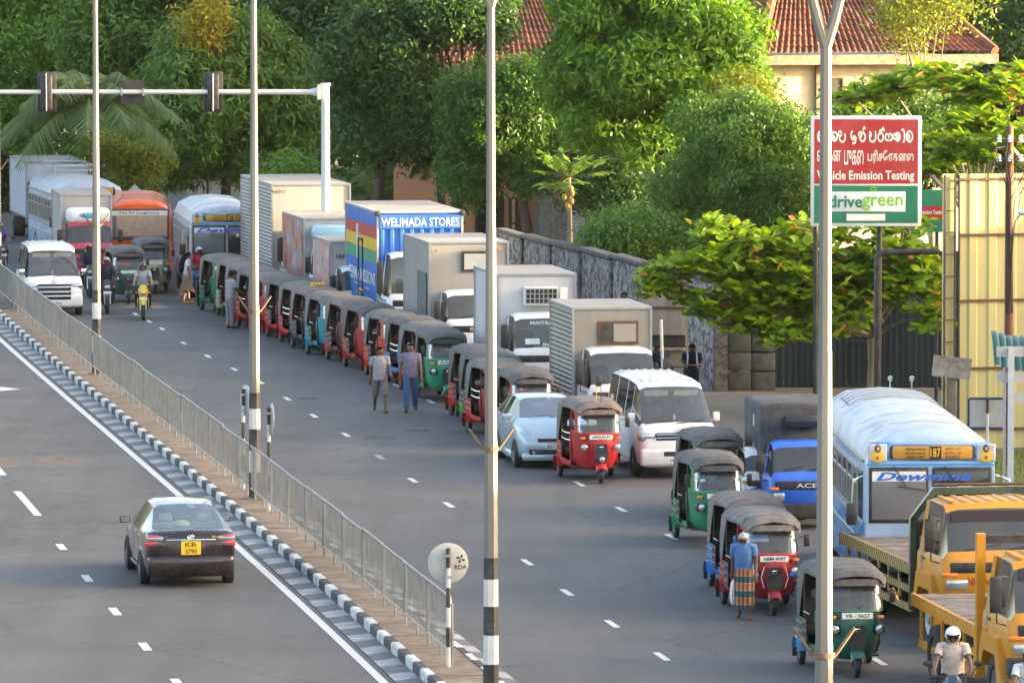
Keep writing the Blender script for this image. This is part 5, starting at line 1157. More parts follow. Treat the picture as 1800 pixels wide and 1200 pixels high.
# ------------------------------------------------------------------ three-wheelers
M_CAN = [mat('canopy_grey', (.15, .138, .125), .8, var=.28, scale=3.5, bump=.9, dirt=((.22, .20, .18), .5, 2)), mat('canopy_black', (.085, .078, .073), .75, var=.3, scale=3.5, bump=.9, dirt=((.18, .165, .15), .5, 2)), mat('canopy_brown', (.17, .13, .11), .8, var=.28, scale=3.5, bump=.9, dirt=((.24, .21, .18), .5, 2))]
M_SEAM = mat('canopy_seam', (.07, .063, .058), .85, var=.2)
TG = 'three-wheelers queueing along the road'
def tuk(label, col, wheel_px=None, a=9, can=0, text=None, panel='louvre', style=0, trim=None, front=None, name='three_wheeler', canopy_clear=False, guard=None):
    cn = '%02x%02x%02x' % tuple(int(c*255) for c in col)
    t = thing(name, label, 'three-wheeler', group=TG); P_ = paint('tuk_'+cn, col, .04, rough=.35, coat=.12); C_ = M_CAN[can]; TRM = trim or C_
    # nose, built in level slices
    def slice_(z, f, w_, back=.14, n=12, p=2.8):
        out = []
        for k in range(n+1):
            th = math.pi/2*(k/n); y = w_*math.sin(th)**(2/p) if k else 0.; x = back+(f-back)*(math.cos(th)**(2/p) if k < n else 0)
            out.append((x, y, z))
        half = out[::-1]
        return half+[(x, -y, z) for x, y, z in out[1:]]
    jit = random.uniform(-.01, .01)
    lv = [(.27, .78, .30), (.31, .93, .40), (.42, 1.04, .47), (.6, 1.10, .515), (.82, 1.12, .535), (.98, 1.09, .54), (1.07, 1.06, .54)]
    MB().grid([slice_(*q, (-.16 if q[0] < .9 else (-.05 if q[0] < 1.0 else .14))) for q in lv], P_).build('nose', t, ang=50)
    up = [(1.07, 1.06, .54), (1.11, 1.045, .538), (1.3, .96, .525), (1.47, .88, .51), (1.55, .84, .505)]
    rows = [slice_(*q, .14, 12, 4.6) for q in up]; nn = len(rows[0]); fr, gl = MB(), MB()
    for i in range(len(rows)-1):
        for k in range(nn-1):
            tgt, m = (gl, M_CGLASS) if (i in (1, 2) and 4 <= k <= nn-6) else (fr, P_)
            if 3 <= k <= nn-5 or k in (1, 2, nn-4, nn-3) or i in (0, 3): tgt.add([rows[i][k], rows[i][k+1], rows[i+1][k+1], rows[i+1][k]], [(0, 1, 2, 3)], m)
    fr.build('windscreen_frame', t, ang=0); gl.build('windscreen', t, ang=0)
    MB().tube([slice_(1.30, .965, .527)[5], slice_(1.2, 1.02, .53)[8], slice_(1.14, 1.05, .53)[12]], .01, M_BLACK, 4).build('wiper', t)
    # tub
    tb = MB(); sec = lambda x, w_, zt: [(x, -w_, zt), (x, -w_, .34), (x, -w_+.06, .28), (x, w_-.06, .28), (x, w_, .34), (x, w_, zt)]
    tb.grid([sec(-1.36, .56, .78), sec(-1.3, .62, .8), sec(-.62, .64, .8), sec(-.6, .63, .62)], P_); tb.grid([sec(-.6, .63, .46), sec(.0, .60, .44), sec(.16, .55, .44)], P_)
    tb.add([(-1.36, -.56, .78), (-1.36, -.54, .30), (-1.36, .54, .30), (-1.36, .56, .78)], [(0, 1, 2, 3)], P_); tb.box(-1.34, .5, -.5, .5, .29, .31, M_CHASSIS)
    tb.build('body', t)
    ca = MB()
    arcp = [(-1, -.32), (-1.0, -.14), (-.96, -.03), (-.82, .05), (-.5, .09), (0, .105), (.5, .09), (.82, .05), (.96, -.03), (1.0, -.14), (1, -.32)]
    def can_row(x, w_, z, drop=1., sag=0.): return [(x, y*w_+random.uniform(-.006, .006), z+(d if d > -.05 else d*drop)+random.uniform(-.013, .011)-(sag if abs(y) < .6 else 0)) for y, d in arcp]
    st = [(1.0, .5, 1.535, .12), (.93, .53, 1.60, .25), (.8, .55, 1.635, .3), (.5, .575, 1.655, .3), (.2, .60, 1.665, .3), (-.2, .62, 1.675, .35), (-.55, .63, 1.675, .4), (-.75, .635, 1.67, 1.2), (-1.0, .635, 1.655, 2.6), (-1.2, .63, 1.62, 2.6), (-1.33, .62, 1.54, 2.4), (-1.4, .60, 1.38, 1.9), (-1.42, .58, 1.1, 1.0)]
    ca.grid([can_row(*q) for q in st], C_); cao = ca.build('canopy', t, ang=60)
    sm_ = MB()
    for x_, w2, z2 in ((.65, .568, 1.652), (.2, .604, 1.672), (-.2, .624, 1.682), (-.62, .637, 1.68), (-1.02, .64, 1.66)):
        sm_.grid([[(x_+dx, y*w2, z2+d+.012) for y, d in arcp[2:-2]] for dx in (-.018, .018)], M_SEAM)
    sm_.build('canopy_seams', cao, ang=60)
    vz = MB(); vz.grid([[(1.015-.09*abs(y)**3, y*.52, 1.60-.05*abs(y)**4) for y in np.linspace(-1, 1, 13)], [(1.03-.1*abs(y)**3, y*.535, 1.50-.05*abs(y)**4-.012*(k % 2)) for k, y in enumerate(np.linspace(-1, 1, 13))]], TRM); vz.build('canopy_trim', t)
    bk = MB(); bk.grid([[(-1.4, y, z) for y in (-.57, -.35, .35, .57)] for z in (.78, 1.0, 1.02)], C_); bk.add([(-1.405, -.57, 1.02), (-1.405, -.35, 1.02), (-1.39, -.35, 1.32), (-1.39, -.57, 1.32)], [(0, 1, 2, 3)], C_); bk.add([(-1.405, .35, 1.02), (-1.405, .57, 1.02), (-1.39, .57, 1.32), (-1.39, .35, 1.32)], [(0, 1, 2, 3)], C_); bk.build('canopy_back', t, ang=0)
    # posts and rails
    fm = MB()
    for s in (-1, 1):
        fm.tube([(.15, s*.545, .4), (.17, s*.53, 1.6)], .024, P_ if style else M_BLACK, 6); fm.tube([(-.58, s*.625, .6), (-.56, s*.62, 1.6)], .018, M_BLACK, 6); fm.tube([(.17, s*.54, 1.58), (-1.2, s*.61, 1.58)], .015, M_BLACK, 6)
    fm.build('frame', t)
    for s in (-1, 1):
        if panel == 'louvre':
            p = MB(); x0, x1 = -.59, -.2; p.box(x0, x1, min(s*.645, s*.66), max(s*.645, s*.66), .38, .82, M_BLACK); po = p.build('side_panel', t)
            for k in range(6): MB().box(x0+.01, x1-.01, min(s*.661, s*.668), max(s*.661, s*.668), .42+k*.07, .432+k*.07, M_STEEL if k % 2 else M_CHASSIS).build('louvre', po)
        r = MB()
        for z in ((.9, 1.05) if panel == 'rails' else (.92,)): r.tube([(-.56, s*.635, z), (-.1, s*.62, z-.02), (.14, s*.56, z-.02)] if panel == 'rails' else [(-.56, s*.635, z), (-.1, s*.625, z)], .013, M_CHROME if panel == 'rails' else M_STEEL, 5)
        r.build('side_rail', t)
        for z in (.42, .56, .7): MB().box(-1.28, -.66, min(s*.641, s*.648), max(s*.641, s*.648), z, z+.018, M_STEEL).build('trim_strip', t)
        g = MB(); gp = []
        for k in range(9):
            th = R(10+k*20); gp.append((-1.0+.27*math.cos(th), .20+.27*math.sin(th)))
        g.grid([[(x, s*y, z) for x, z in gp] for y in (.5, .70, .725)], guard or P_); inner = [(x*.0+(-1.0+(x+1.0)*.93), z) for x, z in gp]
        g.build('mudguard', t)
        MB().box(-1.33, -1.31, min(s*.54, s*.7), max(s*.54, s*.7), .1, .34, M_BLACK).build('mud_flap', t)
        wheel(t, -1.0, s*.60, .2, .105, s, M_RIMD if random.random() < .6 else P_, 'rear_wheel', .55)
        m = MB(); m.tube([(.75, s*.52, 1.36), (.86, s*.64, 1.38)], .01, M_BLACK, 4); mo = m.build('mirror_arm', t); m = MB(); m.rbox(.83, .87, s*.66-.055, s*.66+.055, 1.2, 1.42, M_BLACK, .02); m.build('mirror', mo)
        yl = s*.40
        if style == 0:
            hz = MB(); hz.rbox(.86, 1.075, yl-.105, yl+.105, .70, .87, M_BLACK if can != 2 else P_, .06); ho2 = hz.build('headlight_housing', t)
        hl = MB(); hl.lathe([(.072, 0), (.072, .04), (.055, .058), (.01, .066)], (1.03, s*.385, .785), (1, s*.25, .05), M_LAMP, 14); hl.build('headlight', t)
        i = MB(); i.rbox(.95, 1.06, min(s*.36, s*.48), max(s*.36, s*.48), .96, 1.01, M_AMBER, .015); i.build('indicator', t)
    # front wheel
    wheel(t, 1.0, 0, .2, .1, 1, M_RIMD, 'front_wheel', .55)
    fk = MB(); fk.tube([(1.0, .08, .2), (.93, .075, .42)], .022, M_BLACK, 6); fk.tube([(1.0, -.08, .2), (.93, -.075, .42)], .022, M_BLACK, 6); fk.build('fork', t)
    fd = MB(); rows = []
    for k in range(8):
        th = R(25+k*17); rows.append([(1.0+.25*math.cos(th)*1.02, y, .2+.255*math.sin(th)+zz) for y, zz in ((-.13, -.05), (-.11, .0), (-.05, .03), (.05, .03), (.11, .0), (.13, -.05))])
    fd.grid(rows, P_); fd.build('front_mudguard', t)
    gr = MB(); gr.prism([(-.13, .86), (.13, .86), (.17, .62), (.1, .44), (-.1, .44), (-.17, .62)], 1.06, 1.122, M_BLACK, 'x'); go = gr.build('grille', t)
    em = MB(); em.rbox(1.121, 1.13, -.045, .045, .74, .81, M_CHROME, .01); em.build('badge', go); em = MB(); em.box(1.1305, 1.133, -.03, .03, .755, .795, M_BLACK); em.build('badge_face', go)
    if style == 1: c = MB(); c.lathe([(.06, 0), (.06, .05), (.045, .065), (.01, .07)], (1.14, 0, .53), (1, 0, .05), M_LAMP, 14); c.build('headlight', t)
    if style == 2:
        for s in (-1, 1):
            q = MB(); q.rbox(.92, 1.08, min(s*.29, s*.5), max(s*.29, s*.5), .69, .76, paint('vivid_blue', (.02, .2, .7)), .03); q.build('lamp_trim', t)
            for k in range(4): MB().rbox(.94, 1.055-.012*k, min(s*.42, s*.525), max(s*.42, s*.525), .60-k*.035, .615-k*.035, M_LINEOLD, .005).build('pinstripe', t)
            q = MB(); q.tube([(1.115, s*.2, .88), (1.12, s*.26, .68), (1.10, s*.2, .5)], .008, M_WHITE, 4); q.tube([(1.06, s*.44, .6), (1.06, s*.36, .5), (1.02, s*.34, .36)], .012, M_BLACK, 4); q.build('decal', t)
    plate(t, (1.075, 0, 1.01), (0, 1, 0), (-.1, 0, 1), .54, .1, [text] if text else [])
    # inside
    se = MB(); se.rbox(-1.25, -.72, -.55, .55, .48, .66, M_SEAT, .05); se.rbox(-1.34, -1.2, -.55, .55, .62, 1.08, M_SEAT, .05); se.build('passenger_seat', t)
    se = MB(); se.rbox(-.28, .08, -.3, .3, .5, .66, M_SEAT, .05); se.rbox(-.36, -.28, -.3, .3, .6, .98, M_SEAT, .03); se.build('driver_seat', t)
    hb = MB(); hb.tube([(.55, -.33, 1.0), (.62, -.15, .98), (.64, 0, .95), (.62, .15, .98), (.55, .33, 1.0)], .018, M_BLACK, 6); hb.tube([(.64, 0, .95), (.8, 0, .5)], .03, M_BLACK, 6); hb.build('handlebar', t)
    t.scale[1] = .93
    if wheel_px: put(t, heading(a), (-1.0, -.56), gz(*wheel_px))
    elif front: put(t, heading(a), (1.0, 0), gz(*front))
    return t
RED, GRN, BLU, TEAL, DRK, MAR, CRM, ORG = (.40, .006, .008), (.004, .17, .06), (.02, .14, .50), (.01, .22, .30), (.045, .047, .055), (.13, .02, .025), (.42, .36, .22), (.52, .03, .008)
tuk('bright green three-wheeler at the tail of the queue beside the motorcyclist in red', GRN, (355, 545), 12.5, 0)
tuk('cream three-wheeler with pale canopy just behind the standing man in grey', CRM, (384, 554), 12.5, 2)
tuk('green three-wheeler with a dusty pale canopy hidden behind the standing man in grey', GRN, (400, 563), 12.5, 0)
tuk('red three-wheeler with open side right beside the standing man in grey', RED, (419, 574), 12.5, 1, panel='rails')
tuk('red three-wheeler behind the weathered lamp post', RED, (441, 583), 12.5, 0)
tuk('red three-wheeler just past the weathered lamp post with black open doorway', RED, (471, 592), 12.5, 1)
tuk('red three-wheeler with a chromed side rail directly behind the dark grey one', RED, (494, 602), 12.5, 2, panel='rails')
t = tuk('dark grey three-wheeler with a small yellow taxi sign on its roof', DRK, (515, 611), 12.5, 2)
q = MB(); q.rbox(-.25, -.15, -.22, .22, 1.76, 1.87, M_PLATEY, .02); qo = q.build('taxi_sign', t); q = MB(); q.text('TAXI', (-.146, 0, 1.815), (0, 1, 0), (0, 0, 1), .34, .07, M_INK); q.build('lettering', qo, 0)
tuk('teal blue three-wheeler between the dark grey and the maroon ones', TEAL, (541, 622), 12.5, 0)
tuk('maroon three-wheeler just behind the bright red one', MAR, (576, 632), 12.5, 2, guard=paint('pinkred', (.5, .06, .06)))
tuk('glossy red three-wheeler with amber side lamp ahead of the maroon one', RED, (607, 644), 12.5, 1)
tuk('orange red three-wheeler behind the two walking men', ORG, (645, 659), 12.5, 0)
tuk('royal blue three-wheeler with silver side rails behind the walking men', BLU, (682, 671), 12.5, 1, panel='rails')
tuk('red three-wheeler with red trimmed canopy behind the green one', RED, (706, 684), 12.5, 0, trim=paint('trimred', (.4, .03, .03)))
tuk('green three-wheeler numbered AAS beside the man in blue jeans', (.006, .22, .10), (733, 697), 7, 1, 'AAS 2', trim=mat('dark_green_trim', (.02, .05, .035), .7))
tuk('red and black three-wheeler leading the group behind the hatchback', ORG, (794, 729), 12, 1)
tuk('lime trimmed dark three-wheeler squeezed behind the red one beside the lamp post', (.05, .06, .06), (813, 741), 12, 1, guard=paint('lime', (.12, .45, .05)))
tuk('red three-wheeler beside the banded lamp post behind the hatchback', RED, (824, 758), 12, 0, panel='rails')
tuk('dark red three-wheeler close behind the silver blue hatchback', (.30, .02, .02), (876, 776), 7, 1)
t = tuk('shiny red three-wheeler with brown canopy and plate ABQ 8127 between hatchback and van', RED, (984, 836), 9, 2, 'ABQ 8127', 'rails', 1)
for y in (-.05, .06): MB().tube([(.75, y, 1.62), (.73, y, 2.1)], .009, M_PLATEY if y < 0 else M_BLACK, 5).build('aerial', t)
MB().rbox(.71, .75, -.07, .07, 2.08, 2.32, M_BLACK, .03).build('roof_ornament', t)
tuk('three-wheeler with worn grey canopy tucked behind the large green one', (.05, .10, .08), (1192, 898), 7, 1)
tuk('large green three-wheeler leading the second group beside the little blue lorry', (.006, .20, .085), (1188, 945), 7, 1, None)
tuk('blue three-wheeler with yellow edged canopy behind the dark red one', (.03, .18, .52), (1250, 1029), 7.5, 2, trim=mat('yellow_edge', (.30, .24, .08), .8))
tuk('dark red three-wheeler with plate ABM 4997 beside the old man in the sarong', (.30, .012, .02), (1272, 1061), 7.5, 0, 'ABM 4997', 'louvre', 2)
t = tuk('dark green three-wheeler with plate YB 9627 beside the forked lamp post', (.012, .10, .065), (1408, 1166), 7.4, 1, 'YB - 9627', 'louvre', 0, guard=paint('patchblue', (.10, .3, .6)))
f = MB(); f.grid([[(.86, .66+.02*k, 1.46-.03*k), (.88, .72+.02*k, 1.30-.03*k)] for k in range(4)], M_PLATEY); f.add([(.885, .70, 1.40), (.885, .75, 1.36), (.885, .76, 1.29), (.885, .71, 1.33)], [(0, 1, 2, 3)], M_SRED); f.build('flag', t)
tuk('dark green three-wheeler driving along between the motorcycles', (.012, .09, .06), (186, 528), 8, 1)
tuk('cream three-wheeler driving behind the dark green one', CRM, (232, 511), 8, 1)
# ------------------------------------------------------------------ people
M_SKIN = [mat('skin_a', (.20, .10, .062), .55, var=.08, scale=12), mat('skin_b', (.26, .135, .085), .55, var=.08, scale=12), mat('skin_c', (.13, .065, .042), .55, var=.08, scale=12)]
M_HAIR = mat('black_hair', (.010, .009, .008), .9, spec=.1, var=.3, scale=40, bump=.6); M_GHAIR = mat('white_hair', (.42, .41, .39), .9, spec=.1, var=.15, scale=40, bump=.6)
M_EYE = mat('eye_dark', (.02, .012, .01), .2); M_LIP = mat('lips', (.16, .06, .05), .6)
def cloth(n, c, sc_=14): return mat('cloth_'+n, c, .92, spec=.15, var=.14, scale=sc_, bump=.5)
PENDING = []
def person(label, loc, rz, height=1.68, lean=0., legs=((10, 5), (-10, 8)), arms=((0, 8, 10), (0, 8, 10)), head=(0, 0), skin=0, shirt=None, lower=None, lkind='long', hair=M_HAIR, shoes=None, sit=None, helmet=None, spread=.09, sleeve=.62, extra=None, cat='person', group=None, longhair=False):
    S = height/1.70; sk = M_SKIN[skin]
    me = bpy.data.meshes.new('person'); body = link('person', me); tag(body, label, cat, group)
    V = []; E = []; RD = []
    def add(p, r, par=None):
        V.append(Vector(p)); RD.append(r)
        if par is not None: E.append((par, len(V)-1))
        return len(V)-1
    Lm = Matrix.Rotation(R(lean), 3, 'Y'); pel = Vector((0, 0, .93))
    def T(x, y, z): return pel+Lm @ Vector((x, y, z-.93))
    p0 = add(pel, .09); p1 = add(T(0, 0, 1.1), .08, p0); p2 = add(T(0, 0, 1.28), .092, p1); p3 = add(T(-.005, 0, 1.41), .07, p2)
    Hm = Lm @ Matrix.Rotation(R(head[1]), 3, 'Z') @ Matrix.Rotation(R(head[0]), 3, 'Y'); nb = T(0, 0, 1.46)
    def Hd(x, y, z): return nb+Hm @ Vector((x, y, z))
    p4 = add(nb, .052, p3); p5 = add(Hd(.014, 0, .07), .078, p4); p6 = add(Hd(.012, 0, .135), .098, p5); p7 = add(Hd(.004, 0, .185), .082, p6)
    J = {}
    for si, s in ((0, 1), (1, -1)):
        th, kn = legs[si]; hip = pel+Vector((0, s*spread, -.03)); sp_ = s*(.02 if not sit else .09)
        a, b = R(th), R(th-kn)
        knee = hip+Vector((math.sin(a), 0, -math.cos(a)))*.42+Vector((0, sp_, 0)); ank = knee+Vector((math.sin(b), 0, -math.cos(b)))*.40; toe = ank+Vector((.15, s*.025, -.05))
        if kn > 35 and not sit: toe = ank+Vector((.09, 0, -.12))
        h_ = add(hip, .088, p0); k_ = add(knee, .058, h_); c_ = add(knee.lerp(ank, .3), .055, k_); a_ = add(ank, .038, c_); hl = add(ank+Vector((.02, 0, -.045)), .036, a_); t1 = add(toe, .03, hl); add(toe+Vector((.05, 0, -.005)), .018, t1)
        sh, ab, el = arms[si][:3]; inn = arms[si][3] if len(arms[si]) > 3 else 0
        shp = T(-.005, s*.185, 1.395); d1 = Lm @ Vector((math.sin(R(sh))*math.cos(R(ab)), s*math.sin(R(ab)), -math.cos(R(sh))*math.cos(R(ab)))); elb = shp+d1*.28
        d2 = Lm @ Vector((math.sin(R(sh+el))*math.cos(R(inn)), -s*math.sin(R(inn))+s*.3*math.sin(R(ab)), -math.cos(R(sh+el))*math.cos(R(inn)))); d2.normalize(); wr = elb+d2*.25
        s0 = add(shp, .062, p3); e0 = add(elb, .042, s0); f0 = add(elb.lerp(wr, .3), .04, e0); w0 = add(wr, .027, f0); pm = wr+d2*.075; h0 = add(pm, .032, w0)
        side = d2.cross(Vector((0, 0, 1)) if abs(d2.z) < .9 else Vector((1, 0, 0))).normalized(); pal = d2.cross(side)
        for f, (o, l) in enumerate(((-.03, .075), (-.01, .088), (.01, .083), (.03, .065))):
            q1 = add(pm+side*o+d2*.03, .0105, h0); q2 = add(pm+side*o*1.15+d2*(.03+l*.5), .0095, q1); add(pm+side*o*1.1+d2*(.03+l*.85)+pal*.02, .008, q2)
        q1 = add(wr+side*.035+d2*.04, .013, w0); add(wr+side*.06+d2*.085, .0105, q1)
        J[s] = (hip, knee, ank, shp, elb, wr, pm, toe)
    zoff = 0
    if not sit: zoff = -min(J[1][7].z-.03, J[-1][7].z-.03, J[1][2].z-.085, J[-1][2].z-.085)
    else: zoff = sit-pel.z+.1
    def X(p): return ((p[0])*S, p[1]*S, (p[2]+zoff)*S)
    me.from_pydata([X(v) for v in V], E, []); me.materials.append(sk)
    sm = body.modifiers.new('Skin', 'SKIN'); sm.use_smooth_shade = True; sm.branch_smoothing = .3
    for i, v in enumerate(me.skin_vertices[0].data): v.radius = (RD[i]*S, RD[i]*S); v.use_root = (i == 0)
    body.modifiers.new('Sub', 'SUBSURF').levels = 1; body.modifiers['Sub'].render_levels = 1
    body.location = loc; body.rotation_euler = (0, 0, rz); PENDING.append(body)
    def XX(p): return Vector(X(p))
    def ring(c, fx, fy, n=14, wob=0.): return [XX(c+Lm @ Vector((fx*math.cos(2*math.pi*k/n)*(1+wob*math.sin(k*2.4)), fy*math.sin(2*math.pi*k/n)*(1+wob*math.sin(k*3.1)), 0))) for k in range(n)]
    if shirt:
        m = MB(); prof = [(.86, .132, .185), (.95, .14, .188), (1.08, .128, .172), (1.25, .138, .195), (1.36, .122, .186), (1.43, .085, .135), (1.475, .06, .068)]
        m.grid([ring(T(0, 0, z), fx, fy, wob=.03) for z, fx, fy in prof], shirt, True)
        for s in (1, -1):
            hip, knee, ank, shp, elb, wr, pm, toe = J[s]; q = T(0, s*.1, 1.40); e = shp.lerp(elb, sleeve) if sleeve <= 1 else elb
            pts = [q, shp, e]; rr = [.07*S, .07*S, .064*S]
            if sleeve > 1: pts.append(elb.lerp(wr, .95)); rr.append(.045*S)
            m.tube([XX(p) for p in pts], rr, shirt, 10, False)
        m.build('shirt', body, 60)
        c = MB(); c.tube([XX(T(.055*math.cos(a), .07*math.sin(a), 1.462-.025*math.cos(a))) for a in np.linspace(0, 2*math.pi, 15)], .014*S, shirt, 5); c.build('collar', body)
    if lkind in ('long', 'short'):
        m = MB(); m.grid([ring(T(0, 0, 1.0), .125, .16), ring(T(0, 0, .93), .135, .178), ring(pel+Vector((0, 0, -.09)), .12, .165)], lower, True)
        for s in (1, -1):
            hip, knee, ank = J[s][:3]
            pts = [hip+Vector((0, 0, .04)), hip.lerp(knee, .5), knee] + ([knee.lerp(ank, .5), ank+Vector((0, 0, .01))] if lkind == 'long' else [knee.lerp(ank, .12)])
            m.tube([XX(p) for p in pts], [r*S for r in ((.105, .098, .082, .074, .07) if lkind == 'long' else (.105, .1, .09, .092))], lower, 10, False)
        m.build('trousers' if lkind == 'long' else 'shorts', body, 60)
    elif lkind in ('sarong', 'skirt'):
        m = MB(); a1, a2 = J[1][2], J[-1][2]; mid = (a1+a2)/2; zb = .2 if lkind == 'sarong' else .42; n = 28
        def fold(c, fx, fy, w_): return [XX(c+Vector((fx*math.cos(2*math.pi*k/n)*(1+w_*math.sin(k*2.7)), fy*math.sin(2*math.pi*k/n)*(1+w_*math.sin(k*3.3+1)), 0))) for k in range(n)]
        kn_ = (J[1][1]+J[-1][1])/2
        rows = [fold(T(0, 0, 1.03), .128, .165, .0), fold(pel, .145, .185, .02), fold(pel.lerp(Vector((kn_.x, 0, kn_.z)), .55), .16, .19, .05), fold(Vector((kn_.x, 0, kn_.z)), .205 if lkind == 'sarong' else .23, .18 if lkind == 'sarong' else .27, .08)]
        if lkind == 'sarong': rows.append(fold(Vector((mid.x, 0, .25)), .24, .18, .08)); rows.append(fold(Vector((mid.x, 0, zb)), .24, .18, .1))
        else: rows.append(fold(Vector((kn_.x, 0, .42)), .26, .3, .12))
        m.grid(rows, lower, True); m.build('sarong' if lkind == 'sarong' else 'skirt', body, 70)
    if shoes:
        for s in (1, -1):
            ank, toe = J[s][2], J[s][7]; m = MB(); m.tube([XX(ank+Vector((-.05, 0, -.05))), XX(ank+Vector((.04, 0, -.045))), XX(toe), XX(toe+Vector((.06, 0, 0)))], [.042*S, .045*S, .04*S, .022*S], shoes, 8); m.build('shoe', body)
    # face, ears, hair
    def HX(x, y, z): return XX(Hd(x, y, z))
    def blob(mb, x, y, z, rx, ry, rz_, m, n=8, k=5):
        rows = []
        for i in range(k+1):
            t = -math.pi/2+math.pi*i/k; rows.append([HX(x+rx*math.cos(t)*math.cos(2*math.pi*j/n), y+ry*math.cos(t)*math.sin(2*math.pi*j/n), z+rz_*math.sin(t)) for j in range(n)])
        mb.grid(rows, m, True)
    f = MB(); blob(f, .098, 0, .085, .022, .013, .026, sk); f.build('nose', body); f = MB()
    for s in (1, -1): blob(f, .083, s*.032, .117, .012, .014, .007, M_EYE); blob(f, .086, s*.032, .135, .01, .02, .005, M_HAIR)
    f.build('eyes', body); f = MB(); blob(f, .082, 0, .047, .012, .026, .007, M_LIP); f.build('mouth', body); f = MB()
    for s in (1, -1): blob(f, .005, s*.083, .1, .02, .011, .03, sk)
    f.build('ears', body)
    if helmet:
        h = MB(); rows = []
        for i in range(9):
            t = R(-38+i*16); rows.append([HX(.0+.128*math.cos(t)*math.cos(a), .122*math.cos(t)*math.sin(a), .13+.13*math.sin(t)) for a in np.linspace(R(48), R(312), 18)] if i < 4 else [HX(.128*math.cos(t)*math.cos(a), .122*math.cos(t)*math.sin(a), .13+.13*math.sin(t)) for a in np.linspace(R(0), R(360), 18)])
        h.grid(rows, helmet); ho3 = h.build('helmet', body, 80)
        v = MB(); v.grid([[HX(.135*math.cos(a), .127*math.sin(a), z) for a in np.linspace(R(-52), R(52), 9)] for z in (.165, .195)], M_BLACK); v.build('visor', ho3)
        c = MB(); c.tube([HX(.03, .1, .06), HX(.07, .05, -.0), HX(.07, -.05, .0), HX(.03, -.1, .06)], .008, M_BLACK, 4); c.build('chin_strap', ho3)
    else:
        h = MB(); rows = []
        for i in range(8):
            t = R(-20+i*16); rows.append([])
            for a in np.linspace(0, 2*math.pi, 19):
                fr_ = max(0, math.cos(a)); zl = .13+.105*math.sin(t)
                rr = (.092+.008*random.random()); x, y = rr*1.03*math.cos(t)*math.cos(a)-.004, rr*.97*math.cos(t)*math.sin(a)
                if fr_ > .25 and math.sin(t) < .42: x *= .86; y *= .9
                rows[-1].append(HX(x, y, zl))
        h.grid(rows, hair); h.build('hair', body, 80)
        if longhair:
            h = MB(); h.tube([HX(-.04, 0, .12), HX(-.1, .0, .0), XX(T(-.15, 0, 1.3)), XX(T(-.16, 0, 1.08)), XX(T(-.15, 0, .98))], [.08*S, .1*S, .12*S, .1*S, .05*S], hair, 10, True, 1.1); h.build('long_hair', body)
    if extra: extra(body, J, XX, S)
    return body
def face_to(a): return heading(a)
GREY, PURPLE, BLUE_S = cloth('grey_shirt', (.30, .29, .31)), cloth('purple_shirt', (.20, .17, .24)), cloth('blue_shirt', (.10, .20, .42))
JEANS = cloth('jeans', (.06, .12, .24), 20); NAVY = cloth('navy', (.018, .022, .045)); BEIGE = cloth('beige', (.52, .42, .36)); KHAKI = cloth('grey_shorts', (.16, .14, .135)); SANDAL = mat('sandal', (.05, .035, .025), .7)
TROUS = cloth('grey_trousers', (.20, .19, .20)); BROWN = cloth('brown_skirt', (.27, .18, .13)); WHITEC = cloth('white_top', (.6, .6, .6)); REDC = cloth('red_shirt', (.42, .03, .05)); DARKC = cloth('dark_jacket', (.03, .035, .06)); DKTR = cloth('dark_trousers', (.025, .027, .033)); TSH = cloth('grey_tee', (.26, .29, .33))
def plaid():
    m = mat('sarong_plaid', (.10, .16, .2), .9, var=.1); N, L = m.node_tree.nodes, m.node_tree.links; b = N['Principled BSDF']; tc = N.new('ShaderNodeTexCoord')
    def band(ax, sc_, ph):
        w_ = N.new('ShaderNodeTexWave'); w_.bands_direction = ax; w_.inputs['Scale'].default_value = sc_; w_.inputs['Phase Offset'].default_value = ph; w_.inputs['Distortion'].default_value = .6; L.new(tc.outputs['Object'], w_.inputs['Vector']); return w_.outputs['Fac']
    c1 = N.new('ShaderNodeValToRGB'); L.new(band('Z', 1.25, 1), c1.inputs[0]); e = c1.color_ramp.elements; e[0].color = (.05, .09, .11, 1); e[1].color = (.42, .16, .06, 1); e[0].position = .35; e[1].position = .65; x = e.new(.5); x.color = (.4, .36, .33, 1)
    c2 = N.new('ShaderNodeValToRGB'); L.new(band('Y', 4.2, 0), c2.inputs[0]); e = c2.color_ramp.elements; e[0].color = (.22, .3, .36, 1); e[1].color = (1.25, 1.1, 1, 1)
    mx = N.new('ShaderNodeMix'); mx.data_type = 'RGBA'; mx.blend_type = 'MULTIPLY'; mx.inputs[0].default_value = 1.; L.new(c1.outputs[0], mx.inputs[6]); L.new(c2.outputs[0], mx.inputs[7]); L.new(mx.outputs[2], b.inputs['Base Color']); return m
oldman = person('old white haired man in blue shirt and checked sarong walking barefoot', gz(1308, 1088), face_to(-8), 1.60, 16, ((8, 10), (-8, 8)), ((8, 8, 26), (-4, 6, 10)), (20, 0), 2, BLUE_S, plaid(), 'sarong', M_GHAIR)
bag = MB(); rows = []
for z, a, b in ((.62, .015, .02), (.56, .03, .07), (.45, .045, .12), (.3, .05, .13), (.2, .035, .11), (.17, .02, .08)): rows.append([(a*math.cos(t)*(1+.15*math.sin(3*t)), b*math.sin(t)*(1+.1*math.sin(5*t)), z) for t in np.linspace(0, 2*math.pi, 17)])
bag.grid(rows, mat('white_plastic_bag', (.7, .7, .7), .45, bump=.6, scale=12)); bo = bag.build('plastic_bag'); p = gz(1288, 1085); bo.location = (p.x, p.y, .06); tag(bo, 'white plastic bag hanging from the hand of the old man', 'bag')
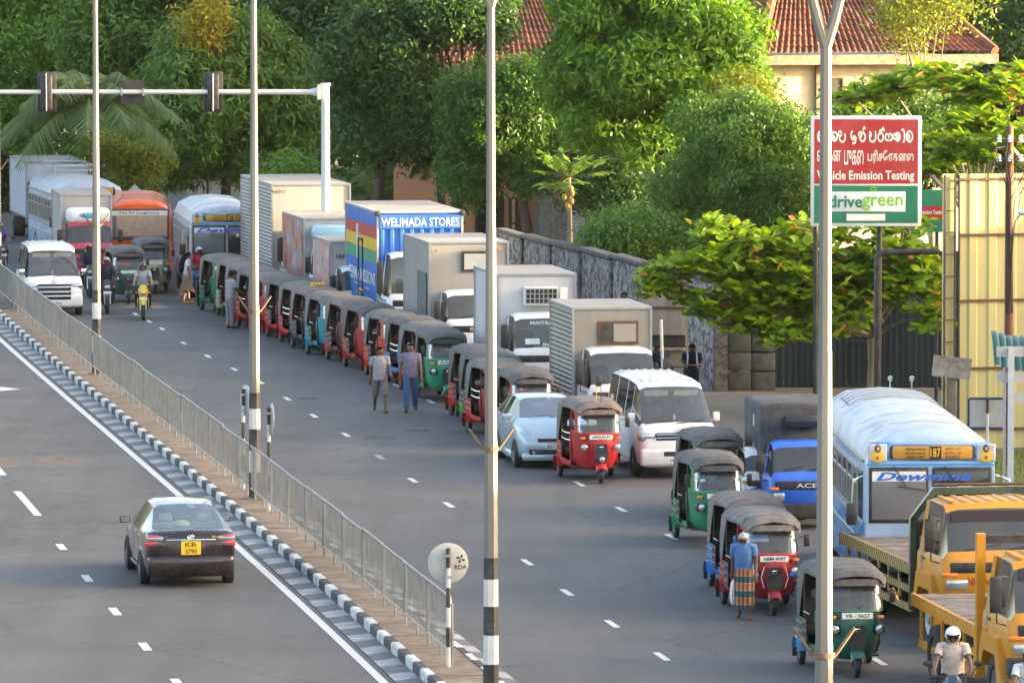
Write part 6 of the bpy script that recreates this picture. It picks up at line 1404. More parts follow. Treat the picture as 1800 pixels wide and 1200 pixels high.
person('man in grey short sleeved shirt and shorts walking in the road', gz(668, 724), face_to(6), 1.66, 2, ((22, 8), (-16, 16)), ((14, 10, 55), (-14, 9, 12)), (0, 38), 2, GREY, KHAKI, 'short', shoes=SANDAL)
person('bearded man in purple shirt and blue jeans walking in the road', gz(722, 723), face_to(2), 1.72, 0, ((-14, 14), (18, 8)), ((10, 12, 18), (-10, 12, 18)), (0, -30), 0, PURPLE, JEANS, 'long', shoes=SANDAL)
person('man in grey shirt and grey trousers standing beside the queue', gz(405, 577), face_to(120), 1.68, 2, ((0, 2), (2, 4)), ((30, 6, 50), (20, 6, 50)), (6, 0), 2, GREY, TROUS, 'long', shoes=SANDAL)
person('woman with long black hair in brown skirt by the blue bus', gz(328, 533), face_to(100), 1.62, 4, ((8, 4), (-6, 6)), ((35, 6, 70), (5, 8, 15)), (8, 0), 1, WHITEC, BROWN, 'skirt', longhair=True, shoes=mat('gold_sandal', (.5, .32, .08), .4, .3))
def pack(body, J, XX, S):
    m = MB()
    for s in (1, -1): m.tube([XX(J[s][3]+Vector((-.1, -s*.07, -.02))), XX(J[s][3]+Vector((.03, -s*.07, .07))), XX(J[s][3]+Vector((.14, -s*.07, -.08))), XX(J[s][3]+Vector((.12, -s*.05, -.32)))], .022, WHITEC, 6)
    m.build('backpack_strap', body); b = MB(); b.rbox(-.3, -.14, -.16, .16, 1.0*S, 1.4*S, GREY, .05); b.build('backpack', body); ph = MB(); ph.rbox(.36, .44, -.03, .05, 1.06*S, 1.075*S, M_BLACK, .005); ph.build('phone', body)
person('youth in navy tee shirt looking down at a phone by the grimy wall', (gd(1216, 650, 161.5).x, 161.5, 0), face_to(4), 1.66, 2, ((0, 2), (0, 2)), ((22, 10, 72, 38), (22, 10, 72, 38)), (26, 0), 2, NAVY, NAVY, 'long', extra=pack, shoes=SANDAL)
person('person in dark navy shirt leaning at the tin kiosk', (gd(1172, 650, 163.3).x, 163.3, 0), face_to(-150), 1.62, 42, ((4, 2), (4, 2)), ((40, 6, 20), (40, 6, 20)), (10, 0), 2, NAVY, DKTR, 'long', shoes=SANDAL)
person('man whose head shows above the corrugated lorry by the streaky wall', (gd(1097, 540, 176.).x, 176., .34), face_to(0), 1.72, 0, ((0, 2), (0, 2)), ((0, 6, 6), (0, 6, 6)), (0, 10), 2, DARKC, DKTR, 'long', shoes=SANDAL)
ps_ = MB(); ps_.rbox(-.5, .5, -.4, .4, 0, .34, mat('step_concrete', (.2, .19, .17), .9, var=.2), .03); pso = ps_.build('concrete_step'); pso.location = (gd(1097, 540, 176.).x, 176., 0); tag(pso, 'low concrete step at the foot of the streaky wall', 'step')
# ------------------------------------------------------------------ motorcycles
def motorbike(label, px, py, a, col, scooter=False, ptext=None):
    t = thing('motorcycle', label, 'motorcycle'); P_ = paint('bike_%02x%02x%02x' % tuple(int(c*255) for c in col), col, .08)
    for x, n in ((.66, 'front_wheel'), (-.62, 'rear_wheel')): wheel(t, x, 0, .29, .1, 1, M_RIMD, n, .68)
    f = MB()
    for s in (-1, 1): f.tube([(.66, s*.085, .29), (.5, s*.085, .72), (.42, s*.08, .95)], [.024, .026, .022], M_STEEL, 6)
    f.build('fork', t)
    MB().tube([(.42, -.36, 1.0), (.45, -.2, 1.02), (.44, 0, .98), (.45, .2, 1.02), (.42, .36, 1.0)], .016, M_BLACK, 6).build('handlebar', t)
    g = MB(); rows = []
    for x, w_, z0, z1 in ((.42, .06, .68, .86), (.3, .13, .62, .93), (.1, .15, .6, .92), (-.1, .11, .6, .82), (-.2, .08, .62, .76)): rows.append([(x, w_*math.sin(th), (z0+z1)/2+(z1-z0)/2*math.cos(th)) for th in np.linspace(0, 2*math.pi, 13)])
    g.grid(rows, P_, False, True, True); g.build('fuel_tank', t, 60)
    s = MB(); s.rbox(-.72, -.12, -.13, .13, .72, .8, M_SEAT, .04); s.build('seat', t)
    tl = MB(); tl.grid([[(-.3, -.12, .62), (-.3, -.1, .74), (-.3, .1, .74), (-.3, .12, .62)], [(-.85, -.07, .78), (-.85, -.05, .86), (-.85, .05, .86), (-.85, .07, .78)]], P_); tl.build('tail_cowl', t)
    MB().rbox(-.88, -.84, -.05, .05, .78, .84, M_REDL, .01).build('tail_light', t)
    h = MB(); h.grid([[(.5, -.13, .98), (.56, -.06, 1.06), (.56, .06, 1.06), (.5, .13, .98)], [(.56, -.16, .86), (.68, -.08, .88), (.68, .08, .88), (.56, .16, .86)], [(.52, -.12, .7), (.62, -.05, .68), (.62, .05, .68), (.52, .12, .7)]], P_); h.build('front_fairing', t, 50)
    MB().rbox(.62, .70, -.085, .085, .76, .88, M_LAMP, .03).build('headlight', t)
    e = MB(); e.rbox(-.2, .3, -.15, .15, .24, .56, M_CHASSIS, .06); e.tube([(.2, 0, .45), (.35, 0, .62)], .09, M_CHASSIS, 8); e.build('engine', t); e = MB()
    for s_ in (-1, 1): e.rbox(-.05, .45, s_*.16-.015, s_*.16+.015, .3, .66, P_, .012) if not scooter else None
    if e.v: e.build('side_fairing', t)
    x_ = MB(); x_.tube([(.25, -.14, .3), (-.1, -.17, .25), (-.75, -.2, .4)], [.025, .03, .05], M_CHROME, 8); x_.build('exhaust', t)
    fr = MB(); fr.tube([(.42, 0, .9), (.0, 0, .66), (-.5, 0, .66), (-.62, .1, .29)], .022, M_BLACK, 6); fr.tube([(-.1, 0, .3), (-.62, -.1, .29)], .022, M_BLACK, 6); fr.build('frame', t)
    m = MB(); m.grid([[(.66+.33*math.cos(th), y, .29+.33*math.sin(th)) for y in (-.06, 0, .06)] for th in np.linspace(R(35), R(150), 7)], P_); m.build('front_mudguard', t)
    for s_ in (-1, 1):
        m = MB(); m.tube([(.44, s_*.26, 1.02), (.42, s_*.36, 1.18)], .008, M_BLACK, 4); mo = m.build('mirror_arm', t); m = MB(); m.sphere((.42, s_*.38, 1.22), (.015, .07, .045), M_BLACK); m.build('mirror', mo)
        m = MB(); m.rbox(.5, .56, s_*.2-.03, s_*.2+.03, .8, .84, M_AMBER, .01); m.build('indicator', t)
    plate(t, (.70, 0, .66), (0, 1, 0), (0, 0, 1), .24, .08, [])
    put(t, heading(a), (.66, 0), gz(px, py)); return t
def rider(bike, label, shirt, helmet, trous=DKTR, skin=2, head=(0, 0), sleeve=.62, h=1.68, extra=None):
    rz = bike.rotation_euler[2]; c, s = math.cos(rz), math.sin(rz); x = -.28
    loc = (bike.location[0]+c*x, bike.location[1]+s*x, 0)
    return person(label, loc, rz, h, 8, ((72, 92), (72, 92)), ((48, 14, 28), (48, 14, 28)), head, skin, shirt, trous, 'long', shoes=M_BLACK, sit=.84, helmet=helmet, sleeve=sleeve, extra=extra)
HB, HR, HW, HG = mat('black_helmet', (.02, .02, .022), .2, coat=.8), mat('red_helmet', (.5, .02, .05), .2, coat=.8), mat('white_helmet', (.75, .75, .73), .2, coat=.8), mat('grey_helmet', (.25, .26, .28), .25, coat=.8)
b = motorbike('yellow motorcycle ridden along the middle lane', 252, 563, 4, (.62, .40, .01)); rider(b, 'rider in grey tee shirt and black helmet on the yellow motorcycle', TSH, HB, skin=1)
b = motorbike('dark blue motorcycle behind the lamp post', 189, 552, 5, (.02, .025, .05)); rider(b, 'rider in dark jacket and grey helmet behind the lamp post', DARKC, HG, sleeve=1.5)
b = motorbike('black scooter beside the oncoming white van', 159, 524, 7, (.03, .03, .035)); rider(b, 'rider in dark jacket and red helmet beside the white van', DARKC, HR, sleeve=1.5)
b = motorbike('motorcycle waiting beside the bright green three-wheeler', 357, 531, 10, (.10, .10, .12)); rider(b, 'rider in red shirt and silver helmet by the bright green three-wheeler', REDC, mat('silver_helmet', (.6, .62, .65), .2, .3, coat=.8), JEANS)
b = motorbike('motorcycle rounding the far bend beside the railing', 6, 482, 12, (.05, .02, .02)); rider(b, 'rider in purple shirt and green helmet at the far bend', cloth('violet', (.08, .06, .2)), mat('green_helmet', (.05, .3, .2), .2, coat=.8))
b = motorbike('dark blue and chrome motorcycle ridden beside the second yellow flatbed', 1674, 1312, -4, (.03, .04, .09)); rider(b, 'rider in beige shirt and white helmet beside the second yellow flatbed', BEIGE, HW, head=(16, 0), h=1.70)
b = motorbike('motorcycle in front of the second yellow flatbed lorry', 1818, 1352, 0, (.1, .1, .1)); rider(b, 'rider in white shirt in front of the second yellow flatbed', WHITEC, HB)
# ------------------------------------------------------------------ vegetation
def leafmat(name, c0, c1, c2=None, trans=.35, rough=.45):
    if name in MATS: return MATS[name]
    m = bpy.data.materials.new(name); m.use_nodes = True; MATS[name] = m; N, L = m.node_tree.nodes, m.node_tree.links; b = N['Principled BSDF']
    ge = N.new('ShaderNodeNewGeometry'); oi = N.new('ShaderNodeObjectInfo'); ad = N.new('ShaderNodeMath'); ad.operation = 'ADD'; L.new(ge.outputs['Random Per Island'], ad.inputs[0]); L.new(oi.outputs['Random'], ad.inputs[1])
    fr = N.new('ShaderNodeMath'); fr.operation = 'FRACT'; L.new(ad.outputs[0], fr.inputs[0])
    cr = N.new('ShaderNodeValToRGB'); L.new(fr.outputs[0], cr.inputs[0]); e = cr.color_ramp.elements; e[0].color = (*c0, 1); e[1].color = (*c1, 1); e[1].position = .965 if c2 else 1
    if c2: x = e.new(1.); x.color = (*c2, 1); x2 = e.new(.972); x2.color = (*c2, 1)
    b.inputs['Roughness'].default_value = rough; b.inputs['Specular IOR Level'].default_value = .35; L.new(cr.outputs[0], b.inputs['Base Color'])
    tr = N.new('ShaderNodeBsdfTranslucent'); mx = N.new('ShaderNodeMix'); mx.data_type = 'RGBA'; mx.blend_type = 'MULTIPLY'; mx.inputs[0].default_value = 1; L.new(cr.outputs[0], mx.inputs[6]); mx.inputs[7].default_value = (1.5, 1.5, .6, 1); L.new(mx.outputs[2], tr.inputs[0])
    ms = N.new('ShaderNodeMixShader'); ms.inputs[0].default_value = trans; L.new(b.outputs[0], ms.inputs[1]); L.new(tr.outputs[0], ms.inputs[2]); L.new(ms.outputs[0], N['Material Output'].inputs[0]); return m
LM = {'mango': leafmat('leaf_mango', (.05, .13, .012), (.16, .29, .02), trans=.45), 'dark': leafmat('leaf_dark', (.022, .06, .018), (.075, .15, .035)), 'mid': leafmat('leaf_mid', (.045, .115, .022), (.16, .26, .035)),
      'feather': leafmat('leaf_feather', (.045, .115, .022), (.14, .24, .03)), 'bright': leafmat('leaf_bright', (.07, .17, .02), (.19, .31, .03)), 'yellow': leafmat('leaf_yellow', (.22, .22, .015), (.42, .30, .02)), 'yg': leafmat('leaf_yellowgreen', (.10, .15, .015), (.24, .26, .025)), 'palm': leafmat('leaf_palm', (.08, .13, .045), (.18, .24, .08)),
      'almond': leafmat('leaf_almond', (.10, .20, .012), (.27, .38, .025), (.42, .15, .05), trans=.45), 'droop': leafmat('leaf_droop', (.045, .12, .018), (.10, .20, .03))}
M_BARK = mat('tree_bark', (.09, .07, .055), .95, var=.4, scale=4, bump=.8, streak=True); M_BARKP = mat('pale_bark', (.30, .25, .17), .9, var=.3, scale=4, bump=.5, streak=True)
def leaf_points(puffs, n, clus, rngs=(.55, 1.04)):
    C = np.array([p[0] for p in puffs]); Rr = np.array([p[1] for p in puffs]); wts = np.array([r[0]*r[1]+r[0]*r[2]+r[1]*r[2] for r in Rr]); wts = wts/wts.sum()
    m = max(1, n//clus); idx = rng.choice(len(C), m, p=wts); d = rng.normal(size=(m, 3)); d[:, 2] += .15; d /= np.linalg.norm(d, axis=1)[:, None]
    rad = rngs[0]+(rngs[1]-rngs[0])*np.sqrt(rng.random(m)); P = C[idx]+d*Rr[idx]*rad[:, None]
    P = np.repeat(P, clus, 0); D = np.repeat(d, clus, 0); return P, D
def leaves(name, parent, puffs, n, ln, wd, m, clus=6, spread=.28, droop=0., up=.5, rngs=(.55, 1.04)):
    P, D = leaf_points(puffs, n, clus, rngs); k = len(P); P = P+rng.normal(size=(k, 3))*spread*np.array([1, 1, .7])
    nm = D*.7+rng.normal(size=(k, 3))*.55; nm[:, 2] += up; nm /= np.linalg.norm(nm, axis=1)[:, None]
    ax = rng.normal(size=(k, 3)); ax[:, 2] -= droop; ax = ax-nm*(ax*nm).sum(1)[:, None]; ax /= np.linalg.norm(ax, axis=1)[:, None]; sd = np.cross(nm, ax)
    L_ = ln*(.6+.8*rng.random(k))[:, None]; W_ = wd*(.6+.8*rng.random(k))[:, None]
    V = np.stack([P-ax*L_*.5, P+sd*W_*.5-nm*W_*.12, P+ax*L_*.5-np.array([0, 0, 1])*L_*.12, P-sd*W_*.5-nm*W_*.12], 1).reshape(-1, 3); F = np.arange(4*k).reshape(-1, 4)
    o = quick_mesh(name, V, F, [m], parent); return o
def puffset(c, r, n, pr, seed, flat=1., low=-.75):
    g = np.random.default_rng(seed); out = []
    for _ in range(n):
        while True:
            d = g.normal(size=3); d /= np.linalg.norm(d)
            if d[2] > low: break
        q = .62+.33*g.random(); rr = pr*(.65+.7*g.random())
        out.append((np.array(c)+d*np.array(r)*q, np.array((rr, rr, rr*flat))))
    return out
def limbs(parent, base, puffs, m, r0, seed, nl=9):
    g = random.Random(seed); b = Vector(base); cz = np.mean([p[0] for p in puffs], 0); top = Vector(cz); fork = b.lerp(top, .45)
    mb = MB(); mb.tube([b, b.lerp(fork, .5)+Vector((g.uniform(-.1, .1), g.uniform(-.1, .1), 0)), fork, fork.lerp(top, .7)], [r0*1.25, r0, r0*.8, r0*.35], m, 9)
    for p in g.sample(puffs, min(nl, len(puffs))):
        e = Vector(p[0]); s = fork.lerp(top, g.uniform(0, .4)); mid = s.lerp(e, .5)+Vector((g.uniform(-.2, .2), g.uniform(-.2, .2), g.uniform(0, .4))); mb.tube([s, mid, e], [r0*.4, r0*.25, r0*.08], m, 6)
    mb.build('trunk', parent, 60)
def tree(label, px, py, Y, rxp, ryp, kind, n, ln, wd, npf=22, pr=None, seed=1, base_px=None, droop=0., clus=6, name='tree', group=None, spread=.28, dz=None, bark=None, r0=.22, up=.5, flat=.8, rngs=(.55, 1.04)):
    c = gd(px, py, Y); s = Y/FPX; rx, rz = rxp*s, ryp*s; dy = dz or min(rx, 3.2); bx = gd(base_px or px, 500, Y).x
    t = thing(name, label, 'tree' if name != 'bush' else 'bush', (bx, Y, 0), group=group); cc = (c.x-bx, 0, c.z)
    pf = puffset(cc, (rx, dy, rz), npf, pr or (min(rx, rz)*.42), seed, flat); pf.append((np.array(cc), np.array((rx*.55, dy*.5, rz*.6))))
    if name != 'bush' or c.z > 2: limbs(t, (0, 0, 0), pf, bark or M_BARK, r0, seed)
    leaves('crown', t, pf, n, ln, wd, LM[kind], clus, spread, droop, up, rngs); return t
BT = 'trees beyond the road'
# left and centre backdrop
tree('bright leafy tree at the bend far behind the buses', 55, 120, 262, 150, 190, 'bright', 34000, .28, .11, 45, seed=2, group=BT, dz=3, pr=.9, rngs=(.75, 1.06), clus=9)
tree('dark shaded tree low behind the far lorries', -20, 300, 268, 120, 110, 'dark', 16000, .24, .1, 20, seed=3, group=BT, dz=3)
tree('broad mango like tree with drooping leaf tufts behind the orange bus', 400, 210, 243, 185, 165, 'mid', 50000, .34, .09, 60, seed=4, group=BT, droop=.9, spread=.2, dz=4, clus=11, pr=1.1, rngs=(.75, 1.06))
tree('tall tree with a paler crown rising behind the gantry arm', 270, 40, 256, 180, 130, 'mid', 34000, .3, .1, 45, seed=5, group=BT, dz=3.5, pr=1.0, rngs=(.75, 1.06), clus=9)
tree('small tree flowering yellow above the gantry', 362, 40, 240.2, 27, 68, 'yellow', 2600, .2, .09, 14, seed=6, r0=.05, dz=.8, pr=.42, rngs=(.6, 1.25))
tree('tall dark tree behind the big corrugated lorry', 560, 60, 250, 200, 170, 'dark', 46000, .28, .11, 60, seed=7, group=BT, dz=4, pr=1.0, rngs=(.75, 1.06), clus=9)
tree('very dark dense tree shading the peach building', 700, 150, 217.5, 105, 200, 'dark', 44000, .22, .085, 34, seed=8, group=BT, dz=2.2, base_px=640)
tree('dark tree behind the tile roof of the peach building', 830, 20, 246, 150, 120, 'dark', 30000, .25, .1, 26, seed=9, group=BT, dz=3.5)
tree('light green tree above the roof ridge near the lamp post', 930, -10, 240, 90, 60, 'yg', 9000, .24, .09, 16, seed=10, group=BT, dz=2.5)
tree('leafy shrub mass behind the container lorry', 700, 335, 232, 110, 60, 'mid', 14000, .22, .09, 18, seed=11, name='bush', dz=2, base_px=700)
tree('low green shrub under the gantry column', 520, 330, 230, 80, 50, 'bright', 8000, .22, .09, 14, seed=12, name='bush', dz=2)
tree('reddish tinged shrub behind the orange bus', 225, 300, 236, 55, 60, 'yg', 7000, .2, .08, 14, seed=13, name='bush', dz=2)
# middle
tree('dark tree overhanging the tile roof of the peach building', 815, 20, 216.5, 75, 70, 'dark', 14000, .22, .085, 18, seed=41, dz=1.6, base_px=800)
tree('dense drooping tree covering the peach building front', 885, 235, 214, 100, 130, 'droop', 42000, .17, .07, 34, seed=14, droop=.8, spread=.16, dz=2.3, clus=7, base_px=950, flat=1.2)
tree('large sunlit mango tree with glossy bright clumps behind the wall', 1150, 130, 207, 195, 205, 'mango', 66000, .29, .10, 75, seed=15, spread=.17, dz=3.4, clus=10, droop=.4, pr=.85, rngs=(.78, 1.05))
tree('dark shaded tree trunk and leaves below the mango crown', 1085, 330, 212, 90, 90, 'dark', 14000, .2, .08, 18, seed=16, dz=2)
tree('feathery olive green tree left of the sign', 1310, 330, 192, 150, 165, 'feather', 70000, .15, .055, 80, seed=17, spread=.15, dz=2.6, clus=12, pr=.62, droop=.5, rngs=(.75, 1.1))
tree('feathery shrub spilling over the streaky wall', 1120, 420, 189, 90, 60, 'feather', 16000, .13, .055, 18, seed=18, name='bush', dz=1.4)
tree('small bright bush catching the sun beside the mango tree', 1310, 170, 203, 45, 45, 'yg', 6000, .16, .06, 12, seed=19, dz=1.2)
tree('thin yellow leaved tree with pale stems before the tile roof', 1640, 20, 203, 110, 60, 'yg', 3600, .17, .07, 14, seed=20, bark=M_BARKP, r0=.12, base_px=1640, dz=1.2, pr=.7)
tree('dark green tree at the right end of the tile roof', 1806, 90, 227, 70, 110, 'dark', 16000, .22, .09, 18, seed=21, dz=2.4)
# far wood closing the view
wd_p = []
for k in range(70):
    x = -55+k*1.7; wd_p.append((np.array((x, 300+rng.uniform(-4, 8), rng.uniform(2, 19))), np.array((4, 3, 4.5))))
    wd_p.append((np.array((x, 303+rng.uniform(-4, 8), rng.uniform(1, 8))), np.array((4, 3, 4.5))))
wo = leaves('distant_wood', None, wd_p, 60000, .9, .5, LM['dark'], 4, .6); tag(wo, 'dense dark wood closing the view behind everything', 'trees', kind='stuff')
# ------------------------------------------------------------------ palms
def palm(label, px, py, Y, n, flen, base_px=None, name='palm_tree', seed=1):
    g = random.Random(seed); c = gd(px, py, Y); bx = gd(base_px or px, 400, Y).x; t = thing(name, label, 'palm tree', (bx, Y, 0)); top = Vector((c.x-bx, 0, c.z))
    MB().tube([(0, 0, 0), top*.5+Vector((.15, 0, 0)), top], [.2, .15, .12], M_BARK, 9).build('trunk', t)
    for k in range(n):
        az = 2*math.pi*k/n+g.uniform(-.2, .2); el = R(g.uniform(5, 70)); d = Vector((math.cos(az), math.sin(az), 0)); pts = []; fl = flen*g.uniform(.8, 1.1)
        for i in range(12):
            s = i/11*fl; pts.append(top+d*(s*math.cos(el)*(1-.1*s/fl))+Vector((0, 0, s*math.sin(el)-.62*s*s/fl)))
        V = []; F = []
        for i in range(len(pts)-1):
            tg_ = (pts[i+1]-pts[i]).normalized(); sd_ = tg_.cross(Vector((0, 0, 1))).normalized()
            for j in range(5):
                p = pts[i].lerp(pts[i+1], j/5); f = (i+j/5)/11; ll = flen*.27*(math.sin(math.pi*min(1, f*.9+.1))**.6+.1)
                for s_ in (-1, 1):
                    e = p+sd_*s_*ll*.75+tg_*ll*.45+Vector((0, 0, -ll*g.uniform(.35, .7))); w_ = tg_*.035; o = len(V); V += [p-w_, p+w_, e]; F.append((o, o+1, o+2))
        fr_ = MB(); fr_.add(V, F, LM['palm']); fr_.tube(pts, [.03]*6+[.012]*6, LM['palm'], 4, False); fr_.build('frond', t, 0)
    return t
palm('coconut palm with long drooping fronds behind the far bus', 160, 190, 232, 26, 4.2, 175, seed=3)
palm('young palm with upright fronds behind the container lorry', 660, 345, 224, 9, 2.3, seed=4)
palm('dark palm drooping beside the peach building', 770, 265, 219, 13, 2.0, seed=5)
# papaya and banana like plants
def papaya(label, px, py, Y, n, seed):
    g = random.Random(seed); c = gd(px, py, Y); t = thing('papaya_tree', label, 'tree', (c.x, Y, 0)); MB().tube([(0, 0, 0), (.05, 0, c.z*.5), (0, 0, c.z)], [.1, .08, .06], M_BARKP, 8).build('trunk', t)
    for k in range(n):
        az = 2*math.pi*k/n+g.uniform(-.2, .2); e = R(g.uniform(-25, 45)); d = Vector((math.cos(az)*math.cos(e), math.sin(az)*math.cos(e), math.sin(e))); tip = Vector((0, 0, c.z))+d*g.uniform(.75, 1.25); lf = MB(); lf.tube([(0, 0, c.z), tip], .012, LM['yg'], 4)
        for j in range(7):
            a = R(-150+j*50); u = d*math.cos(a)*.42+d.cross(Vector((0, 0, 1))).normalized()*math.sin(a)*.42+Vector((0, 0, -.1)); q = d.cross(u).normalized()*.0+u.cross(Vector((0, 0, 1))).normalized()*.10
            lf.add([tip, tip+u*.5+q, tip+u, tip+u*.5-q], [(0, 1, 2, 3)], LM['bright'])
        lf.build('leaf', t, 0)
    for k in range(5): f = MB(); f.sphere((g.uniform(-.14, .14), -.1, c.z-.35-k*.12), (.07, .07, .11), mat('ripe_papaya', (.5, .3, .03), .5)); f.build('fruit', t)
papaya('papaya tree with yellow fruit behind the boundary wall', 1000, 312, 196, 20, 5)
# ------------------------------------------------------------------ almond trees with big leaves in rosettes
def leaf_mesh(name, L_, W_):
    xs = (0, .25, .5, .72, .9, 1.0); ws = (.08, .5, .85, 1., .75, .1); V = []; F = []
    for x, w_ in zip(xs, ws):
        z = .10*math.sin(math.pi*x)-.12*x*x; V += [(x*L_, -w_*W_/2, z*L_+.05*W_), (x*L_, 0, z*L_), (x*L_, w_*W_/2, z*L_+.05*W_)]
    for i in range(5):
        for k in range(2): a = i*3+k; F.append((a, a+1, a+4, a+3))
    return V, F
LV, LF = leaf_mesh('leaf', .33, .19); LVn = np.array(LV); LFn = np.array(LF)
def almond(label, base, branches, nros, seed, keep=280):
    """branches: list of (tip, radius) boxes in world coordinates where rosettes of leaves sit"""
    g = np.random.default_rng(seed); gr = random.Random(seed); t = thing('almond_tree', label, 'tree', base); B = Vector(base); items = []
    lb = MB(); hub = Vector((0, 0, np.mean([b[0][2] for b in branches])*.55))
    lb.tube([(0, 0, 0), (.05, 0, hub.z*.6), hub], [.17, .14, .11], M_BARKP, 9); lb.build('trunk', t, 60); lb = MB()
    tot = sum(b[1][0]*b[1][2] for b in branches)
    for c, r in branches:
        cl = Vector(c)-B; mid = hub.lerp(cl, .55)+Vector((0, 0, .15)); lb.tube([hub, mid, cl], [.07, .045, .02], M_BARKP, 6)
        for _ in range(max(3, int(nros*r[0]*r[2]/tot))):
            p = np.array(cl)+np.clip(g.normal(size=3)*.5, -1, 1)*np.array(r); q = Vector(p); lb.tube([cl.lerp(q, .25), q-Vector((0, 0, .06))], [.014, .006], M_BARKP, 4)
            k = gr.randint(6, 10); a0 = gr.uniform(0, 6.28); sc_ = gr.uniform(.75, 1.15)
            tilt = Matrix.Rotation(gr.uniform(-.4, .4), 3, 'X') @ Matrix.Rotation(gr.uniform(-.4, .4), 3, 'Y')
            for j in range(k): items.append((q, tilt @ Matrix.Rotation(a0+j*2*math.pi/k+gr.uniform(-.2, .2), 3, 'Z') @ Matrix.Rotation(gr.uniform(-.9, .1), 3, 'Y') @ Matrix.Rotation(gr.uniform(-.4, .4), 3, 'X'), sc_*gr.uniform(.7, 1.1)))
    lb.build('branches', t, 60)
    order = sorted(range(len(items)), key=lambda i: items[i][0].y-.25*items[i][2]); me = bpy.data.meshes.new('leaf'); me.from_pydata(LV, [], LF); me.materials.append(LM['almond']); me.polygons.foreach_set('use_smooth', [True]*len(LF))
    for i in order[:keep]:
        q, m, s = items[i]; o = link('leaf', me, t); o.matrix_local = Matrix.Translation(q) @ m.to_4x4() @ Matrix.Scale(s, 4)
    rest = order[keep:]
    if rest:
        V = np.concatenate([(LVn*items[i][2]) @ np.array(items[i][1]).T+np.array(items[i][0]) for i in rest]); F = np.concatenate([LFn+len(LVn)*k for k in range(len(rest))]); o = quick_mesh('leaf_mass', V, F, [LM['almond']], t); o['kind'] = 'stuff'
    return t
def br(px, py, Y, rx, ry, rz): return (gd(px, py, Y), (rx, ry, rz))
almond('spreading almond tree with large bright leaves hanging before the dark gate', (gd(1532, 690, 162).x, 162, 0),
       [br(1175, 505, 160, .7, .8, .35), br(1260, 475, 160, .8, 1, .55), br(1330, 520, 160, .9, 1, .6), br(1290, 420, 160.5, .7, 1, .35), br(1390, 440, 160.5, .9, 1, .5), br(1400, 545, 160, .9, 1, .5), br(1480, 470, 160.8, .8, 1, .6), br(1500, 540, 160, .8, 1, .45), br(1570, 450, 160.5, .8, 1, .55), br(1600, 510, 160, .7, 1, .5), br(1640, 560, 159.5, .5, .8, .3), br(1340, 570, 159.5, .7, .8, .3), br(1230, 540, 159.8, .6, .8, .35), br(1590, 405, 161, .8, .8, .2), br(1450, 410, 161, .9, .8, .25), br(1250, 398, 160.6, .5, .8, .25), br(1200, 470, 160.2, .6, .8, .3), br(1150, 492, 160, .4, .6, .25), br(1300, 560, 159.6, .7, .8, .35), br(1380, 592, 159.4, .7, .8, .25), br(1455, 580, 159.4, .6, .8, .3), br(1540, 500, 160.2, .7, .9, .5), br(1620, 460, 160.4, .5, .9, .5), br(1340, 470, 160.2, .9, 1, .6), br(1430, 500, 160.2, .9, 1, .6)], 1150, 5)
almond('sunlit almond tree in flat leafy tiers above the sign and hoarding', (gd(1715, 690, 180).x, 180, 0),
       [br(1500, 172, 181, .8, 1.2, .25), br(1570, 158, 181, .9, 1.2, .3), br(1650, 140, 180, 1.0, 1.2, .35), br(1720, 165, 179, 1.0, 1.2, .4), br(1790, 150, 179, .9, 1.2, .5), br(1740, 220, 178, .9, 1, .4), br(1660, 260, 177, .8, 1, .35), br(1740, 275, 176, .9, 1, .3), br(1800, 250, 176, .6, 1, .6), br(1690, 215, 178, .6, 1, .3), br(1640, 300, 176, .6, .8, .2)], 700, 6)
tree('leafy shrub filling the gap behind the sign', 1600, 260, 188, 150, 110, 'mid', 20000, .2, .09, 22, seed=31, name='bush', dz=1.6)
tree('dark creeper bush over the metal gate', 1300, 590, 169.6, 28, 55, 'mid', 5000, .12, .06, 12, seed=32, name='bush', dz=.5)
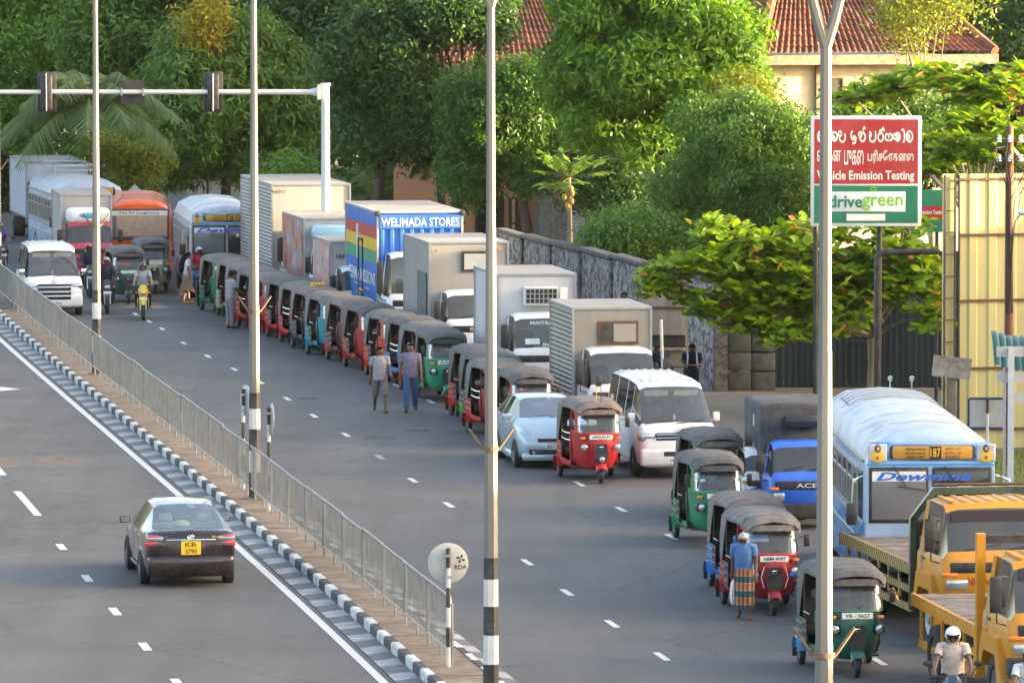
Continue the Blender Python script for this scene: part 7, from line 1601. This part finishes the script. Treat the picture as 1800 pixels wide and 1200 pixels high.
# ------------------------------------------------------------------ ground cover
def ground_cover(name, label, pts, n, ln, m, z=.06, cat='grass'):
    P = []
    for (x0, x1, y0, y1) in pts: P.append(np.stack([rng.uniform(x0, x1, n), rng.uniform(y0, y1, n), np.full(n, z)], 1))
    P = np.concatenate(P); k = len(P); a = rng.uniform(0, 6.28, k); d = np.stack([np.cos(a), np.sin(a), np.zeros(k)], 1); upv_ = np.stack([rng.normal(size=k)*.4, rng.normal(size=k)*.4, np.ones(k)], 1); L_ = ln*(.5+rng.random(k))[:, None]
    P[:, 2] = 0
    V = np.stack([P-d*.012, P+d*.012, P+upv_*L_], 1).reshape(-1, 3); o = quick_mesh(name, V, np.arange(3*k).reshape(-1, 3), [m]); tag(o, label, cat, kind='stuff')
ground_cover('grass', 'patchy short green grass at the foot of the hoarding', [(10.3, 16, 137, 148.6)], 9000, .12, LM['yg'])
ground_cover('fallen_leaves', 'scattered orange brown fallen leaves by the gate', [(6.2, 11.4, 164.5, 167.8)], 160, .10, leafmat('dead_leaf', (.25, .08, .03), (.35, .16, .06)), cat='leaves')
# ------------------------------------------------------------------ turn the skinned skeletons into plain meshes
bpy.context.view_layer.update(); dg = bpy.context.evaluated_depsgraph_get()
baked = [(o, bpy.data.meshes.new_from_object(o.evaluated_get(dg))) for o in PENDING]
for o, me in baked:
    old = o.data; o.modifiers.clear(); o.data = me; me.name = 'person'
    me.polygons.foreach_set('use_smooth', [True]*len(me.polygons))
    if not me.materials: me.materials.append(old.materials[0])
for o in list(bpy.data.objects):
    if '_x' in o.keys(): del o['_x']
# ------------------------------------------------------------------ thin haze in the air over the street
hz = MB(); hzm = bpy.data.materials.new('haze'); hzm.use_nodes = True; N = hzm.node_tree.nodes; N.remove(N['Principled BSDF'])
pv = N.new('ShaderNodeVolumePrincipled'); pv.inputs['Color'].default_value = (.92, .95, 1, 1); pv.inputs['Density'].default_value = .00002; pv.inputs['Anisotropy'].default_value = .3
hzm.node_tree.links.new(pv.outputs[0], N['Material Output'].inputs['Volume'])
hb = hz.box(-905, 905, -205, 2205, -1.5, 45, hzm).build('haze', ang=0); tag(hb, 'thin pale haze in the air over the street', 'haze', kind='stuff')
